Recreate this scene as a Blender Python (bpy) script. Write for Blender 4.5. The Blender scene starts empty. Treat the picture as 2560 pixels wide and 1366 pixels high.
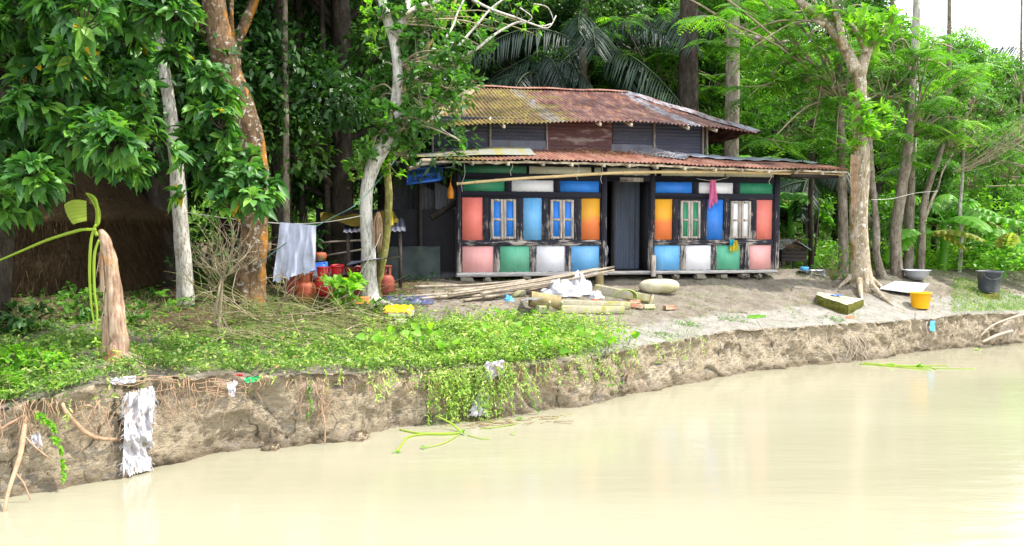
import bpy, math, random
import numpy as np
from mathutils import Vector, Matrix, noise as mnoise
sc = bpy.context.scene
COL = sc.collection
PI = math.pi
# ------------------------------------------------------------------ camera
FPX, CX, CY, HOR = 1900.0, 1280.0, 683.0, 575.0
CAMZ = 2.5
PITCH = math.atan((CY - HOR) / FPX)
cd = bpy.data.cameras.new('camera')
cam = bpy.data.objects.new('camera', cd); COL.objects.link(cam)
cam.location = (0, 0, CAMZ)
cam.rotation_euler = (PI / 2 - PITCH, 0, 0)
cd.sensor_width = 36; cd.lens = FPX / 2560 * 36
cd.clip_start = 0.1; cd.clip_end = 3000
sc.camera = cam
# ------------------------------------------------------------------ light
SUN_EL, SUN_AZ = math.radians(60), math.radians(2)     # azimuth measured from +X towards +Y
w = bpy.data.worlds.new('World'); sc.world = w; w.use_nodes = True
nt = w.node_tree; nt.nodes.clear()
out = nt.nodes.new('ShaderNodeOutputWorld'); bg = nt.nodes.new('ShaderNodeBackground')
sky = nt.nodes.new('ShaderNodeTexSky'); sky.sky_type = 'NISHITA'; sky.sun_disc = False
sky.sun_elevation = SUN_EL; sky.sun_rotation = PI / 2 - SUN_AZ
sky.air_density = 1.0; sky.dust_density = 3.0; sky.ozone_density = 1.0
bg.inputs['Strength'].default_value = 0.15
tc = nt.nodes.new('ShaderNodeTexCoord'); nz = nt.nodes.new('ShaderNodeTexNoise')
nz.inputs['Scale'].default_value = 2.2; nz.inputs['Detail'].default_value = 7; nz.inputs['Roughness'].default_value = 0.55
rp = nt.nodes.new('ShaderNodeValToRGB'); rp.color_ramp.elements[0].position = 0.36; rp.color_ramp.elements[1].position = 0.56
mx = nt.nodes.new('ShaderNodeMix'); mx.data_type = 'RGBA'
mx.inputs['B'].default_value = (10.5, 10.8, 11.2, 1)
nt.links.new(tc.outputs['Generated'], nz.inputs['Vector']); nt.links.new(nz.outputs['Fac'], rp.inputs['Fac'])
nt.links.new(rp.outputs['Color'], mx.inputs['Factor']); nt.links.new(sky.outputs['Color'], mx.inputs['A'])
nt.links.new(mx.outputs['Result'], bg.inputs['Color']); nt.links.new(bg.outputs['Background'], out.inputs['Surface'])
sd = bpy.data.lights.new('sun', 'SUN'); sun = bpy.data.objects.new('sun', sd); COL.objects.link(sun)
sd.energy = 3.9; sd.angle = math.radians(0.53); sd.color = (1.0, 0.95, 0.86)
sdir = Vector((math.cos(SUN_AZ) * math.cos(SUN_EL), math.sin(SUN_AZ) * math.cos(SUN_EL), math.sin(SUN_EL)))
sun.rotation_euler = sdir.to_track_quat('Z', 'Y').to_euler(); sun.location = (20, 0, 30)
sc.view_settings.view_transform = 'Standard'; sc.view_settings.look = 'None'
sc.view_settings.exposure = 1.05; sc.view_settings.gamma = 1.0; sc.view_settings.use_curve_mapping = False
sc.render.engine = 'CYCLES'
sc.cycles.max_bounces = 8; sc.cycles.diffuse_bounces = 4; sc.cycles.transmission_bounces = 4
sc.cycles.transparent_max_bounces = 6; sc.cycles.use_denoising = True; sc.cycles.caustics_reflective = False
sc.cycles.caustics_refractive = False; sc.cycles.sample_clamp_indirect = 6

# ------------------------------------------------------------------ pixel -> world
cp, sp_ = math.cos(PITCH), math.sin(PITCH)
def ray(px, py):
    u = (px - CX) / FPX; v = (CY - py) / FPX
    return Vector((u, cp + v * sp_, -sp_ + v * cp))
def P(px, py, Y):
    d = ray(px, py); return Vector((0, 0, CAMZ)) + d * (Y / d.y)
def Pz(px, py, z):
    d = ray(px, py); return Vector((0, 0, CAMZ)) + d * ((z - CAMZ) / d.z)
# ------------------------------------------------------------------ terrain
BA = math.radians(31.0); BU = (math.cos(BA), math.sin(BA)); BV = (-math.sin(BA), math.cos(BA))
FOOT = [(0,1243),(150,1222),(300,1190),(400,1162),(600,1128),(800,1108),(900,1094),(1000,1068),(1150,1052),(1300,1037),(1500,1003),(1700,962),(1900,925),(2100,906),(2300,880),(2560,857)]
TOP = [(0,1010),(100,985),(230,952),(400,932),(600,930),(800,926),(950,922),(1100,922),(1300,905),(1500,882),(1600,858),(1700,846),(1800,826),(1950,815),(2100,805),(2300,795),(2400,782),(2560,778)]
def touv(x, y): return x * BU[0] + y * BU[1], x * BV[0] + y * BV[1]
def toxy(u, v): return u * BU[0] + v * BV[0], u * BU[1] + v * BV[1]
_f = [Pz(px, py, 0.0) for px, py in FOOT]
_fu = np.array([touv(p.x, p.y)[0] for p in _f]); _fv = np.array([touv(p.x, p.y)[1] for p in _f])
def vfoot(u): return np.interp(u, _fu, _fv)
LEAN = 0.16
_tu, _tz = [], []
for px, py in TOP:
    d = ray(px, py); best = None
    for i in range(4000):
        s = 5 + i * 0.005; x, y = d.x * s, d.y * s; u, v = touv(x, y)
        if v - vfoot(u) - LEAN >= 0: best = (u, CAMZ + d.z * s); break
    _tu.append(best[0]); _tz.append(best[1])
_tu = np.array(_tu); _tz = np.array(_tz)
def ztop(u): return np.interp(u, _tu, _tz)
def sst(a, b, x):
    t = np.clip((x - a) / (b - a), 0, 1); return t * t * (3 - 2 * t)
HG = 1.47
def vnoise(x, y, z=0.0, oct=4):
    return mnoise.fractal(Vector((x, y, z)), 1.0, 2.0, oct)
def gz_base(x, y):
    u, v = touv(x, y); s = v - vfoot(u) - LEAN; zt = ztop(u)
    t = np.clip(s / np.interp(u, [7.0, 13.7], [5.0, 2.7]), 0, 1); f = 0.62 * t + 0.38 * t * t * (3 - 2 * t)
    return np.where(s > 0, zt + (HG - zt) * f, np.where(s > -LEAN, zt * (1 + s / LEAN), -0.3))
BUMPS = []   # (x, y, r, h) mounds
def gz(x, y, fine=True):
    z = float(gz_base(x, y))
    if fine:
        u, v = touv(x, y); s = float(v - vfoot(u) - LEAN)
        k = max(0.0, min(1.0, s / 0.5))
        z += k * (0.045 * vnoise(x * 0.8, y * 0.8) + 0.018 * vnoise(x * 4, y * 4, 3))
        for bx, by, br, bh in BUMPS:
            q = ((x - bx) ** 2 + (y - by) ** 2) / (br * br)
            if q < 4: z += bh * math.exp(-q * 1.6)
    return z
def G(px, py, dz=0.0):
    d = ray(px, py); s = 6.0; prev = 0
    while s < 80:
        x, y, z = d.x * s, d.y * s, CAMZ + d.z * s
        u, v = touv(x, y)
        if v - vfoot(u) - LEAN > 0 and gz(x, y) + dz >= z:
            for _ in range(12):
                m = s - 0.025; s2 = s - 0.05
                mid = (s2 + s) / 2
                x, y, z = d.x * mid, d.y * mid, CAMZ + d.z * mid
                if gz(x, y) + dz >= z: s = mid
                break
            x, y = d.x * s, d.y * s
            return Vector((x, y, gz(x, y) + dz))
        s += 0.05
    return Vector((d.x * s, d.y * s, HG))

# ------------------------------------------------------------------ object helpers
def tag(o, label=None, cat=None, group=None, kind=None):
    if label: o['label'] = label
    if cat: o['category'] = cat
    if group: o['group'] = group
    if kind: o['kind'] = kind
    return o
def thing(name, label, cat, loc=(0, 0, 0), rotz=0.0, group=None):
    o = bpy.data.objects.new(name, None); COL.objects.link(o)
    o.empty_display_size = 0.2
    o.location = loc; o.rotation_euler = (0, 0, rotz)
    return tag(o, label, cat, group, 'thing')
def wloc(o):
    v = Vector((0, 0, 0))
    while o is not None: v += Vector(o.location); o = o.parent
    return v
def copy_tree(o, parent=None):
    c = o.copy(); COL.objects.link(c)
    if parent: c.parent = parent
    for ch in list(o.children): copy_tree(ch, c)
    return c

class MB:
    def __init__(s): s.v = []; s.n = 0; s.q = []; s.t = []; s.r = []; s.qm = []; s.tm = []; s.polys = []
    def add(s, verts, quads=None, tris=None, rnd=0.5, m=0):
        verts = np.asarray(verts, dtype=np.float64).reshape(-1, 3); k = len(verts)
        s.v.append(verts)
        s.r.append(np.full(k, rnd) if np.isscalar(rnd) else np.asarray(rnd, dtype=float))
        if quads is not None and len(quads):
            q = np.asarray(quads, dtype=np.int64).reshape(-1, 4) + s.n; s.q.append(q); s.qm.append(np.full(len(q), m))
        if tris is not None and len(tris):
            q = np.asarray(tris, dtype=np.int64).reshape(-1, 3) + s.n; s.t.append(q); s.tm.append(np.full(len(q), m))
        s.n += k; return s
    def box(s, c, size, rz=0.0, rx=0.0, ry=0.0, bev=0.0, rnd=None, m=0, jit=0.0):
        hx, hy, hz = size[0] / 2, size[1] / 2, size[2] / 2
        b = min(bev, hx * .45, hy * .45, hz * .45)
        rnd = random.random() if rnd is None else rnd
        vs = []
        if b <= 0:
            vs = [(x, y, z) for z in (-hz, hz) for y in (-hy, hy) for x in (-hx, hx)]
            qs = [(0, 2, 3, 1), (4, 5, 7, 6), (0, 1, 5, 4), (2, 6, 7, 3), (0, 4, 6, 2), (1, 3, 7, 5)]; ts = []
        else:
            idx = {}; qs = []; ts = []
            def vid(sx, sy, sz, ax):
                k = (sx, sy, sz, ax)
                if k not in idx:
                    p = [sx * (hx - b), sy * (hy - b), sz * (hz - b)]
                    p[ax] = (sx * hx, sy * hy, sz * hz)[ax]
                    idx[k] = len(vs); vs.append(tuple(p))
                return idx[k]
            S = (-1, 1)
            for a in S:
                qs.append((vid(a,-1,-1,0), vid(a,1,-1,0), vid(a,1,1,0), vid(a,-1,1,0)))
                qs.append((vid(-1,a,-1,1), vid(1,a,-1,1), vid(1,a,1,1), vid(-1,a,1,1)))
                qs.append((vid(-1,-1,a,2), vid(1,-1,a,2), vid(1,1,a,2), vid(-1,1,a,2)))
                for c2 in S:
                    qs.append((vid(a,c2,-1,0), vid(a,c2,1,0), vid(a,c2,1,1), vid(a,c2,-1,1)))
                    qs.append((vid(a,-1,c2,0), vid(a,1,c2,0), vid(a,1,c2,2), vid(a,-1,c2,2)))
                    qs.append((vid(-1,a,c2,1), vid(1,a,c2,1), vid(1,a,c2,2), vid(-1,a,c2,2)))
                    for d2 in S: ts.append((vid(a,c2,d2,0), vid(a,c2,d2,1), vid(a,c2,d2,2)))
        M = Matrix.Translation(Vector(c)) @ Matrix.Rotation(rz, 4, 'Z') @ Matrix.Rotation(ry, 4, 'Y') @ Matrix.Rotation(rx, 4, 'X')
        vv = [M @ (Vector(v) + Vector([random.uniform(-jit, jit) for _ in range(3)])) for v in vs]
        return s.add([tuple(v) for v in vv], qs, ts, rnd, m)
    def bar(s, a, b, w, h, up=(0, 0, 1), rnd=None, m=0, bev=0.0):
        """box from a to b with cross-section w (sideways) x h (along up)"""
        a = Vector(a); b = Vector(b); d = (b - a); L = d.length; d.normalize()
        upv = Vector(up); x = d.cross(upv)
        if x.length < 1e-4: x = d.cross(Vector((1, 0, 0)))
        x.normalize(); z = x.cross(d)
        R = Matrix((x, d, z)).transposed()
        k = MB(); k.box((0, 0, 0), (w, L, h), bev=bev, rnd=rnd if rnd is not None else random.random(), m=m)
        vv = np.concatenate(k.v); Rn = np.array(R); vv = vv @ Rn.T + np.array((a + b) / 2)
        s.add(vv, np.concatenate(k.q) if k.q else None, np.concatenate(k.t) if k.t else None, k.r[0][0], m); return s
    def tube(s, pts, radii, sides=8, cap=True, rnd=0.5, m=0, smooth=3, rough=0.0, seed=0.0):
        pts = [Vector(p) for p in pts]
        if np.isscalar(radii): radii = [radii] * len(pts)
        if smooth > 1 and len(pts) > 2: pts, radii = crom(pts, radii, smooth)
        n = len(pts); tang = []
        for i in range(n):
            t = (pts[min(i + 1, n - 1)] - pts[max(i - 1, 0)])
            tang.append(t.normalized() if t.length > 1e-9 else Vector((0, 0, 1)))
        nrm = tang[0].orthogonal().normalized()
        vs = []; qs = []
        for i in range(n):
            nrm = (nrm - tang[i] * nrm.dot(tang[i]))
            nrm = nrm.normalized() if nrm.length > 1e-6 else tang[i].orthogonal().normalized()
            bi = tang[i].cross(nrm)
            for k in range(sides):
                a = 2 * PI * k / sides
                r = radii[i]
                if rough: r *= 1 + rough * mnoise.noise(Vector((math.cos(a) * 1.3 + seed, math.sin(a) * 1.3, i * 0.35)))
                vs.append(tuple(pts[i] + nrm * (math.cos(a) * r) + bi * (math.sin(a) * r)))
        for i in range(n - 1):
            for k in range(sides):
                k2 = (k + 1) % sides
                qs.append((i * sides + k, i * sides + k2, (i + 1) * sides + k2, (i + 1) * sides + k))
        ts = []
        if cap:
            vs.append(tuple(pts[0])); vs.append(tuple(pts[-1])); c0 = len(vs) - 2
            for k in range(sides):
                k2 = (k + 1) % sides
                ts.append((c0, k2, k)); ts.append((c0 + 1, (n - 1) * sides + k, (n - 1) * sides + k2))
        return s.add(vs, qs, ts, rnd, m)
    def lathe(s, c, prof, sides=24, rnd=0.5, m=0, sx=1.0, sy=1.0):
        vs = []; qs = []
        for r, z in prof:
            for k in range(sides):
                a = 2 * PI * k / sides; vs.append((c[0] + math.cos(a) * r * sx, c[1] + math.sin(a) * r * sy, c[2] + z))
        for i in range(len(prof) - 1):
            for k in range(sides):
                k2 = (k + 1) % sides; qs.append((i * sides + k, i * sides + k2, (i + 1) * sides + k2, (i + 1) * sides + k))
        return s.add(vs, qs, None, rnd, m)
    def grid(s, fn, nu, nv, rnd=0.5, m=0):
        """fn(i/nu, j/nv) -> point"""
        vs = [tuple(fn(i / nu, j / nv)) for j in range(nv + 1) for i in range(nu + 1)]
        qs = [(j * (nu + 1) + i, j * (nu + 1) + i + 1, (j + 1) * (nu + 1) + i + 1, (j + 1) * (nu + 1) + i) for j in range(nv) for i in range(nu)]
        return s.add(vs, qs, None, rnd, m)
    def leaves(s, Pn, D, N, L, W, kind='rhomb', droop=0.0, rnd=None, fold=0.18, m=0):
        Pn = np.asarray(Pn, float); n = len(Pn)
        if n == 0: return s
        D = np.asarray(D, float); D = D / (np.linalg.norm(D, axis=1, keepdims=True) + 1e-9)
        N = np.asarray(N, float); S = np.cross(D, N); S /= (np.linalg.norm(S, axis=1, keepdims=True) + 1e-9); N = np.cross(S, D)
        L = np.broadcast_to(np.asarray(L, float), (n,))[:, None]; W = np.broadcast_to(np.asarray(W, float), (n,))[:, None]
        rnd = np.random.rand(n) if rnd is None else np.broadcast_to(rnd, (n,))
        Z = np.array([0, 0, 1.0])
        if kind == 'rhomb':
            mid = Pn + D * L * .45 - Z * droop * L * .2
            V = np.stack([Pn, mid + S * W / 2 + N * W * fold, Pn + D * L - Z * droop * L, mid - S * W / 2 + N * W * fold], 1)
            F = np.array([[0, 1, 2, 3]]); k = 4
        else:
            ts = [0, .2, .48, .78, 1.0]; ws = {'leaf': [.07, .62, 1, .66, 0.03], 'blade': [.6, 1, .8, .5, .05], 'obov': [.06, .4, .85, 1, 0.1], 'heart': [.5, 1.0, .85, .45, .03]}[kind]
            rows = []
            for t, ww in zip(ts, ws):
                c = Pn + D * L * t - Z * droop * L * t * t
                rows += [c + S * W / 2 * ww + N * W * fold * ww, c, c - S * W / 2 * ww + N * W * fold * ww]
            V = np.stack(rows, 1); k = 15
            F = np.array([[r * 3 + j, r * 3 + j + 1, r * 3 + j + 4, r * 3 + j + 3] for r in range(4) for j in range(2)])
        q = (np.arange(n)[:, None, None] * k + F[None]).reshape(-1, 4)
        return s.add(V.reshape(-1, 3), q, None, np.repeat(rnd, k), m)
    def build(s, name, mats, parent=None, loc=None, smooth=True, world=True, auto=None):
        if not isinstance(mats, (list, tuple)): mats = [mats]
        V = np.concatenate(s.v) if s.v else np.zeros((0, 3))
        off = Vector((0, 0, 0))
        if parent is not None and world: off = wloc(parent)
        elif loc is not None: off = Vector(loc)
        V = V - np.array(off) if (world or loc is not None) else V
        me = bpy.data.meshes.new(name)
        Q = np.concatenate(s.q) if s.q else np.zeros((0, 4), int); T = np.concatenate(s.t) if s.t else np.zeros((0, 3), int)
        me.vertices.add(len(V)); me.vertices.foreach_set('co', V.ravel().astype(np.float32))
        li = np.concatenate([Q.ravel(), T.ravel()]).astype(np.int32)
        me.loops.add(len(li)); me.loops.foreach_set('vertex_index', li)
        st = np.concatenate([np.arange(len(Q)) * 4, len(Q) * 4 + np.arange(len(T)) * 3]).astype(np.int32)
        me.polygons.add(len(st)); me.polygons.foreach_set('loop_start', st)
        mi = np.concatenate(s.qm + s.tm).astype(np.int32) if (s.qm or s.tm) else np.zeros(0, np.int32)
        me.polygons.foreach_set('material_index', mi)
        if smooth: me.polygons.foreach_set('use_smooth', np.ones(len(st), bool))
        at = me.attributes.new('rnd', 'FLOAT', 'POINT'); at.data.foreach_set('value', np.concatenate(s.r).astype(np.float32))
        for mt in mats: me.materials.append(mt)
        me.update(calc_edges=True)
        o = bpy.data.objects.new(name, me); COL.objects.link(o)
        if parent is not None: o.parent = parent
        elif loc is not None: o.location = loc
        if auto:
            try:
                me.set_sharp_from_angle(angle=math.radians(auto))
            except Exception: pass
        return o

def crom(pts, rad, k):
    op, orr = [], []; n = len(pts)
    for i in range(n - 1):
        p0, p1, p2, p3 = pts[max(i - 1, 0)], pts[i], pts[i + 1], pts[min(i + 2, n - 1)]
        for j in range(k):
            t = j / k; t2, t3 = t * t, t * t * t
            op.append(0.5 * ((2 * p1) + (p2 - p0) * t + (2 * p0 - 5 * p1 + 4 * p2 - p3) * t2 + (3 * p1 - p0 - 3 * p2 + p3) * t3))
            orr.append(rad[i] * (1 - t) + rad[i + 1] * t)
    op.append(pts[-1]); orr.append(rad[-1]); return op, orr
def rdir(n, rng, zb=0.0, zs=1.0):
    d = rng.normal(size=(n, 3)); d[:, 2] = d[:, 2] * zs + zb
    return d / np.linalg.norm(d, axis=1, keepdims=True)

# ------------------------------------------------------------------ materials
def NM(name):
    m = bpy.data.materials.new(name); m.use_nodes = True; t = m.node_tree; t.nodes.clear()
    return m, t
def nd(t, ty, **kw):
    n = t.nodes.new(ty)
    for k, v in kw.items():
        if k.startswith('i_'): n.inputs[k[2:].replace('_', ' ')].default_value = v
        else: setattr(n, k, v)
    return n
def coords(t, scale=(1, 1, 1), kind='Object', rot=(0, 0, 0)):
    c = nd(t, 'ShaderNodeTexCoord'); mp = nd(t, 'ShaderNodeMapping'); mp.inputs['Scale'].default_value = scale; mp.inputs['Rotation'].default_value = rot
    t.links.new(c.outputs[kind], mp.inputs['Vector']); return mp.outputs['Vector']
def noise_(t, vec, scale, detail=5, rough=0.6, dist=0.0):
    n = nd(t, 'ShaderNodeTexNoise'); n.inputs['Scale'].default_value = scale; n.inputs['Detail'].default_value = detail
    n.inputs['Roughness'].default_value = rough; n.inputs['Distortion'].default_value = dist
    t.links.new(vec, n.inputs['Vector']); return n.outputs['Fac']
def ramp(t, fac, stops, interp='LINEAR'):
    r = nd(t, 'ShaderNodeValToRGB'); cr = r.color_ramp; cr.interpolation = interp
    while len(cr.elements) < len(stops): cr.elements.new(0.5)
    for e, (p, c) in zip(cr.elements, stops):
        e.position = p; e.color = (c, c, c, 1) if np.isscalar(c) else (*c, 1)
    t.links.new(fac, r.inputs['Fac']); return r.outputs['Color']
def mixc(t, fac, a, b, mode='MIX'):
    m = nd(t, 'ShaderNodeMix'); m.data_type = 'RGBA'; m.blend_type = mode
    for key, v in (('Factor', fac), ('A', a), ('B', b)):
        if hasattr(v, 'links') or hasattr(v, 'is_linked'): t.links.new(v, m.inputs[key])
        elif key == 'Factor': m.inputs[key].default_value = v
        else: m.inputs[key].default_value = (*v, 1)
    return m.outputs['Result']
def finish(t, color, rough=0.7, spec=0.3, bump=None, bstr=0.3, bdist=0.02, metal=0.0, transl=0.0, tcol=None, coat=0.0):
    p = nd(t, 'ShaderNodeBsdfPrincipled'); o = nd(t, 'ShaderNodeOutputMaterial')
    if hasattr(color, 'is_linked'): t.links.new(color, p.inputs['Base Color'])
    else: p.inputs['Base Color'].default_value = (*color, 1)
    if hasattr(rough, 'is_linked'): t.links.new(rough, p.inputs['Roughness'])
    else: p.inputs['Roughness'].default_value = rough
    p.inputs['Specular IOR Level'].default_value = spec; p.inputs['Metallic'].default_value = metal
    p.inputs['Coat Weight'].default_value = coat
    if bump is not None:
        b = nd(t, 'ShaderNodeBump'); b.inputs['Strength'].default_value = bstr; b.inputs['Distance'].default_value = bdist
        t.links.new(bump, b.inputs['Height']); t.links.new(b.outputs['Normal'], p.inputs['Normal'])
    if transl > 0:
        tr = nd(t, 'ShaderNodeBsdfTranslucent')
        if tcol is None: tcol = color
        if hasattr(tcol, 'is_linked'): t.links.new(tcol, tr.inputs['Color'])
        else: tr.inputs['Color'].default_value = (*tcol, 1)
        ms = nd(t, 'ShaderNodeMixShader'); ms.inputs['Fac'].default_value = transl
        t.links.new(p.outputs['BSDF'], ms.inputs[1]); t.links.new(tr.outputs['BSDF'], ms.inputs[2]); t.links.new(ms.outputs['Shader'], o.inputs['Surface'])
    else: t.links.new(p.outputs['BSDF'], o.inputs['Surface'])
def attr(t, name='rnd'):
    a = nd(t, 'ShaderNodeAttribute'); a.attribute_name = name; return a.outputs['Fac']
def leafmat(name, cols, transl=0.35, tmul=(1.6, 1.9, 0.8), rough=0.45, spec=0.35, big=0.35):
    m, t = NM(name); a = attr(t)
    c = ramp(t, a, cols)
    n = noise_(t, coords(t), big, 2)
    c = mixc(t, ramp(t, n, [(0.35, 0.0), (0.65, 1.0)]), mixc(t, 1.0, c, (0.72, 0.8, 0.8), 'MULTIPLY'), c)
    tc_ = mixc(t, 1.0, c, tmul, 'MULTIPLY')
    finish(t, c, rough, spec, transl=transl, tcol=tc_); return m
def plain(name, col, rough=0.6, spec=0.3, var=0.25, scale=6, bump=0.15, metal=0.0, transl=0.0, dirt=None, dscale=3.0, coat=0.0):
    m, t = NM(name); v = coords(t); n = noise_(t, v, scale, 6)
    lo = tuple(c * (1 - var) for c in col); hi = tuple(min(1, c * (1 + var * .6)) for c in col)
    c = ramp(t, n, [(0.3, lo), (0.7, hi)])
    if dirt:
        c = mixc(t, ramp(t, noise_(t, v, dscale, 8, .7), [(0.48, 0.0), (0.66, 1.0)]), c, dirt)
    finish(t, c, rough, spec, bump=n, bstr=bump, bdist=0.01, metal=metal, transl=transl, coat=coat); return m
M = {}
def bark(name, base, light, dark, blotch, bl=(0.5, 0.6), scale=1.0, side=None):
    m, t = NM(name); v = coords(t, (1, 1, 0.45))
    n1 = noise_(t, v, 7 * scale, 8, .7); n2 = noise_(t, coords(t), 12 * scale, 5, .6, .5); n3 = noise_(t, coords(t, (1, 1, .2)), 40 * scale, 4)
    c = ramp(t, n1, [(0.3, dark), (0.5, base), (0.72, light)])
    c = mixc(t, ramp(t, n2, [(bl[0], 0.0), (bl[1], 1.0)]), c, blotch)
    c = mixc(t, ramp(t, n3, [(0.3, 1.0), (0.5, 0.0)]), c, dark)
    if side:   # second colour on one flank of the trunk (normal X)
        g = nd(t, 'ShaderNodeNewGeometry'); sx = nd(t, 'ShaderNodeSeparateXYZ'); t.links.new(g.outputs['Normal'], sx.inputs[0])
        ad = nd(t, 'ShaderNodeMath', operation='MULTIPLY_ADD'); ad.inputs[1].default_value = side[1]; t.links.new(sx.outputs['X'], ad.inputs[0]); t.links.new(noise_(t, coords(t), 2.5, 5), ad.inputs[2])
        c = mixc(t, ramp(t, ad.outputs[0], [(side[2], 0.0), (side[2] + .12, 1.0)]), c, side[0])
        c = mixc(t, ramp(t, n2, [(bl[0] + .05, 0.0), (bl[1] + .04, 1.0)]), c, blotch)
    finish(t, c, 0.85, 0.15, bump=n1, bstr=0.6, bdist=0.02); return m
M['bark_white'] = bark('bark_white', (.42, .40, .36), (.62, .60, .56), (.13, .11, .08), (.16, .12, .07), (.60, .70))
M['bark_orange'] = bark('bark_orange', (.12, .075, .04), (.22, .14, .08), (.035, .025, .018), (.36, .33, .28), (.55, .64), side=((.30, .13, .02), 0.35, 0.80))
M['bark_curved'] = bark('bark_curved', (.50, .48, .45), (.62, .60, .56), (.15, .13, .1), (.22, .17, .10), (.62, .74))
M['bark_vine'] = bark('bark_vine', (.20, .19, .05), (.32, .3, .12), (.08, .07, .03), (.45, .42, .3), (.62, .7))
M['bark_mossy'] = bark('bark_mossy', (.33, .27, .19), (.48, .43, .36), (.12, .09, .05), (.60, .58, .54), (.56, .66), side=((.20, .13, .03), -0.35, 0.80))
M['bark_grey'] = bark('bark_grey', (.20, .17, .13), (.34, .31, .27), (.07, .055, .04), (.42, .4, .36), (.62, .72))
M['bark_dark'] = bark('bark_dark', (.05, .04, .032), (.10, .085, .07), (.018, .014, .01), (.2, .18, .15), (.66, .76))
M['root'] = plain('root', (.38, .25, .16), .8, .2, .4, 14, .3)
M['root_pale'] = plain('root_pale', (.38, .32, .25), .8, .2, .3, 14, .3)
M['twig'] = plain('twig', (.30, .25, .17), .8, .2, .4, 12, .2)
M['twig_green'] = plain('twig_green', (.24, .24, .10), .8, .2, .4, 12, .2)
M['big_leaf'] = leafmat('big_leaf', [(0.0, (.025, .08, .025)), (.45, (.055, .16, .035)), (.8, (.12, .28, .04)), (.955, (.22, .40, .06)), (.97, (.55, .32, .01)), (1.0, (.6, .36, .02))], .3, rough=.42, spec=.3)
M['fig_leaf'] = leafmat('fig_leaf', [(0, (.035, .10, .025)), (.6, (.07, .19, .03)), (1, (.16, .34, .04))], .4, rough=.35, spec=.4)
M['bright_leaf'] = leafmat('bright_leaf', [(0, (.10, .26, .02)), (.6, (.2, .42, .03)), (.96, (.32, .52, .04)), (1, (.6, .42, .03))], .45)
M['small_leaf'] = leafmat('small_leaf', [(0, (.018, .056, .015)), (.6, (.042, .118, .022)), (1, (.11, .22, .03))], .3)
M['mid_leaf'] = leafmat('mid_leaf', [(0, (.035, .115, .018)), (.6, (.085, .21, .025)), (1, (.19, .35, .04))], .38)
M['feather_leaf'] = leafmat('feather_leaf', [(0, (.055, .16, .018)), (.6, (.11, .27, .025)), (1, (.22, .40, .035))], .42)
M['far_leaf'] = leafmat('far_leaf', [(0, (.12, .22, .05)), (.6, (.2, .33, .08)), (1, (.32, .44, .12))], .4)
M['palm_leaf'] = leafmat('palm_leaf', [(0, (.010, .026, .02)), (.7, (.022, .05, .03)), (.93, (.05, .08, .03)), (1, (.26, .18, .07))], .2, rough=.5, spec=.3)
M['banana_leaf'] = leafmat('banana_leaf', [(0, (.10, .27, .03)), (.7, (.2, .42, .05)), (.95, (.30, .48, .08)), (1, (.36, .22, .09))], .5, rough=.38)
M['banana_fresh'] = leafmat('banana_fresh', [(0, (.36, .48, .05)), (1, (.46, .56, .09))], .5, rough=.4, tmul=(1.5, 1.5, .8))
M['weed'] = leafmat('weed', [(0, (.07, .15, .03)), (.5, (.15, .27, .05)), (.8, (.28, .40, .09)), (.93, (.44, .50, .2)), (1, (.42, .32, .15))], .38)
M['lime_weed'] = leafmat('lime_weed', [(0, (.16, .33, .04)), (.5, (.32, .48, .06)), (.8, (.52, .60, .15)), (.93, (.68, .66, .30)), (1, (.45, .24, .10))], .38)
M['dry_leaf'] = leafmat('dry_leaf', [(0, (.16, .08, .035)), (.6, (.32, .19, .08)), (1, (.5, .32, .16))], .15, tmul=(1.1, 1, .8))
M['straw'] = plain('straw', (.05, .033, .017), .9, .1, .5, 20, .4)
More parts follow.
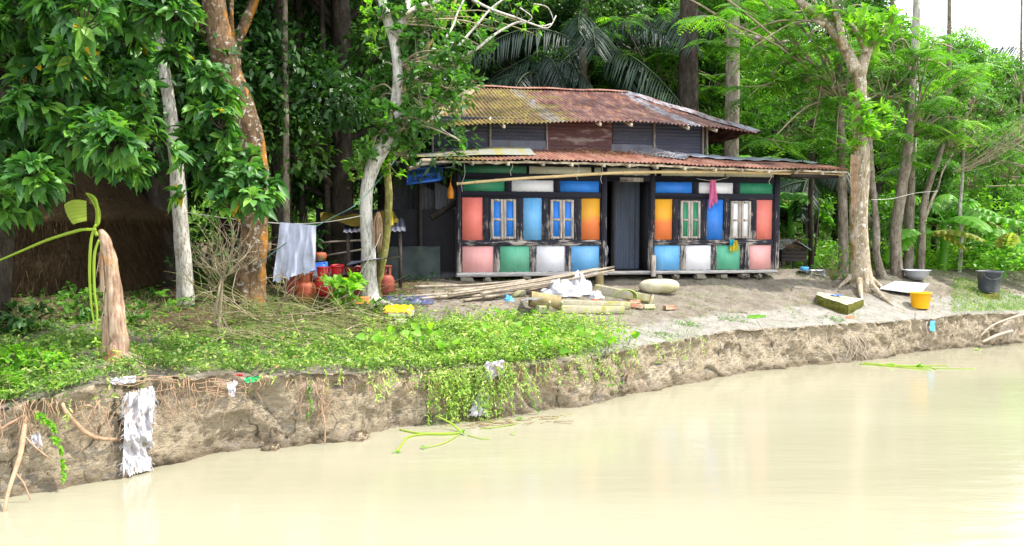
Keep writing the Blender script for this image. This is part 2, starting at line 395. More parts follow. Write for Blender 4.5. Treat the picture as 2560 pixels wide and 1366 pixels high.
# ================================================================== setting: ground, water
rng = np.random.default_rng(7)
random.seed(7)
def ground_material():
    m, t = NM('bank_earth'); v = coords(t)
    g = nd(t, 'ShaderNodeNewGeometry'); sx = nd(t, 'ShaderNodeSeparateXYZ'); t.links.new(g.outputs['True Normal'], sx.inputs[0])
    n_b = noise_(t, v, 3.0, 10, .68); n_f = noise_(t, v, 26, 8, .7); n_l = noise_(t, v, .9, 4)
    silt = ramp(t, n_b, [(.28, (.115, .097, .075)), (.46, (.18, .157, .125)), (.62, (.25, .222, .185)), (.8, (.31, .285, .245))])
    silt = mixc(t, ramp(t, n_f, [(.56, 0.0), (.70, .8)]), silt, (.16, .115, .075))
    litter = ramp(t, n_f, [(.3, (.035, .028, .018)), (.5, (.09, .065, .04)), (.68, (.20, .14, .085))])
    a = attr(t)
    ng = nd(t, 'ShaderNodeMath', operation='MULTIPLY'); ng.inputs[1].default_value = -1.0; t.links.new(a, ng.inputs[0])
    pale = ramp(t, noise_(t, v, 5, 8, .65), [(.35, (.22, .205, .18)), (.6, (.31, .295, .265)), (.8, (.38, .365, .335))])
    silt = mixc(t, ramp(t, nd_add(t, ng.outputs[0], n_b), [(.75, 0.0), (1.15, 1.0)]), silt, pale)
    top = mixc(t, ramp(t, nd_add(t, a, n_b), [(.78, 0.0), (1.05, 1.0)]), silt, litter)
    v2 = coords(t, (1, 1, 1.8))
    n_c = noise_(t, v2, 2.2, 10, .66, .6); n_d = noise_(t, v2, 14, 8, .7, .4)
    clay = ramp(t, n_c, [(.28, (.26, .21, .145)), (.45, (.345, .285, .20)), (.6, (.41, .345, .25)), (.78, (.50, .435, .325))])
    clay = mixc(t, ramp(t, n_d, [(.30, .75), (.44, 0.0)]), clay, (.10, .075, .045))
    vo = nd(t, 'ShaderNodeTexVoronoi'); vo.inputs['Scale'].default_value = 9; t.links.new(v, vo.inputs['Vector'])
    clay = mixc(t, ramp(t, vo.outputs['Distance'], [(.05, .8), (.13, 0.0)]), clay, (.05, .035, .02))
    vc = nd(t, 'ShaderNodeTexVoronoi'); vc.feature = 'DISTANCE_TO_EDGE'; vc.inputs['Scale'].default_value = 1.7
    wv = mixc(t, .22, coords(t, (1, 1, .55)), nd_col(t, v), 'ADD'); t.links.new(wv, vc.inputs['Vector'])
    crk = mixc(t, 1.0, ramp(t, vc.outputs['Distance'], [(.006, 1.0), (.028, 0.0)]), ramp(t, noise_(t, v, 1.3, 3), [(.46, 0.0), (.6, .85)]), 'MULTIPLY')
    clay = mixc(t, crk, clay, (.05, .038, .025))
    sz = nd(t, 'ShaderNodeSeparateXYZ'); t.links.new(v, sz.inputs[0])
    clay = mixc(t, ramp(t, sz.outputs['Z'], [(.03, .75), (.16, 0.0)]), clay, (.13, .10, .065))
    col = mixc(t, ramp(t, sx.outputs['Z'], [(.55, 0.0), (.85, 1.0)]), clay, top)
    hb = nd_add(t, n_d, n_c)
    finish(t, col, .92, .12, bump=hb, bstr=1.0, bdist=.06); return m
def nd_col(t, v):
    n = nd(t, 'ShaderNodeTexNoise'); n.inputs['Scale'].default_value = 4.0; n.inputs['Detail'].default_value = 4; t.links.new(v, n.inputs['Vector']); return n.outputs['Color']
def nd_add(t, a, b):
    n = nd(t, 'ShaderNodeMath', operation='ADD'); t.links.new(a, n.inputs[0]); t.links.new(b, n.inputs[1]); return n.outputs[0]
M['earth'] = ground_material()
FOREST = 0.0
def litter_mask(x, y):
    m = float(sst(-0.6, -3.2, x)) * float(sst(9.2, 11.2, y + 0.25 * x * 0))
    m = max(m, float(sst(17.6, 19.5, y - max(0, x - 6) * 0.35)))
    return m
for bpx, bpy_, br, bh in [(2150, 735, .75, .22), (1600, 700, 1.1, .05), (2000, 700, .9, .16), (290, 895, .45, .08), (1320, 770, .9, .05), (2330, 715, 1.3, .05)]:
    p = G(bpx, bpy_); BUMPS.append((p.x, p.y, br, bh))
def build_ground():
    us = np.concatenate([-np.geomspace(400, 2.2, 24), np.arange(-2.0, 21.0, .04), np.geomspace(21.2, 600, 26)])
    rowsF = [(-.9, -LEAN), (-.35, -LEAN)]
    nf = 30
    ss = np.concatenate([np.arange(0, 3, .055), np.arange(3, 12, .14), np.geomspace(12.2, 900, 34)])
    V = []; R = []
    for u in us:
        vf = float(vfoot(u)); zt = float(ztop(u))
        inview = -2 < u < 21
        for zz, s in rowsF:
            x, y = toxy(u, vf + s * 0.2); V.append((x, y, zz)); R.append(0)
        for k in range(nf):
            f = k / nf; z = -.12 + (zt + .12) * f
            off = LEAN * f
            if inview:
                q = Vector((u * 1.0, 3.3, z * 1.0))
                d = .12 * mnoise.fractal(q * 1.1, 1.0, 2.0, 3) + .075 * mnoise.fractal(q * 3.3, .8, 2.1, 5) + .045 * (.5 - abs(mnoise.noise(q * 9))) + .03 * mnoise.noise(q * 19)
                cr = abs(mnoise.noise(Vector((u * 1.3 + .5 * z, 9.1, z * .9)))); d += -.09 * max(0, 1 - cr / .035) * (.3 + .7 * max(0, mnoise.noise(Vector((u * .8, 2, z)))) * 2)
                h2 = mnoise.noise(Vector((u * 5.0, 1.1, z * 7))); d += -.09 * max(0, (h2 - .52) / .3)
                # undercut below the turf and slump at the foot
                d += .07 * math.sin(f * PI) * mnoise.noise(Vector((u * .7, 5, 0))) + .05 * max(0, f - .82) / .18
                d += .10 * max(0, .3 - f) / .3 * (.5 + mnoise.noise(Vector((u * 1.3, 0, 2))))
                k2 = 1.0 if f < .97 else .6
                off = off - d * k2 
            x, y = toxy(u, vf + off); V.append((x, y, z)); R.append(0)
        for s in ss:
            edge = max(0, 1 - s / .35)
            jit = 0
            if inview: jit = -edge * (.16 * mnoise.fractal(Vector((u, 3.3, zt)) * 1.1, 1.0, 2.0, 3) + .05 * mnoise.fractal(Vector((u, 3.3, zt)) * 4, .9, 2.1, 3) + .05) * .9
            x, y = toxy(u, vf + LEAN + s + jit)
            x0, y0 = toxy(u, vf + LEAN + s)
            z = gz(x0, y0) if (inview or s < 60) else HG
            if s < .3: z -= (1 - s / .3) ** 2 * .05 * (1 + 1.2 * vnoise(u * 2.2, 8.0))
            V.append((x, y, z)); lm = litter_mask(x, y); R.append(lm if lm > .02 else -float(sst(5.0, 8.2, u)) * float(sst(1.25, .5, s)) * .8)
    nr = 2 + nf + len(ss); nu = len(us)
    i = np.arange(nu - 1)[:, None] * nr + np.arange(nr - 1)[None]
    q = np.stack([i, i + nr, i + nr + 1, i + 1], -1).reshape(-1, 4)
    mb = MB(); mb.add(V, q, None, R)
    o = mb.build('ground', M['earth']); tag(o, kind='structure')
    return o
build_ground()
# river: one sheet of silty water
def water_material():
    m, t = NM('muddy_water'); v = coords(t, (1, 1, 1), rot=(0, 0, -BA))
    mp = coords(t, (.35, 1.6, 1), rot=(0, 0, -BA))
    n1 = noise_(t, mp, 3.2, 5, .6); n2 = noise_(t, mp, .35, 4, .5, .6)
    c = ramp(t, n2, [(.3, (.235, .222, .158)), (.7, (.27, .257, .187))])
    c = mixc(t, ramp(t, noise_(t, coords(t, (.12, 2.6, 1), rot=(0, 0, -BA)), 2.0, 6, .7), [(.60, 0.0), (.72, .35)]), c, (.34, .325, .25))
    finish(t, c, .07, .34, bump=n1, bstr=.24, bdist=.03); return m
M['water'] = water_material()
mb = MB()
mb.grid(lambda a, b: (-500 + 1200 * a, -300 + 1100 * b, 0.0), 6, 6)
o = mb.build('river_water', M['water']); tag(o, kind='structure')

# ================================================================== the house
YAW = math.radians(11.5)
HO = P(1143, 692, 15.5)
ca, sa = math.cos(YAW), math.sin(YAW)
def LP(px, py, b=0.0):
    """pixel -> (a, z) on the wall-parallel plane b metres behind the front wall"""
    d = ray(px, py); o3 = Vector((0, 0, CAMZ)) - HO
    nx, ny = -sa, ca
    s = (b - (o3.x * nx + o3.y * ny)) / (d.x * nx + d.y * ny)
    q = o3 + d * s
    return q.x * ca + q.y * sa, q.z
def LW(a, b, z): return Vector((HO.x + a * ca - b * sa, HO.y + a * sa + b * ca, HO.z + z))
def R4(x0, x1, y0, y1, b=0.0):
    ym = (y0 + y1) / 2; xm = (x0 + x1) / 2
    return LP(x0, ym, b)[0], LP(x1, ym, b)[0], LP(xm, y1, b)[1], LP(xm, y0, b)[1]
house = thing('village_house', 'long riverside house with rusty tin roofs and a front of brightly painted panels', 'house', tuple(HO), YAW)

def paint_panel(name, c1, c2, split=None, fade=.3):
    m, t = NM(name); v = coords(t); gen = coords(t, kind='Generated'); s = nd(t, 'ShaderNodeSeparateXYZ'); t.links.new(gen, s.inputs[0])
    def mth(op, a, b=None, bv=None):
        n = nd(t, 'ShaderNodeMath', operation=op)
        for i, q in enumerate((a, b if b is not None else bv)):
            if q is None: continue
            if hasattr(q, 'is_linked'): t.links.new(q, n.inputs[i])
            else: n.inputs[i].default_value = q
        return n.outputs[0]
    def oa(nm):
        a = nd(t, 'ShaderNodeAttribute'); a.attribute_type = 'OBJECT'; a.attribute_name = nm; return a.outputs['Fac']
    ex = mth('MULTIPLY', mth('MINIMUM', s.outputs['X'], mth('SUBTRACT', 1.0, s.outputs['X'])), oa('pw'))
    ez = mth('MULTIPLY', mth('MINIMUM', s.outputs['Z'], mth('SUBTRACT', 1.0, s.outputs['Z'])), oa('ph'))
    e = mth('MINIMUM', ex, ez)
    ew = mth('ADD', e, mth('MULTIPLY', mth('SUBTRACT', noise_(t, v, 9, 6, .7), .5), .055))
    n1 = noise_(t, v, 3.0, 6, .6); st = noise_(t, coords(t, (8, 1, .8)), 4, 5, .6)
    if split:
        g2 = mth('ADD', s.outputs['Z'], mth('MULTIPLY', mth('SUBTRACT', n1, .5), .5))
        c = ramp(t, g2, [(split - .12, c1), (split + .12, c2)])
    else:
        c = ramp(t, n1, [(.3, c1), (.7, c2)])
    c = mixc(t, ramp(t, st, [(.45, 0.0), (.8, fade * .5)]), c, tuple(min(.95, x * .5 + .42) for x in c1))
    c = mixc(t, ramp(t, noise_(t, coords(t, (14, 1, .5)), 3.3, 6, .65), [(.56, 0.0), (.74, .38)]), c, tuple(x * .35 + .03 for x in c1))
    c = mixc(t, ramp(t, noise_(t, v, 22, 6, .75), [(.66, 0.0), (.70, .85)]), c, (.55, .52, .48)); c = mixc(t, ramp(t, noise_(t, v, 7, 8, .8), [(.63, 0.0), (.66, .8)]), c, tuple(x * .45 for x in c1))
    c = mixc(t, ramp(t, noise_(t, v, 1.2, 6, .7), [(.5, 0.0), (.8, .3)]), c, (.25, .2, .14))
    c = mixc(t, ramp(t, ew, [(.004, 1.0), (.012, 0.0)]), c, (.02, .02, .028))
    finish(t, c, .5, .3, bump=n1, bstr=.25, bdist=.01); return m
M['p_red'] = paint_panel('paint_red', (.72, .17, .14), (.82, .22, .18), fade=.25)
M['p_pink'] = paint_panel('paint_faded_lit_red', (.74, .33, .32), (.80, .42, .41), fade=.4)  # faded red, made paler still for light bounced onto the lower wall
M['p_green'] = paint_panel('paint_green', (.018, .19, .095), (.03, .26, .14), fade=.18)
M['p_green2'] = paint_panel('paint_faded_lit_green', (.08, .38, .23), (.13, .46, .30), fade=.3)  # lower-row green, faded and with bounced light mixed into the colour
M['p_green_shade'] = paint_panel('paint_shaded_green', (.015, .13, .07), (.025, .18, .10), fade=.15)  # the green paint with the eave's shade put into its colour
M['p_blue'] = paint_panel('paint_blue', (.015, .16, .62), (.03, .22, .74), fade=.1)
M['p_blue2'] = paint_panel('paint_light_blue', (.10, .36, .70), (.18, .46, .80), fade=.4)  # lower-row blue carries bounced light too; one window-row panel shares it
M['p_orange'] = paint_panel('paint_orange', (.78, .20, .06), (.72, .34, .015), split=.5, fade=.2)
M['p_white'] = paint_panel('paint_white', (.74, .74, .80), (.80, .80, .86), fade=.1)
M['p_cream'] = paint_panel('paint_cream', (.50, .49, .38), (.62, .60, .50), fade=.35)
def wood(name, paint, bare, grain=(14, 14, 1.2), lo=.52, hi=.62, low_wear=None):
    m, t = NM(name); v = coords(t, grain); n = noise_(t, v, 2.2, 8, .72); n2 = noise_(t, coords(t), 2.5, 6, .6)
    f = nd(t, 'ShaderNodeMath', operation='MULTIPLY_ADD'); f.inputs[1].default_value = .7; t.links.new(n2, f.inputs[0]); t.links.new(n, f.inputs[2])
    fac = ramp(t, f.outputs[0], [(lo + .32, 0.0), (hi + .32, 1.0)])
    if low_wear is not None:
        s = nd(t, 'ShaderNodeSeparateXYZ'); t.links.new(coords(t), s.inputs[0])
        ad = nd(t, 'ShaderNodeMath', operation='MULTIPLY_ADD'); ad.inputs[1].default_value = -.16; t.links.new(s.outputs['Z'], ad.inputs[0]); t.links.new(f.outputs[0], ad.inputs[2])
        fac = ramp(t, ad.outputs[0], [(low_wear, 0.0), (low_wear + .10, 1.0)])
    b = ramp(t, n, [(.35, tuple(x * .35 for x in bare)), (.6, bare)])
    c = mixc(t, fac, paint, b)
    finish(t, c, .7, .25, bump=n, bstr=.5, bdist=.006); return m
M['w_vert'] = wood('black_timber_upright', (.018, .018, .028), (.42, .37, .32), low_wear=.74)
M['w_horz'] = wood('black_timber_rail', (.018, .018, .028), (.42, .37, .32), grain=(1.2, 14, 14), low_wear=.74)
M['w_bare'] = wood('weathered_timber', (.20, .16, .13), (.52, .46, .40), lo=.36, hi=.5)
M['w_sill'] = wood('grey_sill_timber', (.30, .28, .27), (.52, .50, .47), grain=(1.2, 14, 14), lo=.38, hi=.52)
M['w_pale'] = plain('pale_batten', (.58, .50, .38), .8, .2, .3, 9, .3, dirt=(.12, .09, .06))
M['w_dark'] = plain('dark_timber', (.05, .042, .036), .8, .2, .4, 9, .3)
def tin(name, base, rust, lo=.45, hi=.6, rust2=None, moss=None, horiz=False, metal=.0, spec=.4, silver=None):
    m, t = NM(name); v = coords(t); vs = coords(t, (3.2, .55, .55) if not horiz else (.6, 1, 3.0))
    n = noise_(t, vs, 1.6, 9, .7); n2 = noise_(t, v, 1.1, 6, .65)
    c = mixc(t, ramp(t, n, [(lo, 0.0), (hi, 1.0)]), base, rust)
    if rust2: c = mixc(t, ramp(t, noise_(t, vs, 3.4, 7, .7), [(.5, 0.0), (.66, 1.0)]), c, rust2)
    if silver: c = mixc(t, ramp(t, attr(t), [(.84, 0.0), (.86, .75)], 'LINEAR'), c, mixc(t, ramp(t, noise_(t, vs, 4, 6, .7), [(.45, 0.0), (.6, 1.0)]), silver, rust))
    if moss:
        s = nd(t, 'ShaderNodeSeparateXYZ'); t.links.new(v, s.inputs[0])
        ad = nd(t, 'ShaderNodeMath', operation='MULTIPLY_ADD'); ad.inputs[1].default_value = moss[3]; t.links.new(s.outputs['X'], ad.inputs[0]); t.links.new(n2, ad.inputs[2])
        f1 = ramp(t, ad.outputs[0], [(moss[4], 1.0), (moss[5], 0.0)])
        ad2 = nd(t, 'ShaderNodeMath', operation='MULTIPLY_ADD'); ad2.inputs[1].default_value = .16; t.links.new(s.outputs['X'], ad2.inputs[0]); t.links.new(n2, ad2.inputs[2])
        f2 = ramp(t, ad2.outputs[0], [(moss[6] , 0.0), (moss[6] + .2, 1.0)])
        mc = ramp(t, noise_(t, v, 6, 7, .7), [(.33, (.06, .045, .018)), (.5, (.17, .13, .025)), (.66, (.30, .25, .045)), (.78, (.42, .38, .09))])
        pm = ramp(t, noise_(t, v, 2.6, 7, .72), [(.36, .25), (.56, 1.0)])
        c = mixc(t, mixc(t, 1.0, f1, pm, 'MULTIPLY'), c, mc); c = mixc(t, mixc(t, 1.0, f2, pm, 'MULTIPLY'), c, mc)
    c = mixc(t, ramp(t, noise_(t, v, 16, 6, .8), [(.60, 0.0), (.68, .8 if not moss else .45)]), c, tuple(min(.7, x * 3.0 + .10) for x in rust))
    finish(t, c, .62, spec, bump=noise_(t, v, 30, 4), bstr=.15, bdist=.004, metal=metal); return m
M['tin_roof'] = tin('rusty_mossy_tin', (.22, .13, .12), (.095, .032, .032), .36, .52, (.34, .16, .08), moss=(0, 0, 0, .17, .88, 1.16, 1.40), silver=(.30, .32, .38))
M['tin_verandah'] = tin('rusty_tin', (.26, .14, .11), (.18, .06, .04), .4, .6, (.36, .18, .11), moss=(0, 0, 0, .34, .62, .78, 9))
M['tin_dark'] = tin('dark_blue_tin', (.045, .052, .085), (.065, .065, .09), .45, .6, horiz=True)
M['tin_rustwall'] = tin('rust_eaten_tin', (.26, .20, .18), (.09, .035, .035), .42, .5, horiz=True)
M['tin_grey'] = tin('grey_tin', (.13, .14, .19), (.11, .10, .11), .5, .65)
M['tin_silver'] = tin('silvery_tin', (.33, .36, .44), (.26, .2, .18), .55, .7)
M['tin_wall'] = tin('dull_wall_tin', (.10, .11, .14), (.13, .12, .12), .5, .66)
M['stone'] = plain('footing_stone', (.20, .175, .14), .9, .1, .3, 9, .5)
M['black_in'] = plain('sooty_board', (.02, .02, .025), .8, .2)
def part(name, mb, mat, parent, label=None, **kw):
    o = mb.build(name, mat, parent, world=False, **kw)
    if label: o['label'] = label
    return o
def bx(mb, a0, a1, b0, b1, z0, z1, bev=.004, **k):
    return mb.box(((a0 + a1) / 2, (b0 + b1) / 2, (z0 + z1) / 2), (abs(a1 - a0), abs(b1 - b0), abs(z1 - z0)), bev=bev, **k)
aR = LP(1947, 560)[0]
def zl(a, pL, pR):   # height of a line given its pixel rows at the left (x=1150) and right (x=1940) ends
    z0 = LP(1150, pL)[1]; z1 = LP(1940, pR)[1]; return z0 + (z1 - z0) * a / aR
Z_SB = zl(0, 693, 685); Z_S = (zl(0, 681, 674) + zl(aR, 681, 674)) / 2
def lvl(pL, pR): return (zl(0, pL, pR) + zl(aR, pL, pR)) / 2
Z_M0, Z_M1 = lvl(615, 613), lvl(601, 600)
Z_W0, Z_W1 = lvl(492, 501), lvl(476, 488)
Z_T0, Z_T1 = lvl(448, 459), lvl(433, 446)
Z_C0 = lvl(409, 429); Z_TOP = lvl(396, 419)
def panel_row(defs, z0, z1, mats, what, x_limits):
    """painted boards with an upright in each gap"""
    xs = []
    for (x0, x1, key, lab) in defs:
        a0 = LP(x0, 560)[0] if False else R4(x0, x1, 500, 560)[0]; a1 = R4(x0, x1, 500, 560)[1]
        xs.append((a0, a1))
        if key == 'win': continue
        mb = MB(); bx(mb, a0 - .004, a1 + .004, .004, .016, z0 - .006, z1 + .006, 0)
        o = part('wall_panel', mb, M[key], house, lab, smooth=False); o['pw'] = float(a1 - a0); o['ph'] = float(z1 - z0)
    for i in range(len(xs) + 1):
        g0 = x_limits[0] if i == 0 else xs[i - 1][1]; g1 = x_limits[1] if i == len(xs) else xs[i][0]
        if g1 - g0 < .02: continue
        mb = MB(); bx(mb, g0, g1, -.012 + random.uniform(-.003, .003), .05, z0 + .002, z1 - .002, .006)
        part('wall_stud', mb, M['w_vert'], house)
    return xs
AL = LP(1514, 560)[0]; AD0 = LP(1516, 560)[0]; AD1 = LP(1624, 560)[0]
PW = .12   # corner post width
def corner(a0, a1, zt, zb=None):
    mb = MB(); bx(mb, a0, a1, -.04, .10, Z_S + .002 if zb is None else zb, zt, .008); part('corner_post', mb, M['w_vert'], house)
corner(-.0, .085, Z_TOP); corner(AD0 - .12, AD0, Z_TOP); corner(AD1, AD1 + .10, Z_TOP); corner(aR - .14, aR, Z_TOP)
L0, L1, Q0, Q1 = .085, AD0 - .12, AD1 + .10, aR - .14
lower_l = [(1155, 1234, 'p_pink', 'faded salmon red lower panel, brightened for bounced light, by the left corner'), (1250, 1325, 'p_green2', 'pale green lower panel'), (1341, 1413, 'p_white', 'white lower panel'), (1428, 1499, 'p_blue2', 'light blue lower panel beside the doorway')]
lower_r = [(1637, 1702, 'p_blue2', 'light blue lower panel beside the doorway'), (1716, 1779, 'p_white', 'white lower panel'), (1793, 1852, 'p_green2', 'pale green lower panel'), (1872, 1930, 'p_pink', 'faded salmon red lower panel, brightened for bounced light, by the right corner')]
mid_l = [(1155, 1207, 'p_red', 'tall red panel'), (1222, 1294, 'win', 0), (1308, 1355, 'p_blue2', 'tall blue panel between two windows'), (1371, 1438, 'win', 0), (1453, 1500, 'p_orange', 'tall orange and yellow panel')]
mid_r = [(1637, 1681, 'p_orange', 'tall orange and yellow panel'), (1696, 1754, 'win', 0), (1767, 1808, 'p_blue', 'tall deep blue panel between two windows'), (1822, 1880, 'win', 0), (1891, 1931, 'p_red', 'tall red panel by the right corner')]
top_l = [(1158, 1262, 'p_green', 'green upper panel'), (1279, 1384, 'p_white', 'white upper panel'), (1400, 1498, 'p_blue', 'deep blue upper panel')]
top_r = [(1638, 1730, 'p_blue', 'deep blue upper panel'), (1746, 1832, 'p_white', 'white upper panel behind a hanging pink cloth'), (1848, 1931, 'p_green', 'green upper panel')]
panel_row(lower_l, Z_S, Z_M0, M, 'lower', (L0, L1)); panel_row(lower_r, Z_S, Z_M0, M, 'lower', (Q0, Q1))
wl = panel_row(mid_l, Z_M1, Z_W0, M, 'mid', (L0, L1)); wr = panel_row(mid_r, Z_M1, Z_W0, M, 'mid', (Q0, Q1))
panel_row(top_l, Z_W1, Z_T0, M, 'top', (L0, L1)); panel_row(top_r, Z_W1, Z_T0, M, 'top', (Q0, Q1))
for (x0, x1, key, lab) in [(1156, 1317, 'p_green_shade', 'green strip darkened for the shade under the eave'), (1322, 1478, 'p_cream', 'cream strip under the eave'), (1485, 1640, 'p_cream', 'cream strip over the doorway'), (1652, 1811, 'p_cream', 'long cream strip under the eave'), (1812, 1945, 'p_cream', 'cream strip at the right end under the eave')]:
    a0, a1, _, _ = R4(x0, x1, 500, 560); mb = MB(); bx(mb, a0, a1, .0, .014, Z_T1 + .004, Z_C0, 0)
    o = part('wall_panel', mb, M[key], house, lab, smooth=False); o['pw'] = float(a1 - a0); o['ph'] = float(Z_C0 - Z_T1)
# rails
for (a0, a1) in ((L0, L1), (Q0, Q1)):
    for (z0, z1) in ((Z_M0, Z_M1), (Z_W0, Z_W1)):
        mb = MB(); bx(mb, a0 + .002, a1 - .002, -.022, .05, z0, z1, .006); part('wall_rail', mb, M['w_horz'], house)
for (z0, z1, f) in ((Z_T0, Z_T1, -.03), (Z_C0, Z_TOP + .05, -.034)):
    mb = MB(); bx(mb, .087, AD0 - .122, f, .05, z0, z1, .006); part('wall_rail', mb, M['w_horz'], house)
    mb = MB(); bx(mb, AD0 + .002, AD1 - .002, f, .05, z0, z1, .006); part('wall_rail', mb, M['w_horz'], house)
    mb = MB(); bx(mb, AD1 + .102, aR - .142, f, .05, z0, z1, .006); part('wall_rail', mb, M['w_horz'], house)
mb = MB(); bx(mb, 0.087, AD0 - .122, .052, .07, Z_S, Z_TOP, 0); bx(mb, AD1 + .102, aR - .142, .052, .07, Z_S, Z_TOP, 0); part('backing_board', mb, M['black_in'], house, smooth=False)
mb = MB(); mb.box(((LP(1550, 455)[0] + LP(1605, 455)[0]) / 2, -.028, LP(1575, 450)[1]), (.52, .03, .09), bev=.004); part('lintel_board', mb, M['w_bare'], house, 'reddish bare board nailed over the doorway')
# sills
mb = MB(); bx(mb, -.02, AD0 + .02, -.07, .09, Z_SB, Z_S, .01); part('sill_beam', mb, M['w_sill'], house)
mb = MB(); bx(mb, AD0 + .024, aR - .05, -.075, .09, Z_SB + .01, Z_S - .008, .01); part('sill_beam', mb, M['w_sill'], house)
mb = MB(); mb.box(((AD1 + .06), -.10, Z_S + .1), (.10, .04, .46), bev=.012); part('door_post_patch', mb, M['w_bare'], house)
a_s = LP(1864, 640)[0]; mb = MB(); mb.box((a_s, -.045, (Z_S + Z_M0) / 2 + .01), (.115, .04, Z_M0 - Z_S + .08), ry=-.04, bev=.03); part('loose_stud', mb, M['w_vert'], house, 'round-ended loose black stud leaning in the lower row')
for k in range(9):
    a0 = [.18, .6, 1.3, 4.5, 4.9, 5.35, 5.9, 6.3, 6.7][k]; mb = MB(); mb.box((a0 + random.uniform(-.15, .15), .02, Z_SB - .06), (random.uniform(.1, .3), .2, .11), bev=.03, jit=.02); part('footing_stone', mb, M['stone'], house)
# windows
def window(xs, color, lab, ajar=0.0):
    a0, a1 = xs; z0, z1 = Z_M1, Z_W0; w = a1 - a0
    mb = MB(); fw = .035
    bx(mb, a0, a0 + fw, -.02, .045, z0 + .003, z1 - .003, .004); bx(mb, a1 - fw, a1, -.02, .045, z0 + .003, z1 - .003, .004)
    bx(mb, a0 + fw, a1 - fw, -.018, .045, z1 - fw, z1 - .003, .004); bx(mb, a0 + fw, a1 - fw, -.018, .045, z0 + .003, z0 + fw * .8, .004)
    win = part('window', mb, M['w_vert'], house, lab)
    c = (a0 + a1) / 2
    for (s0, s1) in ((a0 + fw + .004, c - .002), (c + .002, a1 - fw - .004)):
        sh = MB(); st = .058; zz0, zz1 = z0 + fw * .8 + .004, z1 - fw - .004; zm = zz0 + (zz1 - zz0) * .49
        bx(sh, s0, s0 + st, -.03, .005, zz0, zz1, .004, rnd=.2); bx(sh, s1 - st, s1, -.03, .005, zz0, zz1, .004, rnd=.7)
        for q in (zz0 + .02, zm, zz1 - .02): bx(sh, s0 + st, s1 - st, -.027, .003, q - .024, q + .024, .004)
        part('shutter', sh, M['w_bare'], win)
        pn = MB(); bx(pn, s0 + st - .006, s1 - st + .006, -.010, -.002, zz0 + .01, zz1 - .01, 0)
        o = part('shutter_panel', pn, M[color], win, smooth=False); o['pw'] = 3.; o['ph'] = 3.
window(wl[1], 'p_blue', 'shuttered window with blue panes next to the tall red panel')
window(wl[3], 'p_blue', 'shuttered window with blue panes next to the orange panel')
window(wr[1], 'p_green', 'shuttered window with green panes')
window(wr[3], 'p_white', 'shuttered window with white panes')
# interior seen through the doorway
def corr(mb, p00, p10, p11, p01, pitch, amp, nrm, nv=1, rnd=None, sag=0.0, per=6):
    p00, p10, p11, p01 = map(Vector, (p00, p10, p11, p01)); nrm = Vector(nrm)
    L = (p10 - p00).length; waves = max(1, L / pitch); nu = int(waves * per)
    def fn(u, v):
        a = p00.lerp(p10, u); b = p01.lerp(p11, u); p = a.lerp(b, v)
        return p + nrm * (amp * math.sin(2 * PI * waves * u) - sag * math.sin(PI * v) * 1.0)
    return mb.grid(fn, nu, nv, rnd=random.random() if rnd is None else rnd)
Z0 = Z_S
mb = MB(); corr(mb, (AD0 + .42, .85, Z0), (AD1 + .2, .75, Z0), (AD1 + .2, .75, 2.3), (AD0 + .42, .85, 2.3), .13, .022, (0, 1, 0)); part('inner_wall', mb, tin('inner_blue_tin', (.10, .125, .18), (.08, .085, .11), .5, .66), house)
mb = MB(); bx(mb, -.0, aR, .1, 6.5, Z0 - .06, Z0 - .02, 0); part('floor_slab', mb, M['w_dark'], house, smooth=False)
mb = MB(); bx(mb, AD1 + .0, AD1 + .03, .1, .6, Z0, Z_TOP, 0); bx(mb, AD0 - .03, AD0, .1, 1.9, Z0, Z_TOP, 0); part('inner_partition', mb, M['black_in'], house, smooth=False)
mb = MB(); bx(mb, AD0 + .33, AD0 + .39, .6, .67, Z0, Z_TOP, .01); part('inner_post', mb, M['w_dark'], house)
# body walls (side and back)
uxr = LP(1757, 340, 1.0)[0]
for (p, q, h) in (((0.03, .12), (0.03, 1.3), 2.4), ((aR - .03, .12), (aR - .03, 1.1), 2.4), ((uxr, 1.1), (aR - .03, 1.1), 2.45), ((uxr, 1.14), (uxr, 6.6), 2.9), ((0, 6.6), (uxr, 6.6), 2.9)):
    mb = MB(); n = (1, 0, 0) if p[0] == q[0] else (0, 1, 0)
    corr(mb, (p[0], p[1], Z_S), (q[0], q[1], Z_S), (q[0], q[1], h), (p[0], p[1], h), .1, .012, n); part('side_wall', mb, M['tin_wall'], house)
# upper wall
UB = 1.0
ux0, ux1 = LP(1078, 340, UB)[0], LP(1757, 340, UB)[0]
zu0, zu1 = LP(1300, 385, UB)[1], LP(1300, 296, UB)[1]
segs = [(1086, 1222, 'tin_dark', None), (1229, 1363, 'tin_dark', None), (1368, 1531, 'tin_rustwall', 'rust-eaten sheet in the upper wall'), (1533, 1632, 'tin_dark', None), (1638, 1752, 'tin_dark', None)]
for x0, x1, key, lab in segs:
    a0 = LP(x0, 340, UB)[0]; a1 = LP(x1, 340, UB)[0]
    mb = MB(); corr(mb, (a0, UB, zu0), (a0, UB, zu1), (a1, UB, zu1), (a1, UB, zu0), .078, .011 if key != 'tin_rustwall' else .005, (0, 1, 0)); part('upper_wall_sheet', mb, M[key], house, lab)
for x in (1081, 1225, 1366, 1634, 1756, 1766):
    a0 = LP(x, 340, UB)[0]; mb = MB(); bx(mb, a0 - .022, a0 + .022, UB - .05, UB - .012, zu0, zu1, .004); part('upper_post', mb, M['w_bare'], house)
a0, a1, z0, z1 = R4(1229, 1364, 352, 378, UB); mb = MB(); mb.grid(lambda u, v: (a0 + (a1 - a0) * u, UB - .03 + .012 * math.sin(u * 9 + v * 3), z0 + (z1 - z0) * v), 24, 4); part('patch_sheet', mb, M['tin_grey'], house)
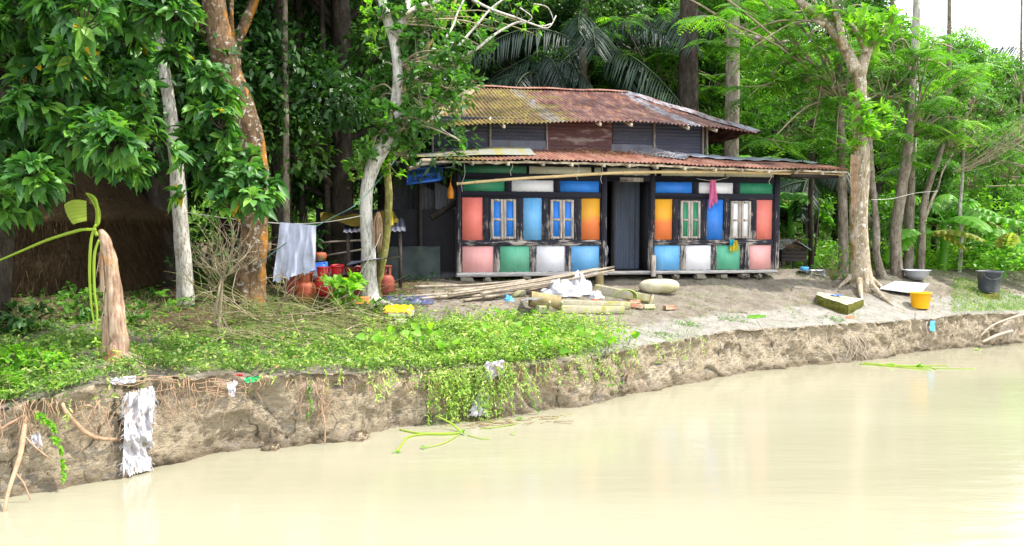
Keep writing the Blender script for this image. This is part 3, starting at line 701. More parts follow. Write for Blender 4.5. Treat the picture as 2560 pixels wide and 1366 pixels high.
a0, a1, z0, z1 = R4(1528, 1640, 362, 384, UB); mb = MB(); mb.grid(lambda u, v: (a0 + (a1 - a0) * u, UB - .03 + .015 * math.sin(u * 14 + v * 2), z0 + (z1 - z0) * v), 24, 4); part('patch_sheet', mb, M['tin_grey'], house)
mb = MB()
bx(mb, ux0, ux0 + .03, UB, 6.6, zu0 - .2, zu1 - .2, 0); bx(mb, ux1 - .03, ux1, UB, 6.6, zu0 - .2, zu1 - .2, 0); bx(mb, ux0, ux1, 6.6, 6.63, zu0 - .2, zu1 - .2, 0); part('upper_side_wall', mb, M['black_in'], house, smooth=False)
# main hip roof
EB, RB = .4, 5.0
eav = [(1030, 320), (1100, 317), (1240, 309), (1480, 303), (1640, 306), (1780, 318), (1902, 333)]
E = [LP(x, y, EB) for x, y in eav]; ea = np.array([e[0] for e in E]); ez_ = np.array([e[1] for e in E])
rl = LP(1190, 218, RB); rr = LP(1566, 231, RB)
A0, A1 = ea[0], ea[-1]
def zev(a): return float(np.interp(a, ea, ez_))
def roof_top(a):
    if a < rl[0]: f = (a - A0) / (rl[0] - A0); return EB + (RB - EB) * f, ez_[0] + (rl[1] - ez_[0]) * f
    if a > rr[0]: f = (A1 - a) / (A1 - rr[0]); return EB + (RB - EB) * f, ez_[-1] + (rr[1] - ez_[-1]) * f
    f = (a - rl[0]) / (rr[0] - rl[0]); return RB, rl[1] + (rr[1] - rl[1]) * f
PITCHW = .092; WN = (A1 - A0) / PITCHW
def roof_pt(a, v, off=0.0):
    tb, tz = roof_top(a); b = EB + (tb - EB) * v; z0 = zev(a); z = z0 + (tz - z0) * v - .05 * math.sin(PI * v) * min(1, (tb - EB))
    w_ = .017 * math.sin(2 * PI * (a - A0) / PITCHW)
    lap = .012 * (1 if v < .5 else 0)
    return (a, b - w_ * .35, z + w_ * .94 + off + .02 * mnoise.noise(Vector((a * .9, v * 2, 0))))
mb = MB(); nu = int(WN * 7); nv = 14
vs = [roof_pt(A0 + .03 + (A1 - A0 - .06) * i / nu, j / nv) for j in range(nv + 1) for i in range(nu + 1)]
# per-sheet shade: each roofing sheet is about 0.75 m wide
sheet = [(math.sin(math.floor((A0 + (A1 - A0) * i / nu + 20) / .40) * 12.9898 + (0 if j > nv * .55 else 0) * 4.1) * 43758.5) % 1.0 for j in range(nv + 1) for i in range(nu + 1)]
qs = [(j * (nu + 1) + i, j * (nu + 1) + i + 1, (j + 1) * (nu + 1) + i + 1, (j + 1) * (nu + 1) + i) for j in range(nv) for i in range(nu)]
mb.add(vs, qs, None, sheet); roof = part('main_roof', mb, M['tin_roof'], house, 'upper hip roof of rusty corrugated tin, mossy yellow at both ends')
# back and end slopes
BB = 7.4; zb = float(np.mean(ez_))
mb = MB(); corr(mb, (A0, BB, zb), (A1, BB, zb), (rr[0], RB, rr[1]), (rl[0], RB, rl[1]), .1, .015, (0, .3, .9), 4)
corr(mb, (A0, EB, ez_[0]), (A0, BB, zb), (rl[0], RB + .02, rl[1]), (rl[0], RB, rl[1]), .1, .015, (-.3, 0, .9), 4)
corr(mb, (A1, EB, ez_[-1]), (A1, BB, zb), (rr[0], RB + .02, rr[1]), (rr[0], RB, rr[1]), .1, .015, (.3, 0, .9), 4); part('rear_roof', mb, M['tin_roof'], house)
def cap(p, q, n=1):
    mb = MB(); p = Vector(p); q = Vector(q); d = (q - p).normalized(); s = Vector((0, 1, 0)) if abs(d.x) > .8 else Vector((0, 0, 1)).cross(d).normalized()
    mb.grid(lambda u, v: p.lerp(q, u) + s * ((v - .5) * .34) + Vector((0, 0, .035 - abs(v - .5) * .14 + .012 * math.sin(u * 17))), 18, 4, rnd=.9)
    return mb
o = part('ridge_cap', cap((rl[0], RB, rl[1] + .02), (rr[0], RB, rr[1] + .02)), M['tin_verandah'], roof)
o = part('ridge_cap', cap((A0, EB, ez_[0] + .02), (rl[0], RB, rl[1] + .02)), M['tin_roof'], roof)
o = part('ridge_cap', cap((A1, EB, ez_[-1] + .02), (rr[0], RB, rr[1] + .02)), M['tin_roof'], roof)
for x in (1260, 1500, 1578, 1720, 1790):
    a = LP(x, 320, .45)[0]; mb = MB(); mb.box((a, .7, zev(a) + .02), (.05, .6, .07), bev=.004, rx=.3); part('rafter_end', mb, M['w_pale'], roof)
# verandah roof
VF = [(1022, 400), (1096, 398), (1300, 399), (1560, 404), (1700, 411), (1900, 419), (2124, 425)]
VBk = [(1022, 391), (1120, 381), (1240, 374), (1500, 376), (1725, 388), (1900, 399), (2124, 412)]
FB, BBk = -.6, 1.0
vf = [LP(x, y, FB) for x, y in VF]; vb = [LP(x, y, BBk) for x, y in VBk]
fa, fz = np.array([p[0] for p in vf]), np.array([p[1] for p in vf]); ba, bz = np.array([p[0] for p in vb]), np.array([p[1] for p in vb])
a_l, a_r = fa[0], fa[-1]
def vpt(a, v, dz=0.0):
    z0 = float(np.interp(a, fa, fz)); z1 = float(np.interp(a, ba, bz)); w_ = .014 * math.sin(2 * PI * a / PITCHW)
    return (a, FB + (BBk - FB) * v, z0 + (z1 - z0) * v + w_ + dz + .02 * mnoise.noise(Vector((a * 1.1, v * 2, 4))) - (.01 * math.sin(a * 2.3)))
mb = MB(); a_c = LP(1090, 398, FB)[0]
nu = int((a_r - a_c) / PITCHW * 7)
mb.grid(lambda u, v: vpt(a_c + (a_r - a_c) * u, v), nu, 8); vroof = part('verandah_roof', mb, M['tin_verandah'], house, 'low rusty corrugated verandah roof running past the right end of the house')
mb = MB(); a_m = LP(1330, 385, .3)[0]
mb.grid(lambda u, v: (a_l + (a_m - a_l) * u, -.42 + 1.3 * v + .35 * u * (1 - v) , vpt(a_l + (a_m - a_l) * u, min(1, .15 + .85 * v + .2 * u))[2] + .03 + .006 * math.sin(v * PI)), 30, 5, rnd=.4); part('lap_sheet', mb, tinm := tin('yellowed_tin', (.20, .21, .20), (.22, .19, .04), .45, .6), vroof, 'smooth yellowed sheet lapped over the left end')
mb = MB(); s0 = LP(1700, 395, .5)[0]
mb.grid(lambda u, v: (s0 + (a_r - s0) * u, .35 + .65 * v, vpt(s0 + (a_r - s0) * u, .6 + .4 * v)[2] + .04), 30, 3, rnd=.4); part('lap_sheet', mb, M['tin_silver'], vroof, 'silvery flat sheet along the top of the right end')
mb = MB(); p = [LP(1590, 371, .4), LP(1640, 361, .4), LP(1720, 392, .1), LP(1700, 398, .1)]
corr(mb, (p[0][0], .75, p[0][1] - .06), (p[3][0], -.1, p[3][1] - .02), (p[2][0], .1, p[2][1]), (p[1][0], .8, p[1][1]), .08, .012, (0, .3, .9), 2); part('loose_sheet', mb, M['tin_wall'], vroof, 'dark sheet lying loose and tilted on the verandah roof')
mb = MB(); mb.grid(lambda u, v: (a_c + (a_r - a_c) * u, FB + .04 + .03 * v, vpt(a_c + (a_r - a_c) * u, 0)[2] * 1 - .035 - .035 * v), 60, 1)
for i in range(40):
    u0 = i / 40; u1 = (i + 1) / 40; A = a_c + (a_r - a_c) * u0; B = a_c + (a_r - a_c) * u1
    mb.bar((A, FB + .06, float(np.interp(A, fa, fz)) - .05), (B, FB + .06, float(np.interp(B, fa, fz)) - .05), .03, .035)
part('eave_batten', mb, M['w_pale'], vroof)
for x in (1182, 1272, 1360, 1432, 1512, 1575, 1645, 1715, 1792, 1858, 1925, 1995, 2060):
    a = LP(x, 408, FB)[0]; z = float(np.interp(a, fa, fz)); mb = MB(); mb.bar((a, FB + .03, z - .085), (a, BBk, float(np.interp(a, ba, bz)) - .09), .06, .075, bev=.006); part('rafter', mb, M['w_pale'], vroof)
mb = MB(); zr = float(np.interp(aR, fa, fz)); mb.bar((aR + .0, .0, zr - .11), (a_r - .1, .0, float(np.interp(a_r, fa, fz)) - .10), .09, .10, bev=.01)
mb.bar((aR, -.45, zr - .14), (a_r - .15, -.42, float(np.interp(a_r, fa, fz)) - .14), .06, .07, bev=.01); part('roof_beam', mb, M['w_dark'], vroof)
# ragged thatch and board ends at the left end of the eave
for (x0, y0, x1, y1) in ((1052, 402, 1135, 399), (1035, 413, 1125, 404), (1020, 424, 1060, 409)):
    A = LP(x0, y0, -.45); B = LP(x1, y1, -.45); mb = MB(); mb.bar((A[0], -.45, A[1]), (B[0], -.3, B[1]), .14, .07, bev=.012); part('eave_board', mb, M['w_pale'], vroof)
# left annex: dark recess with upright sheets
an = LP(985, 560, 1.3)[0]
mb = MB(); corr(mb, (an, 1.6, -.2), (0, 1.6, -.2), (0, 1.6, 2.5), (an, 1.6, 2.5), .11, .016, (0, 1, 0)); part('annex_wall', mb, M['tin_wall'], house)
for x0, x1, b in ((1088, 1142, .55), (1046, 1086, .9)):
    A0_, A1_ = LP(x0, 560, b)[0], LP(x1, 560, b)[0]; mb = MB(); corr(mb, (A0_, b, -.06), (A1_, b - .1, -.04), (A1_, b - .1, LP(x1, 480, b)[1]), (A0_, b, LP(x0, 468, b)[1] + .1), .085, .016, (0, 1, 0)); part('annex_sheet', mb, M['tin_wall'], house)
mb = MB(); A = LP(1078, 545, .5); B = LP(1143, 505, .4); mb.bar((A[0], .48, A[1]), (B[0], .38, B[1]), .05, .12, bev=.01)
A = LP(1052, 470, .45); mb.bar((A[0], .5, -.1), (A[0] - .02, .5, 2.3), .07, .07, bev=.01); part('annex_brace', mb, M['w_dark'], house)
mb = MB(); mb.grid(lambda u, v: (an - .9 + (0.8 - an) * u, -.75 + 3.9 * v, 2.16 + .33 * v + .02 * math.sin(u * 20)), 20, 6); part('annex_roof', mb, M['tin_grey'], house)
# ================================================================== vegetation
def path(pts, Y, dy=None):
    """pixel polyline at distance Y (dy: extra distance per point)"""
    return [P(p[0], p[1], Y + (dy[i] if dy else 0)) for i, p in enumerate(pts)]
def pr(wpx, Y): return wpx / 2 * Y / FPX
def trunk_obj(name, label, cat, pts, widths, mat, Y=None, base=None, flare=1.0, limbs=(), sides=14, group=None, rough=.10, roots=0, bury=.15):
    """pts: pixel polyline from the ground up; widths in pixels. Returns the tree's Empty, its distance"""
    g = G(*pts[0]) if base is None else base
    Y = g.y if Y is None else Y
    t = thing(name, label, cat, (g.x, g.y, g.z), 0, group)
    mb = MB(); wp = path(pts, Y); wp[0].z = min(wp[0].z, g.z)
    wp = [wp[0] - Vector((0, 0, bury))] + wp; ws = [widths[0] * flare] + list(widths)
    mb.tube(wp, [pr(q, Y) for q in ws], sides, smooth=6, rough=rough, seed=g.x)
    for lp, lw in limbs:
        yy = Y; mb.tube(path(lp, Y, [.25 * k for k in range(len(lp))]), [pr(q, Y) for q in lw], 10, smooth=5, rough=rough, seed=lp[0][0])
    for k in range(roots):
        a = k * 2 * PI / roots + random.uniform(-.3, .3); r0 = pr(widths[0], Y) * .8
        ln = random.uniform(2.6, 5.5) * r0; p0 = Vector((wp[1].x, wp[1].y, g.z + r0 * 1.3)); pts2 = []
        for s_ in (0.3, .9, 1.6, 2.6):
            q = s_ / 2.6 * ln; x = p0.x + math.cos(a + s_ * .15) * (q + r0 * .4); y = p0.y + math.sin(a + s_ * .15) * (q + r0 * .4)
            pts2.append(Vector((x, y, gz(x, y) + max(.0, (1.6 - s_)) * r0 * .6 - (.03 if s_ > 2 else 0))))
        mb.tube(pts2, [r0 * .42, r0 * .24, r0 * .13, r0 * .05], 8, smooth=4, rough=.3, seed=k)
    mb.build('trunk', mat, t)
    return t, Y
def rosettes(C, Dr, n_leaf, L, W, rg, kind='leaf', spread=1.0, droop=.3, rndv=None):
    """whorls of leaves at points C pointing along Dr"""
    n = len(C); k = n_leaf
    D = np.repeat(Dr, k, 0); Pn = np.repeat(C, k, 0)
    a = rg.uniform(0, 2 * PI, n * k); ref = np.cross(D, rg.normal(size=(n * k, 3))); ref /= np.linalg.norm(ref, axis=1, keepdims=True) + 1e-9
    el = rg.uniform(.15, 1.0, n * k)[:, None] * spread
    dd = D * (1 - el * .75) + ref * (.35 + el)
    dd /= np.linalg.norm(dd, axis=1, keepdims=True)
    nn = D * 1.0 + rg.normal(size=(n * k, 3)) * .35 + np.array([0, 0, .8])
    base = rg.uniform(0, .62, n)
    rv = np.repeat(base, k) + rg.uniform(0, .38, n * k) if rndv is None else rndv
    Pn = Pn - D * (rg.uniform(0, .35, n * k) * L)[:, None]
    return Pn, dd, nn, L * rg.uniform(.65, 1.15, n * k), W * rg.uniform(.7, 1.1, n * k), droop, rv
def blob_points(n, c, r, rg, shell=.55):
    d = rg.normal(size=(n, 3)); d /= np.linalg.norm(d, axis=1, keepdims=True)
    q = (shell + (1 - shell) * rg.uniform(0, 1, n)[:, None] ** .6)
    return np.array(c) + d * q * np.array(r), d
def px_clumps(defs, Y, spread, rg):
    """(px, py, radius px, count[, dY]) -> centres and radii"""
    out = []
    for df in defs:
        x, y, r, n = df[:4]; yy = Y + (df[4] if len(df) > 4 else 0) + rg.uniform(-spread, spread)
        c = P(x, y, yy); rr = r * yy / FPX; out.append((c, rr, n))
    return out
def leafy_crown(tree, cl, mat, twigmat, anchor, n_leaf=7, L=.2, W=.09, kind='leaf', seed=1, up=.5, squash=.8, twig_r=.012, droop=.3, name='crown', yellow=0):
    rg = np.random.default_rng(seed); mb = MB(); tw = MB()
    for c, r, n in cl:
        pts, d = blob_points(n, c, (r, r, r * squash), rg, .35)
        dr = d * .6 + rg.normal(size=d.shape) * .4 + np.array([0, 0, up]); dr /= np.linalg.norm(dr, axis=1, keepdims=True)
        a = rosettes(pts, dr, n_leaf, L, W, rg, droop=droop)
        if yellow: a[6][rg.uniform(0, 1, len(a[6])) < yellow] = .99
        mb.leaves(a[0], a[1], a[2], a[3], a[4], kind, a[5], a[6])
        hub = Vector(c) - Vector((0, 0, r * .4))
        if anchor is not None:
            an = min(anchor, key=lambda q: (Vector(q) - hub).length)
            mid = (Vector(an) + hub) / 2 + Vector((rg.uniform(-.1, .1), rg.uniform(-.1, .1), .12))
            tw.tube([an, mid, hub], [twig_r * 2.4, twig_r * 1.8, twig_r * 1.3], 5, smooth=4)
        for p in pts[:: max(1, n // 26)]:
            m = (hub + Vector(p)) / 2 + Vector((0, 0, -.05)); tw.tube([hub, m, p], [twig_r, twig_r * .7, twig_r * .4], 4, smooth=2, cap=False)
    cr = mb.build(name, mat, tree)
    if tw.n: tw.build('branch', twigmat, tree)
    return cr

# ---------- the broad-leaved tree that fills the upper left
g = G(150, 800)
tt = thing('broadleaf_tree', 'broad-leaved tree with drooping whorls of big leaves filling the upper left', 'tree', tuple(g))
mb = MB(); bp = [Vector((-6.6, 9.6, 1.0)), Vector((-6.5, 9.7, 3.0)), Vector((-6.2, 9.6, 5.2)), Vector((-6.0, 9.4, 8.0))]
mb.tube(bp, [.2, .17, .14, .1], 12, smooth=5, rough=.2)
an = [bp[2], bp[3], bp[1]]
rg = np.random.default_rng(3)
for tgt in [(60, 60), (250, 60), (340, 0), (120, 220), (240, 200), (90, 420), (210, 400), (200, 560)]:
    e = P(tgt[0], tgt[1], rg.uniform(9.3, 10.4)); s0 = bp[1].lerp(bp[3], rg.uniform(0.1, .9)); m = s0.lerp(e, .55) + Vector((0, 0, .35))
    mb.tube([s0, m, e], [.06, .035, .015], 7, smooth=5, rough=.2); an += [m, e]
mb.build('trunk', M['bark_dark'], tt)
defs = []
for x in range(-60, 480, 62):
    for y in range(-50, 560, 62):
        if x > 325 and y > 70: continue
        if y > 430 and x > 300: continue
        if y > 385 and x > 100: continue
        defs.append((x + rg.uniform(-26, 26), y + rg.uniform(-26, 26), rg.uniform(42, 78), int(rg.uniform(13, 26)), rg.uniform(-1.2, 1.6)))
defs += [(550, 230, 50, 20, .5), (520, 190, 36, 12, .4), (520, 350, 58, 24, .2), (595, 400, 56, 26, .1), (550, 300, 46, 18, .2), (605, 455, 62, 30, -.1), (660, 470, 46, 18, -.2), (540, 440, 52, 20, .1), (500, 400, 45, 10, .3),
         (432, 132, 24, 7, -.6), (440, 20, 50, 12, -.2), (400, 20, 50, 12, -.2), (640, 500, 42, 9, -.2), (575, 500, 40, 6, .2), (455, 485, 22, 2, -.7), (430, 375, 20, 3, -.4), (365, 270, 34, 6, -.3), (330, 330, 45, 8, -.2), (350, 200, 40, 8, 0), (480, 270, 28, 5, .4), (470, 330, 28, 5, .4), (350, 130, 45, 10, .2), (340, 420, 40, 8, .4), (380, 330, 24, 4, .5), (260, 320, 60, 12, -.9), (170, 340, 60, 12, -.9)]
leafy_crown(tt, px_clumps(defs, 9.0, .5, rg), M['big_leaf'], M['bark_dark'], None, 8, .20, .092, 'leaf', 11, up=.35, droop=.38, yellow=.003)

# ---------- slim white-barked tree
t, Y = trunk_obj('white_trunk_tree', 'slim straight tree with pale whitish trunk between the leafy crown and the brown tree', 'tree',
    [(464, 762), (462, 690), (455, 600), (448, 500), (440, 400), (428, 300), (412, 180), (396, 70), (380, -60)], [46, 40, 38, 36, 34, 32, 27, 22, 17], M['bark_white'], flare=1.5, roots=0)
leafy_crown(t, px_clumps([(380, -110, 90, 26), (440, -160, 90, 26), (330, -180, 90, 26)], Y, .5, rg), M['mid_leaf'], M['twig'], [P(380, -60, Y)], 7, .2, .09, seed=21)
# its leafy sprouts
leafy_crown(t, px_clumps([(425, 770, 60, 12, -.4), (380, 790, 55, 12, -.3), (345, 780, 40, 8, -.3), (480, 800, 34, 5, -.5), (470, 775, 35, 5, -.3), (370, 740, 30, 5, .2)], Y, .15, rg), M['fig_leaf'], M['twig_green'], None, 6, .16, .075, seed=22, name='sprouts', droop=.3)
# ---------- brown and orange forked tree
t, Y = trunk_obj('forked_brown_tree', 'big forked tree with brown and orange bark blotched white, behind the bare branches', 'tree',
    [(622, 762), (626, 690), (634, 600), (636, 500), (634, 400), (612, 290), (585, 225), (562, 150), (545, 60), (528, -60)], [86, 72, 68, 62, 66, 66, 64, 62, 56, 50], M['bark_orange'], flare=1.35,
    limbs=(([(604, 268), (588, 190), (590, 120), (612, 60), (636, 0), (660, -60)], [44, 36, 30, 27, 24, 22]), ([(560, 150), (520, 90), (490, 55), (470, 20), (440, -40)], [34, 27, 22, 18, 14]), ([(586, 130), (578, 60), (580, -40)], [16, 13, 10])), sides=18, rough=.2)
leafy_crown(t, px_clumps([(520, -150, 120, 40), (660, -140, 120, 40), (430, -120, 100, 30), (780, -160, 110, 30)], Y + .8, .6, rg), M['small_leaf'], M['twig'], [P(528, -60, Y), P(660, -60, Y)], 7, .18, .075, seed=23)
# ---------- curved white tree by the gas cylinders and the vine-covered stem beside it
t, Y = trunk_obj('curved_white_tree', 'white-barked tree bending right above the gas cylinders, branches reaching over the roof', 'tree',
    [(926, 762), (922, 700), (921, 620), (915, 540), (918, 470), (935, 410), (962, 360), (984, 310), (992, 240), (994, 170), (984, 100), (966, 40), (945, -40)], [50, 42, 36, 32, 32, 36, 36, 32, 27, 25, 25, 24, 21], M['bark_curved'], flare=1.4, roots=3,
    limbs=(([(988, 110), (1000, 60), (1016, 20), (1040, -50)], [24, 20, 17, 14]), ([(998, 60), (1040, 20), (1100, 0), (1180, -30)], [16, 13, 11, 9])))
WT = Y
twp = path([(992, 240), (984, 100), (994, 170), (984, 310), (1000, 60)], Y)
leafy_crown(t, px_clumps([(945, 250, 38, 14), (1010, 110, 40, 14), (1040, 130, 45, 12), (990, 80, 28, 7), (970, 330, 48, 20, -.2), (940, 285, 40, 15, -.2), (1010, 300, 48, 18, -.1), (1000, 370, 42, 14), (1060, 250, 45, 15), (1045, 190, 40, 12), (1100, 250, 40, 12), (1120, 205, 38, 10), (1135, 265, 28, 6), (1085, 305, 24, 4), (1040, 350, 30, 6), (930, 210, 30, 7), (925, 380, 30, 8), (1080, 170, 45, 9), (960, 170, 24, 5), (1150, 345, 14, 1, -.3), (970, 290, 35, 12, -.3), (890, 410, 30, 5, .2), (1140, 170, 30, 6), (1060, 60, 44, 10), (1110, 110, 40, 10), (1160, 130, 34, 8), (1200, 100, 34, 6), (1240, 60, 30, 5, .4), (960, 30, 34, 8), (1030, 30, 40, 9), (1080, 10, 36, 7), (1180, 190, 26, 5)], WT, .25, rg), M['fig_leaf'], M['twig'], twp, 7, .165, .08, 'obov', 31, up=.55, droop=.12, twig_r=.008)
# long bare twigs
mb = MB(); Yt = WT
for pts, ws in [([(1000, 150), (1030, 190), (1065, 235), (1085, 290), (1108, 325), (1142, 345)], [6, 5, 4, 3.5, 3, 2]), ([(1040, 200), (1085, 205), (1130, 240), (1165, 290)], [5, 4, 3, 2]),
                ([(1030, 205), (1110, 155), (1160, 100), (1195, 60), (1230, 20), (1300, -30)], [9, 8, 7, 6, 6, 5]), ([(1105, 165), (1180, 130), (1240, 85), (1300, 55), (1350, 66), (1378, 60)], [8, 7, 6, 5, 4, 3]),
                ([(1180, 0), (1230, 24), (1290, 45), (1330, 60), (1370, 70), (1390, 40)], [7, 6, 5, 4, 3, 3]), ([(1110, 100), (1130, 70), (1145, 30), (1170, -20)], [7, 6, 5, 5]),
                ([(1300, 20), (1330, 45), (1300, 62)], [3, 3, 2]), ([(1335, 10), (1370, 20), (1385, 55)], [3, 3, 2])]:
    mb.tube(path(pts, Yt, [.12 * k for k in range(len(pts))]), [pr(q, Yt) for q in ws], 6, smooth=6, rough=.2)
mb.build('bare_branch', M['bark_curved'], t)
t2, Y2 = trunk_obj('vine_stem_tree', 'thinner yellow-green mossy stem leaning close beside the curved white tree', 'tree',
    [(946, 745), (950, 680), (964, 600), (972, 500), (968, 420), (975, 370), (990, 300), (1005, 230), (1030, 130), (1065, 40), (1090, -40)], [22, 24, 22, 20, 18, 17, 16, 16, 15, 13, 12], M['bark_vine'], flare=1.2,
    limbs=(([(1020, 180), (1075, 110), (1110, 60), (1150, -20)], [11, 9, 8, 6]),), sides=10)
leafy_crown(t2, px_clumps([(960, 420, 30, 8, -.1), (985, 390, 26, 7, -.1), (965, 300, 24, 6), (880, 405, 28, 5), (1060, 30, 60, 14), (1130, 20, 70, 14), (1000, 440, 16, 3), (890, 440, 20, 3), (935, 60, 35, 8), (925, 120, 20, 4), (920, 20, 26, 6), (1290, 30, 50, 6, 1), (1330, 70, 30, 3, 1), (1210, 60, 50, 8, 1)], Y2, .2, rg), M['bright_leaf'], M['twig_green'], path([(975, 370), (968, 420), (1030, 130), (1065, 40)], Y2), 6, .12, .06, seed=33, twig_r=.006)

# ---------- right bank tree
t, Y = trunk_obj('spreading_root_tree', 'pale mossy tree with spreading roots and yellow-green sprouts at the roof end', 'tree',
    [(2152, 712), (2150, 650), (2146, 560), (2149, 470), (2154, 400), (2150, 330), (2152, 240), (2148, 170)], [62, 46, 43, 43, 40, 35, 29, 27], M['bark_mossy'], flare=1.15, roots=6, sides=18,
    limbs=(([(2140, 180), (2112, 120), (2075, 70), (2030, 30), (1985, -10)], [32, 24, 22, 20, 18]), ([(2112, 125), (2100, 70), (2088, 20), (2086, -50)], [20, 18, 17, 15]), ([(2150, 190), (2168, 130), (2195, 90), (2212, 60)], [30, 24, 18, 10]), ([(2060, 62), (2030, 50)], [12, 8]), ([(2165, 130), (2145, 85), (2125, 62)], [14, 12, 10])))
RT = Y
leafy_crown(t, px_clumps([(2145, 260, 34, 8, -.2), (2150, 300, 42, 12, -.25), (2145, 345, 34, 9, -.2), (2180, 325, 34, 8, -.2), (2165, 290, 30, 6, -.2), (2050, 30, 20, 4), (2160, 60, 40, 12), (2200, 70, 40, 12), (2180, 90, 36, 8), (2150, 40, 30, 7), (2220, 45, 34, 7), (2240, 280, 22, 4), (2215, 270, 20, 3)], RT, .12, rg), M['bright_leaf'], M['twig_green'], None, 5, .26, .10, 'leaf', 41, up=.9, droop=.1, name='sprouts')
leafy_crown(t, px_clumps([(2000, -120, 110, 24), (2100, -160, 120, 30), (2250, -130, 110, 24)], RT, .5, rg), M['mid_leaf'], M['twig'], [P(2086, -50, RT)], 6, .2, .09, seed=42)
# hanging aerial roots
mb = MB()
for k in range(9):
    x = 2128 + k * 2.4; mb.tube(path([(x, 385 + k), (x - 3, 440), (x + 1, 500), (x - 4 + k * .5, 545 - 6 * (k % 4))], RT - .32), [.008, .007, .006, .003], 4, smooth=3)
mb.build('aerial_roots', M['root'], t)

# ---------- mid-distance trunks on the right bank
for (lab, pts, ws, mt) in [
    ('slender grey tree just right of the spreading-root tree', [(2205, 695), (2192, 640), (2190, 560), (2182, 470), (2176, 400), (2172, 250)], [26, 18, 16, 15, 14, 12], 'bark_grey'),
    ('stout grey trunk standing between the slender tree and the metal basin', [(2243, 690), (2238, 600), (2250, 500), (2264, 420), (2272, 340), (2280, 200)], [30, 26, 26, 26, 20, 18], 'bark_grey'),
    ('forked brownish trunk rising behind the metal basin', [(2302, 678), (2304, 600), (2308, 520), (2326, 450), (2342, 410), (2372, 320)], [18, 16, 15, 14, 13, 8], 'bark_grey'),
    ('thin whitish crooked trunk left of the dark bucket', [(2398, 680), (2404, 600), (2400, 520), (2406, 450), (2412, 300)], [11, 9, 8, 7, 5], 'bark_white'),
    ('dark leaning trunk beside the right end of the house', [(1958, 640), (1968, 560), (1982, 440), (1990, 300)], [32, 26, 24, 20], 'bark_dark'),
    ('straight dark pole-like trunk under the roof end', [(2028, 672), (2026, 560), (2028, 440), (2030, 300)], [14, 13, 12, 11], 'bark_dark')]:
    tr, yy = trunk_obj('slim_tree', lab, 'tree', pts, ws, M[mt], flare=1.6, rough=.25, group='trees standing behind the right bank',
        limbs=((([(2306, 560), (2330, 500), (2345, 470)], [10, 8, 6]), ([(2345, 470), (2356, 430), (2385, 380)], [6, 5, 3]),) if 'forked' in lab else ((([(2190, 580), (2170, 540), (2160, 520)], [9, 8, 5]),) if 'slender' in lab else ((([(2036, 640), (2044, 560), (2050, 500)], [6, 5, 4]),) if 'pole' in lab else ()))))
    top = path([pts[-1]], yy)[0]
    leafy_crown(tr, [(top + Vector((rg.uniform(-.6, .6), rg.uniform(0, 1.2), rg.uniform(-.2, 1.0))), .8, 26) for _ in range(4)], M['mid_leaf'], M['twig'], [top], 6, .14, .06, seed=int(pts[0][0]))

# ---------- feathery trees (fern-like compound leaves)
def fronds(mb, P0, D0, L, rg, npair=9, plen=.36, drp=.5):
    n = len(P0); Z = np.array([0, 0, 1.0])
    D0 = D0 / np.linalg.norm(D0, axis=1, keepdims=True)
    S = np.cross(D0, Z); S /= np.linalg.norm(S, axis=1, keepdims=True) + 1e-9
    rb = rg.uniform(0, 1, n)
    for i in range(npair):
        f = .12 + .88 * i / (npair - 1)
        c = P0 + D0 * (L * f)[:, None] - Z * (L * drp * f * f)[:, None]
        w = plen * math.sin(PI * (.12 + .8 * f)) 
        for sg in (-1, 1):
            d = S * sg * .9 + D0 * .42 - Z * .32 + rg.normal(size=(n, 3)) * .05
            mb.leaves(c, d, np.tile(Z, (n, 1)) + D0 * .3, L * w, L * .085, 'rhomb', .12, np.clip(rb + rg.uniform(-.15, .15, n), 0, 1), fold=.05)
def feather_tree(label, trunkpts, ws, cl, Y, seed, mat='feather_leaf', base=None, barkm='bark_grey', L=.55, n_per=5, group=None, limbs=()):
    rg = np.random.default_rng(seed)
    tr, _ = trunk_obj('feathery_tree', label, 'tree', trunkpts, ws, M[barkm], Y=Y, base=base, group=group, limbs=limbs)
    mb = MB(); tw = MB(); anc = path(trunkpts[-2:], Y)
    for (x, y, r, n) in cl:
        c = P(x, y, Y + rg.uniform(-1.2, .8)); rr = r * Y / FPX
        hubs, d = blob_points(n, c, (rr, rr, rr * .5), rg, .2)
        an = anc[int(rg.integers(len(anc)))]
        tw.tube([an, an.lerp(c, .5) + Vector((0, 0, .3)), c], [.035, .025, .014], 5, smooth=4)
        for h in hubs:
            tw.tube([c, Vector(h)], [.012, .006], 4, smooth=1, cap=False)
            az = rg.uniform(0, 2 * PI, n_per); D = np.stack([np.cos(az), np.sin(az) - .25, rg.uniform(-.15, .35, n_per)], 1)
            fronds(mb, np.tile(h, (n_per, 1)), D, L * rg.uniform(.7, 1.15, n_per), rg)
    mb.build('crown', M[mat], tr); tw.build('branch', M['twig'], tr)
feather_tree('feathery fern-leaved tree spreading over the verandah roof end', [(2110, 640), (2105, 450), (2100, 250), (2090, 60)], [26, 22, 18, 12],
    [(x, y, 62, 5) for x, y in [(1420, -150), (1520, -210), (1600, -140), (1700, -200), (1790, -150), (1880, -190), (1980, -140), (2080, -180), (2200, -150), (1780, 40), (1860, 20), (1920, 60), (1800, 110), (1880, 120), (1960, 20), (2180, 30), (1960, 130), (2040, 110), (1930, 190), (2010, 200), (2080, 220), (1960, 250), (2040, 270), (2090, 300), (1960, 340), (2030, 345), (2090, 370), (1930, 350), (1900, 215), (2010, 160), (2130, 130), (2050, 40), (1990, 60), (2110, 40)]], 18.5, 51)  # clumps above the frame are added, unseen, to dapple the roof with shade
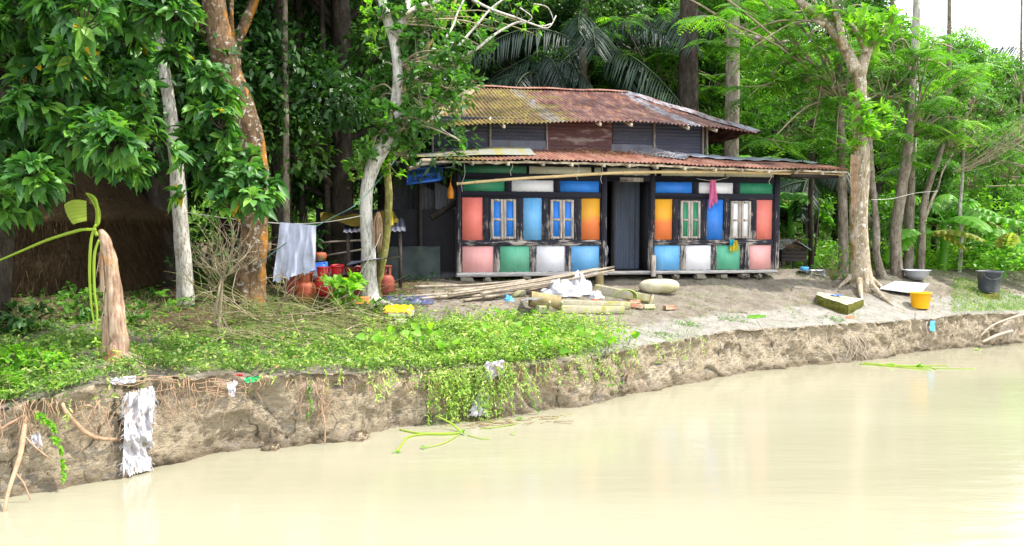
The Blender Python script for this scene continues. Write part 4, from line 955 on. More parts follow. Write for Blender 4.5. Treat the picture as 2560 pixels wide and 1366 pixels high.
feather_tree('bright feathery tree between the two tall bare poles', [(2270, 680), (2275, 500), (2280, 350), (2285, 150)], [26, 22, 16, 10],
    [(x, y, 55, 4) for x, y in [(2200, 60), (2250, 70), (2330, 110), (2400, 130), (2450, 180), (2360, 330), (2420, 300), (2230, 110), (2290, 130), (2230, 190), (2300, 210), (2250, 250), (2340, 260), (2290, 290), (2230, 330), (2310, 310), (2240, 380), (2280, 400), (2420, 230), (2250, 430), (2340, 180), (2210, 150), (2200, 240), (2380, 200)]], 19.5, 52, limbs=(([(2280, 350), (2340, 290), (2410, 250)], [7, 6, 4]),))
feather_tree('feathery tree rising right behind the hip of the roof', [(1700, 640), (1690, 450), (1660, 300), (1650, 200)], [22, 18, 14, 10],
    [(x, y, 60, 5) for x, y in [(1560, 60), (1620, 40), (1500, 90), (1640, 110), (1700, 140), (1760, 150), (1580, 130), (1520, 150), (1780, 190), (1600, 170), (1660, 200), (1720, 230), (1560, 190), (1640, 250), (1780, 260), (1840, 300), (1880, 280), (1800, 210), (1540, 215), (1850, 230)]], 25.0, 53, base=Vector((5.5, 25, 1.47)), L=.6)

# ---------- palms
def palm(label, x, y, topz, nf, L, seed, hang=.55, tr=.17, name='coconut_palm', mat='palm_leaf', trunk=True, lean=(0, 0), group=None, only=None):
    rg = np.random.default_rng(seed); gz_ = HG
    t = thing(name, label, 'palm tree', (x, y, gz_), 0, group)
    mb = MB(); top = Vector((x + lean[0], y + lean[1], topz))
    mb.tube([(x, y, gz_ - .2), (x + lean[0] * .2, y + lean[1] * .2, gz_ + (topz - gz_) * .45), top], [tr * 1.25, tr, tr * .8], 12, smooth=10, rough=.12); mb.build('trunk', M['bark_grey'], t)
    for i in range(nf):
        mb = MB(); az = i * 2.399 + rg.uniform(-.2, .2) if only is None else only[i][0]; el = rg.uniform(-.35, .95) if only is None else only[i][1]; l = L * rg.uniform(.85, 1.1)
        d = Vector((math.cos(az) * math.cos(el), math.sin(az) * math.cos(el), math.sin(el))); pts = []
        N = 16
        for k in range(N + 1):
            f = k / N; pts.append(top + d * (l * f) - Vector((0, 0, 1)) * (l * hang * f * f * (1 + .5 * max(0, el))))
        mb.tube(pts, [.035 * (1 - .85 * k / N) for k in range(N + 1)], 5, smooth=1, rnd=.9, cap=False)
        n = 46; f = np.linspace(.12, .99, n); idx = f * N; i0 = np.minimum(idx.astype(int), N - 1); fr = (idx - i0)[:, None]
        A = np.array([tuple(p) for p in pts]); C = A[i0] * (1 - fr) + A[i0 + 1] * fr; T = A[i0 + 1] - A[i0]; T /= np.linalg.norm(T, axis=1, keepdims=True)
        S = np.cross(T, [0, 0, 1.0]); S /= np.linalg.norm(S, axis=1, keepdims=True) + 1e-9
        ll = l * .24 * np.sin(PI * (.12 + .8 * f)) + .1
        old = rg.uniform(0, .7)
        for sg in (-1, 1):
            D = S * sg * .75 + T * .45 + np.array([0, 0, -.55]) + rg.normal(size=(n, 3)) * .07
            mb.leaves(C, D, np.cross(D, T) * sg + np.array([0, 0, .2]), ll, .05, 'rhomb', .3, np.clip(old + rg.uniform(-.1, .1, n), 0, .9 if old < .9 else 1), fold=0)
        mb.build('frond', M[mat], t)
    return t
palm('large dark coconut palm drooping over the roof ridge', 2.3, 25.0, 8.4, 17, 4.4, 61)
palm('second coconut palm with fronds toward the black trunk', 4.6, 26.5, 9.4, 15, 4.4, 62)
palm('small coconut palm with hanging dry frond left above the ridge', 0.7, 24.4, 7.4, 11, 3.2, 63, hang=.7)
palm('wispy pale palm against the sky at the right edge', 29.5, 42, 11.6, 13, 5.5, 64, hang=.45, tr=.2)
palm('low distant palm left of the wispy one', 21.5, 36.5, 8.4, 11, 4.2, 65, hang=.5, tr=.16)
palm('palm with drooping fronds under the roof end by the henhouse', 8.6, 22.0, 3.9, 9, 2.4, 66, hang=.6, tr=.12)
# ---------- tall poles of betel and other trunks on the skyline
def pole_tree(label, px0, px1, Y, wpx, mat, ytop=-120, name='tall_trunk_tree', crown=True, leafm='mid_leaf', limbs=()):
    b = Vector((P(px0, 600, Y).x, Y, HG)); t, _ = trunk_obj(name, label, 'tree', [(px0, 600 if False else 590), ((px0 * .6 + px1 * .4), 300), (px1, ytop)], [wpx * 1.25, wpx, wpx * .8], M[mat], Y=Y, base=b, limbs=limbs, bury=1.2, rough=.15)
    if crown:
        rg = np.random.default_rng(int(px0)); top = P(px1, ytop, Y)
        leafy_crown(t, [(top + Vector((rg.uniform(-1.6, 1.6), rg.uniform(-1, 1.4), rg.uniform(-.3, 1.6))), 1.1, 34) for _ in range(6)], M[leafm], M['twig'], [top], 6, .2, .085, seed=int(px0) + 1)
    return t
pole_tree('thick blackish trunk rising behind the roof hip', 1716, 1724, 23.5, 50, 'bark_dark', limbs=(([(1722, 30), (1790, 60), (1830, 90)], [26, 22, 18]), ([(1830, 90), (1880, 60), (1960, 90)], [16, 12, 8])))
pole_tree('ringed grey trunk right of the thick blackish one', 1826, 1836, 22.5, 34, 'bark_grey', limbs=(([(1832, 90), (1880, 95), (1960, 105), (2000, 95)], [20, 16, 10, 7]),))
pole_tree('dark slim trunk between the ringed trunk and the feathery tree', 1850, 1868, 27, 11, 'bark_dark')
pole_tree('tall smooth pale trunk crossing the sky', 2270, 2300, 24, 20, 'bark_white', ytop=-200)
pole_tree('tall thin areca pole against the sky', 2372, 2374, 30, 11, 'bark_grey', ytop=-200)
pole_tree('distant pole trunk left of the tall pale one', 2226, 2232, 30, 13, 'bark_grey', ytop=-100)
pole_tree('hair-thin pole at the right edge of the sky', 2548, 2556, 34, 6, 'bark_grey', ytop=-200)
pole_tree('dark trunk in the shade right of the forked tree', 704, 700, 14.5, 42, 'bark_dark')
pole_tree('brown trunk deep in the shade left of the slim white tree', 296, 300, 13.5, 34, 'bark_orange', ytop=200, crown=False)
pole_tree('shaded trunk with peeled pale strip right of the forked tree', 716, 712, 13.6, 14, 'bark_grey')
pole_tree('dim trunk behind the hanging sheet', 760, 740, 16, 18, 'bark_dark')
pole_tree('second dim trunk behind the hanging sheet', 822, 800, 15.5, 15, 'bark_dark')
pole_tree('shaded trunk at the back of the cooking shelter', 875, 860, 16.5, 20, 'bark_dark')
pole_tree('brown trunk behind the left palm', 1475, 1460, 26, 22, 'bark_grey')
pole_tree('slim pale stem in the woods above the curved tree', 1060, 1072, 18, 12, 'bark_grey')
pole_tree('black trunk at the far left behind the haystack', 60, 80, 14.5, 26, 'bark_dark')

# ---------- background woods: four kinds of tree, copied
def proto(seed, H, R, mat, L, W, ncl, nper, kind='rhomb'):
    rg = np.random.default_rng(seed)
    t = thing('forest_tree', 'x', 'tree', (0, 0, 0))
    mb = MB(); mb.tube([(0, 0, -.3), (rg.uniform(-.3, .3), rg.uniform(-.3, .3), H * .45), (rg.uniform(-.5, .5), rg.uniform(-.5, .5), H * .85)], [.22, .16, .06], 9, smooth=6, rough=.3)
    lv = MB()
    for i in range(ncl):
        h = H * (.18 + .8 * rg.uniform() ** .8); rr = R * math.sin(PI * min(.95, .25 + .7 * h / H)) * rg.uniform(.3, 1.0); az = rg.uniform(0, 2 * PI)
        c = Vector((math.cos(az) * rr, math.sin(az) * rr, h)); cr = R * rg.uniform(.22, .4)
        mb.tube([(0, 0, h * .75), ((c.x * .5), c.y * .5, h * .9), c], [.07, .045, .02], 5, smooth=4, rough=.3)
        p, d = blob_points(nper, c, (cr, cr, cr * .6), rg, .45)
        dd = d * .7 + rg.normal(size=d.shape) * .6 + np.array([0, 0, -.15]); nn = d * .5 + rg.normal(size=d.shape) * .5 + np.array([0, 0, 1.0])
        bb = rg.uniform(0, .55)
        lv.leaves(p, dd, nn, L * rg.uniform(.6, 1.2, nper), W * rg.uniform(.7, 1.2, nper), kind, .2, np.clip(bb + rg.uniform(0, .45, nper), 0, 1))
    mb.build('trunk', M['bark_dark'], t); lv.build('crown', M[mat], t); return t
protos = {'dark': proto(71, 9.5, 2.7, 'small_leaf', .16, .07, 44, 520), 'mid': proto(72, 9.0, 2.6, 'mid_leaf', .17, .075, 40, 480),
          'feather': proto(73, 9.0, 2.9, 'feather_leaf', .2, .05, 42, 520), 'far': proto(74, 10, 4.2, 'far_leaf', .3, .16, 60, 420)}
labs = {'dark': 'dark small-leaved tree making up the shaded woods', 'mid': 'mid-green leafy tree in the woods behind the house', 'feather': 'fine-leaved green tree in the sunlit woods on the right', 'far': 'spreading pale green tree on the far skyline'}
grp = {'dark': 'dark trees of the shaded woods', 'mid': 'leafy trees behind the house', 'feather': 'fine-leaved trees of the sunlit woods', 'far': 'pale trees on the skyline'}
used = {}
def put(kind, x, y, s=1.0, sz=None):
    p = protos[kind]; o = p if kind not in used else copy_tree(p); used[kind] = 1
    o.location = (x, y, HG - .1); o.rotation_euler = (0, 0, rg.uniform(0, 6.28)); o.scale = (s, s, sz or s); o['label'] = labs[kind]; o['group'] = grp[kind]
rg = np.random.default_rng(99)
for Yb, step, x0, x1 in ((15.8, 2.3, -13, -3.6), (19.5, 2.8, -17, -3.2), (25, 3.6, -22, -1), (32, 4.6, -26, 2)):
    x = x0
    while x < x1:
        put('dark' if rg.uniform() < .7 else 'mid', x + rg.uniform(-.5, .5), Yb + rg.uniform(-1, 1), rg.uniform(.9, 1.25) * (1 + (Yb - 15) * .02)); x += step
for x, y, k, s in [(0, 29, 'dark', 1.25), (3.5, 31, 'mid', 1.3), (7.5, 32, 'mid', 1.05), (1.5, 36, 'dark', 1.4), (6, 38, 'feather', 1.3), (11, 31, 'feather', .8), (13, 27, 'feather', .62), (10, 25.5, 'mid', .66),
                   (15.5, 29, 'mid', .72), (18, 31, 'feather', .8), (12.5, 22.5, 'mid', .42), (15.5, 24.5, 'feather', .5), (19, 26, 'dark', .6), (21.5, 28, 'mid', .68),  (23, 31, 'dark', .72), (9.5, 36, 'feather', 1.0), (26, 34, 'mid', .66), (7.3, 27.5, 'dark', .62), (8.5, 30, 'feather', 1.3), (11, 31.5, 'feather', 1.3), (13.8, 31, 'mid', 1.2), (16.5, 33, 'feather', 1.1), (19.5, 34, 'feather', 1.08), (22, 35, 'mid', 1.0), (24.5, 35.5, 'feather', .95), (7.0, 25.6, 'feather', 1.05), (5.4, 28.5, 'mid', 1.2), (3.4, 27.2, 'dark', 1.15), (9.5, 27.5, 'feather', .95), (12, 28.3, 'mid', .9), (-.2, 26.5, 'dark', 1.2), (4.5, 33, 'dark', 1.2), (2.2, 28.5, 'dark', 1.1), (11.5, 33.5, 'feather', .95), (29, 37, 'dark', .6), (5, 45, 'dark', 1.3), (14, 46, 'mid', 1.0), (0, 42, 'dark', 1.5)]:
    put(k, x, y, s)
put('dark', -6.4, 13.9, 1.15); put('dark', -10.2, 12.6, 1.2); put('mid', -8.0, 15.6, 1.2)  # the dark pair is added to throw shade on the haystack
for x, y, s in [(14, 48, 1.05), (20, 50, 1.02), (25.5, 52, .98), (31, 54, .86), (37, 56, .74), (44, 58, .7), (28, 62, 1.1), (10, 52, 1.1), (52, 60, .8), (36, 44, .45), (42, 47, .45)]:
    put('far', x, y, s)
# overhead foliage right of and behind the camera line is not needed; far woods close the horizon
rgf = np.random.default_rng(5); mb = MB()
for i in range(260):
    x = rgf.uniform(-60, 90); y = rgf.uniform(60, 90); h = rgf.uniform(2, 7.5)
    p, d = blob_points(260, (x, y, h), (4, 3, 2.6), rgf, .5)
    mb.leaves(p, d + rgf.normal(size=d.shape) * .5, d + np.array([0, 0, 1.]), .75, .4, 'rhomb', .2, np.clip(rgf.uniform(0, .5) + rgf.uniform(0, .5, 260), 0, 1))
tag(mb.build('far_woods', M['far_leaf']), kind='stuff')

# ---------- shrubs and undergrowth
def shrub(label, px, py, rpx, n, mat, L, W, kind='leaf', seed=0, name='leafy_shrub', nl=6, hgt=1.0, group=None, up=.7, cat='shrub', dY=0, base=None, droop=.3):
    rg = np.random.default_rng(seed + int(px)); g = G(px, py) if base is None else base; Y = g.y; r = rpx * Y / FPX
    t = thing(name, label, cat, tuple(g), 0, group); c = g + Vector((0, 0, r * hgt * .75)); mb = MB(); tw = MB()
    p, d = blob_points(n, c, (r, r, r * hgt * .8), rg, .25); p[:, 2] = np.maximum(p[:, 2], g.z + .04)
    dr = d * .5 + rg.normal(size=d.shape) * .35 + np.array([0, 0, up]); dr /= np.linalg.norm(dr, axis=1, keepdims=True)
    a = rosettes(p, dr, nl, L, W, rg, droop=droop); mb.leaves(a[0], a[1], a[2], a[3], a[4], kind, a[5], a[6])
    for q in p[::max(1, n // 30)]:
        m = g.lerp(Vector(q), .5) + Vector((rg.uniform(-.03, .03), rg.uniform(-.03, .03), .04)); tw.tube([g - Vector((0, 0, .05)), m, q], [.009, .006, .003], 4, smooth=2, cap=False)
    mb.build('leaves', M[mat], t); tw.build('stems', M['twig_green'], t); return t
shrub('broad bright-leaved shrub in front of the red gas cylinders', 858, 778, 56, 26, 'bright_leaf', .22, .12, 'leaf', 1, nl=6, hgt=1.15)
shrub('leafy clump at the foot of the curved white tree', 940, 788, 30, 14, 'mid_leaf', .09, .045, 'leaf', 2, hgt=1.1)
shrub('glossy shrub under the hanging pale sheet', 668, 690, 40, 22, 'mid_leaf', .13, .055, 'leaf', 3, hgt=1.4)
shrub('lime-green bush on the bank at the left edge', 40, 935, 62, 60, 'bright_leaf', .09, .045, 'leaf', 4, hgt=.8)
shrub('bright broad-leaved weeds in front of the banana stump', 130, 925, 55, 34, 'bright_leaf', .08, .04, 'leaf', 5, hgt=.7)
shrub('lime-green weeds spilling over the bank edge at the left', 22, 985, 45, 40, 'bright_leaf', .07, .035, 'leaf', 55, hgt=.8)
shrub('dark shrub behind the banana stump', 210, 800, 60, 34, 'mid_leaf', .12, .06, 'leaf', 6, hgt=1.1)
shrub('low dark bush beside the haystack', 60, 830, 70, 44, 'small_leaf', .13, .06, 'leaf', 7, hgt=.8)
shrub('leafy weeds left of the fallen branches', 330, 815, 45, 26, 'mid_leaf', .09, .045, 'leaf', 8, hgt=.9)
shrub('thin-leaved bush among the brushwood behind the root tree', 2085, 700, 60, 60, 'mid_leaf', .09, .03, 'leaf', 9, hgt=1.0)
shrub('dense green bush under the roof end', 2100, 640, 80, 110, 'small_leaf', .12, .05, 'leaf', 10, base=Vector((9.6, 20.4, HG)), hgt=1.3)
for i, (x, y, r, k, lab) in enumerate([(7.2, 20.2, .9, 'small_leaf', 'dark shrub behind the henhouse'), (12.2, 20.6, 1.2, 'mid_leaf', 'leafy shrub between the slender and stout trunks'), (14.5, 21.5, 1.3, 'bright_leaf', 'bright shrub behind the metal basin'), (17, 22.5, 1.4, 'bright_leaf', 'yellow-green shrub behind the dark bucket'), (18.6, 24.5, 1.3, 'mid_leaf', 'bushy shrub far right behind the bucket'), (10.6, 22, 1.4, 'mid_leaf', 'green shrub behind the roof end tree'), (15.2, 19.9, .7, 'bright_leaf', 'low lime shrub right of the thin whitish trunk'), (16.4, 21, 1.0, 'feather_leaf', 'soft green bush near the right edge'), (13.3, 23.6, 1.8, 'bright_leaf', 'tall lime bush deep behind the banana plants'), (16, 25, 1.8, 'bright_leaf', 'tall sunlit bush behind the banana plants')]):
    rpx = r * FPX / y; shrub(lab, 1280 + x / y * FPX, 600, rpx, int(90 * r), k, .16, .06, 'leaf', 100 + i, base=Vector((x, y, gz(x, y))), hgt=1.0)
for i, (x, y, r) in enumerate([(-7.5, 13.2, .9), (-6.2, 14.2, .8), (-5.0, 13.0, .7), (-8.8, 11.5, .8), (-4.2, 14.6, .9), (-9.6, 14, 1.1), (-3.6, 16.5, 1.2), (-5.6, 16.6, 1.3), (-7.8, 17, 1.4), (-10.5, 17.5, 1.5)]):
    shrub('dark shrub growing in the shade of the woods', 0, 0, r * FPX / y, int(80 * r), 'small_leaf' if i % 3 else 'mid_leaf', .15, .06, 'leaf', 200 + i, base=Vector((x, y, gz(x, y))), group='shrubs on the shaded forest floor', hgt=1.2)
# bush with bare brown twigs at the right edge
g = Vector((15.8, 20.2, HG)); t = thing('twiggy_bush', 'big small-leaved bush with bare brown twigs leaning out at the right edge', 'bush', tuple(g))
rg = np.random.default_rng(77); cl = px_clumps([(2440, 300, 60, 70), (2500, 260, 60, 70), (2400, 360, 55, 60), (2470, 380, 60, 70), (2540, 330, 60, 60), (2520, 420, 55, 50), (2430, 450, 45, 40), (2380, 300, 40, 30), (2550, 200, 45, 40)], 20.5, .7, rg)
leafy_crown(t, cl, M['mid_leaf'], M['twig'], [g + Vector((0, 0, .5)), g + Vector((0, 0, 2))], 6, .14, .05, seed=78)
mb = MB()
for i in range(16):
    a = P(2400 + rg.uniform(-20, 20), 430, 19.8); b = P(2560, 285 + i * 6 + rg.uniform(-10, 10), 19.5); mb.tube([a, a.lerp(b, .5) + Vector((0, 0, rg.uniform(-.2, .2))), b], [.011, .008, .004], 4, smooth=4)
mb.build('twigs', M['twig'], t)

rg = np.random.default_rng(91); n = 26000; X = rg.uniform(6.3, 22, n); Yy = rg.uniform(19.0, 27, n)
Pn = np.array([(x, y, HG + rg.uniform(0, .9) ** 1.5 * (.4 + .6 * max(0, .5 + vnoise(x * .9, y * .9, 2, 3)))) for x, y in zip(X, Yy) if y > 18.9 + .25 * max(0, 14 - x) + .4 * vnoise(x, 3, 3)]); k = len(Pn)
D = rg.normal(size=(k, 3)); D[:, 2] = np.abs(D[:, 2]) * .6
mb = MB(); mb.leaves(Pn, D, rg.normal(size=(k, 3)) * .4 + np.array([0, -.3, 1.]), rg.uniform(.08, .26, k), rg.uniform(.04, .1, k), 'leaf', .3, rg.uniform(0, .95, k)); tag(mb.build('sunny_undergrowth', M['bright_leaf']), kind='stuff')
# ---------- banana plants
def banana_leaf(mb, base, az, el, L, W, hang, rg, tear=.12, rnd=None):
    d = Vector((math.cos(az) * math.cos(el), math.sin(az) * math.cos(el), math.sin(el))); side = d.cross(Vector((0, 0, 1))).normalized(); N = 18
    mid = [base + d * (L * k / N) - Vector((0, 0, 1)) * (L * hang * (k / N) ** 2) for k in range(N + 1)]
    mb.tube(mid, [.022 * (1 - .8 * k / N) + .004 for k in range(N + 1)], 5, smooth=1, rnd=.6, cap=False)
    rv = rg.uniform(0, .8) if rnd is None else rnd
    for sg in (-1, 1):
        def fn(u, v):
            k = .22 + .78 * u; i = min(int(k * N), N - 1); f = k * N - i; c = mid[i].lerp(mid[i + 1], f); w = W * .5 * math.sin(PI * min(1, .06 + .94 * u)) ** .6
            tr = 1 - tear * abs(math.sin(u * 23 + az * 3)) ** 6 * (v ** 2) * 3
            return c + side * (sg * w * v * tr) + Vector((0, 0, 1)) * (w * .35 * v - w * .75 * v * v + .012 * math.sin(u * 60) * v)
        mb.grid(fn, 40, 5, rnd=rv)
def banana_plant(label, x, y, h, nl, L, W, seed, z=None, azs=None):
    rg = np.random.default_rng(seed); z = gz(x, y) if z is None else z
    t = thing('banana_plant', label, 'banana plant', (x, y, z), 0, 'banana plants behind the right bank'); mb = MB()
    mb.tube([(x, y, z - .1), (x + .03, y, z + h * .5), (x, y, z + h)], [.11, .09, .05], 10, smooth=4, rough=.1); mb.build('stalk', M['banana_leaf'], t)
    for i in range(nl):
        mb = MB(); az = (azs[i] if azs else rg.uniform(0, 6.28)); banana_leaf(mb, Vector((x, y, z + h * .95)), az, rg.uniform(.35, 1.15), L * rg.uniform(.75, 1.1), W * 1.3, rg.uniform(.4, .9), rg, .3, rnd=None if rg.uniform() > .15 else .98); mb.build('leaf', M['banana_leaf'], t)
banana_plant('banana plant with broad leaves behind the stout grey trunk', 11.3, 19.9, 1.3, 7, 1.9, .5, 81)
banana_plant('banana plant with arching leaves right of the forked trunk', 11.9, 21.0, 1.4, 8, 2.0, .5, 82)
banana_plant('banana plant with a dry hanging leaf behind the thin whitish trunk', 13.0, 22.4, 1.5, 8, 1.9, .48, 83)
banana_plant('banana plant peeping over the verandah roof by the hip', 6.1, 20.4, 2.7, 6, 1.7, .5, 84)
banana_plant('dark banana plant under the roof end', 7.6, 20.8, 1.7, 7, 2.0, .5, 85)
banana_plant('banana plant with wide torn leaves directly behind the metal basin', 10.5, 19.6, .9, 7, 1.6, .5, 88)
banana_plant('lime banana plant behind the dark bucket', 15.9, 23.0, 1.1, 8, 1.7, .5, 89)
banana_plant('banana plant between the thin whitish trunk and the twiggy bush', 12.9, 20.0, .6, 6, 1.5, .45, 90)
banana_plant('small bright banana plant near the right edge', 17.6, 23.2, 1.0, 7, 1.6, .42, 86)
# cut banana stem with one folded leaf, on the left bank
g = G(290, 893); YB = g.y
t = thing('banana_stump', 'cut banana stem with peeling brown bark and one folded lime-green leaf on the bank', 'banana plant', tuple(g))
def stump_mat():
    m, tn = NM('banana_bark'); n = noise_(tn, coords(tn, (9, 9, .9)), 2.4, 8, .7); n2 = noise_(tn, coords(tn), 2.2, 5, .6)
    c = ramp(tn, n, [(.32, (.09, .045, .03)), (.46, (.26, .165, .11)), (.6, (.44, .34, .25)), (.74, (.58, .50, .40))])
    c = mixc(tn, ramp(tn, n2, [(.54, 0.0), (.66, .9)]), c, (.55, .24, .06)); c = mixc(tn, ramp(tn, noise_(tn, coords(tn, (2, 2, .6)), 3.1, 5), [(.56, 0.0), (.68, .8)]), c, (.20, .09, .08))
    finish(tn, c, .7, .25, bump=n, bstr=.8, bdist=.02); return m
M['banana_bark'] = stump_mat()
mb = MB(); pts = [(288, 930), (290, 895), (290, 820), (283, 740), (275, 660), (262, 600), (250, 575)]; wp = path(pts, YB)
mb.tube(wp, [pr(q, YB) for q in (66, 58, 50, 42, 36, 27, 10)], 20, smooth=8, rough=.22); mb.build('stem', M['banana_bark'], t)
for k in range(10):   # peeling sheaths
    mb = MB(); a0 = random.uniform(0, 6.28); f0 = random.uniform(.05, .5); i0 = int(f0 * 5); c0 = wp[1 + i0]; r0 = pr((64, 58, 46, 42, 34)[min(i0, 4)], YB) * 1.03
    def fn(u, v):
        an = a0 + (u - .5) * 1.3; z = c0.z + .05 + v * .42; f = min(1, max(0, (z - wp[1].z) / (wp[5].z - wp[1].z))); cx = wp[1].x + (wp[5].x - wp[1].x) * f; rr = pr(58 + (28 - 58) * f ** .8, YB) * 1.02 + .006 + (.05 * max(0, v - .8) * (k % 3) if k % 2 else .04 * max(0, .2 - v)); an = an + .12 * mnoise.noise(Vector((v * 6, k, u * 2)))
        return (cx + math.cos(an) * rr, c0.y + math.sin(an) * rr, z)
    mb.grid(fn, 8, 8); mb.build('sheath', M['banana_bark'], t)
mb = MB(); rgs = np.random.default_rng(2)
for k in range(46):   # loose fibres and the root mat at its foot
    if k < 22:
        an = rgs.uniform(0, 6.28); f = rgs.uniform(.1, 1); cc = wp[1].lerp(wp[5], f); rr = pr(58 + (28 - 58) * f, YB); s0_ = cc + Vector((math.cos(an) * rr, math.sin(an) * rr, 0)); l_ = rgs.uniform(.06, .22)
        mb.tube([s0_, s0_ + Vector((math.cos(an) * .03, math.sin(an) * .03, -l_ * .5)), s0_ + Vector((math.cos(an) * (.02 + .05 * rgs.uniform()), math.sin(an) * .04, -l_))], [.005, .004, .002], 4, smooth=3)
    else:
        an = rgs.uniform(0, 6.28); l_ = rgs.uniform(.2, .55); q1 = wp[1] + Vector((math.cos(an) * .12, math.sin(an) * .1, .05)); x1, y1 = q1.x + math.cos(an) * l_, q1.y + math.sin(an) * l_ * .7
        mb.tube([q1, Vector(((q1.x + x1) / 2, (q1.y + y1) / 2, gz((q1.x + x1) / 2, (q1.y + y1) / 2) + .03)), Vector((x1, y1, gz(x1, y1) + .01))], [.010, .007, .003], 5, smooth=3)
mb.build('fibres', M['twig'], t)
mb = MB(); mb.tube(path([(243, 590), (236, 570), (246, 555), (240, 500), (218, 484)], YB - .05), [pr(q, YB) for q in (9, 8, 7, 6, 4)], 8, smooth=6)
mb.tube(path([(240, 575), (215, 574), (190, 578), (120, 600), (60, 625), (-40, 668)], YB - .1), [pr(q, YB) for q in (7, 7, 8, 7, 6, 4)], 8, smooth=6)
mb.tube(path([(240, 560), (228, 600), (224, 680), (228, 760), (236, 815)], YB - .1), [pr(q, YB) for q in (5, 7, 7, 5, 4)], 8, smooth=6)
mb.tube(path([(247, 600), (236, 640), (236, 720), (243, 780), (240, 830)], YB - .15), [pr(q, YB) for q in (5, 7, 6, 5, 4)], 8, smooth=6)
mb.build('leaf_stalk', M['banana_fresh'], t)
mb = MB(); c = [P(x, y, YB - .12) for x, y in ((216, 503), (166, 512), (188, 562), (217, 552))]
mb.grid(lambda u, v: c[0].lerp(c[1], u).lerp(c[3].lerp(c[2], u), v) + Vector((-.02 * math.sin(PI * v) * u, -.05 * math.sin(u * 2.2) + .004 * math.sin(v * 40), .03 * math.sin(PI * u) * (1 - v))), 14, 26, rnd=.6); mb.build('leaf_blade', M['banana_fresh'], t)
mb = MB(); c = [P(x, y, YB) for x, y in ((216, 484), (228, 490), (250, 562), (240, 560))]
mb.grid(lambda u, v: c[0].lerp(c[1], u).lerp(c[3].lerp(c[2], u), v) + Vector((.05 * math.sin(PI * v), -.06 * math.sin(u * PI), .01)), 8, 18, rnd=.2); mb.build('rolled_leaf', M['banana_fresh'], t)

# ---------- ground cover
def scatter(n, us, ss, rg, dens=None):
    out = []
    while len(out) < n:
        u = rg.uniform(*us); s = ss[0] + (ss[1] - ss[0]) * rg.uniform() ** 1.0
        x, y = toxy(u, float(vfoot(u)) + LEAN + s)
        if dens is None or rg.uniform() < dens(x, y, u, s): out.append((x, y, gz(x, y)))
    return np.array(out)
def px_of(x, y, z):
    v = Vector((x, y, z - CAMZ)); f = v.y * cp - v.z * sp_; return CX + FPX * v.x / f, CY - FPX * (v.y * sp_ + v.z * cp) / f
def weed_d(x, y, u, s):
    px, py = px_of(x, y, float(gz_base(x, y))); n = .5 + .8 * vnoise(x * 1.2, y * 1.2, 1, 3)
    if px < 1000: lim = np.interp(px, [0, 350, 700, 1000], [800, 820, 835, 830])
    else: lim = np.interp(px, [1000, 1250, 1450, 1600, 1700], [810, 800, 800, 850, 900])
    if px > 1650: return 0.0
    d = float(sst(lim - 12, lim + 35, py)); 
    if px > 1400: d *= max(.12, 1 - (px - 1400) / 200)
    if 330 < px < 1000 : d *= 1.0
    lush = float(sst(880, 980, px)) * float(sst(1640, 1480, px)) * float(sst(790, 830, py)); return d * (.03 + 1.3 * max(0, n - .12) + .5 * lush)
rg = np.random.default_rng(8)
Pn = scatter(62000, (-2.2, 9.5), (-.05, 4.5), rg, weed_d)
k = len(Pn); D = rg.normal(size=(k, 3)) * .8; D[:, 2] = np.abs(D[:, 2]) * .7 + .35
cl_h = np.array([max(0, vnoise(x * 2.3, y * 2.3, 7, 3) + .25) for x, y in Pn[:, :2]]); cl_h = cl_h + .9 * np.clip((Pn[:, 0] + 1.8) / 1.2, 0, 1) * np.clip(.5 + cl_h, 0, 1); Pn[:, 2] += rg.uniform(0, 1, k) * (.03 + .17 * cl_h)
lime = rg.uniform(0, 1, k) < np.clip((Pn[:, 0] + 1.9) / 1.9, .06, .8) * np.clip(.7 + np.array([vnoise(x * 1.7, y * 1.7, 4, 3) for x, y in Pn[:, :2]]), 0, 1)
for sel, nm, mt in ((~lime, 'weeds', 'weed'), (lime, 'sunlit_weeds', 'lime_weed')):
    q = Pn[sel]; kk = len(q); mb = MB(); sz = (.022 + .075 * rg.uniform(0, 1, kk) ** 2.2) * (1 if nm == 'weeds' else 1.1)
    mb.leaves(q, D[sel], rg.normal(size=(kk, 3)) * .5 + np.array([0, 0, 1.]), sz, sz * rg.uniform(.25, .5, kk), 'leaf', .35, rg.uniform(0, 1, kk))
    tag(mb.build(nm, M[mt]), kind='stuff')
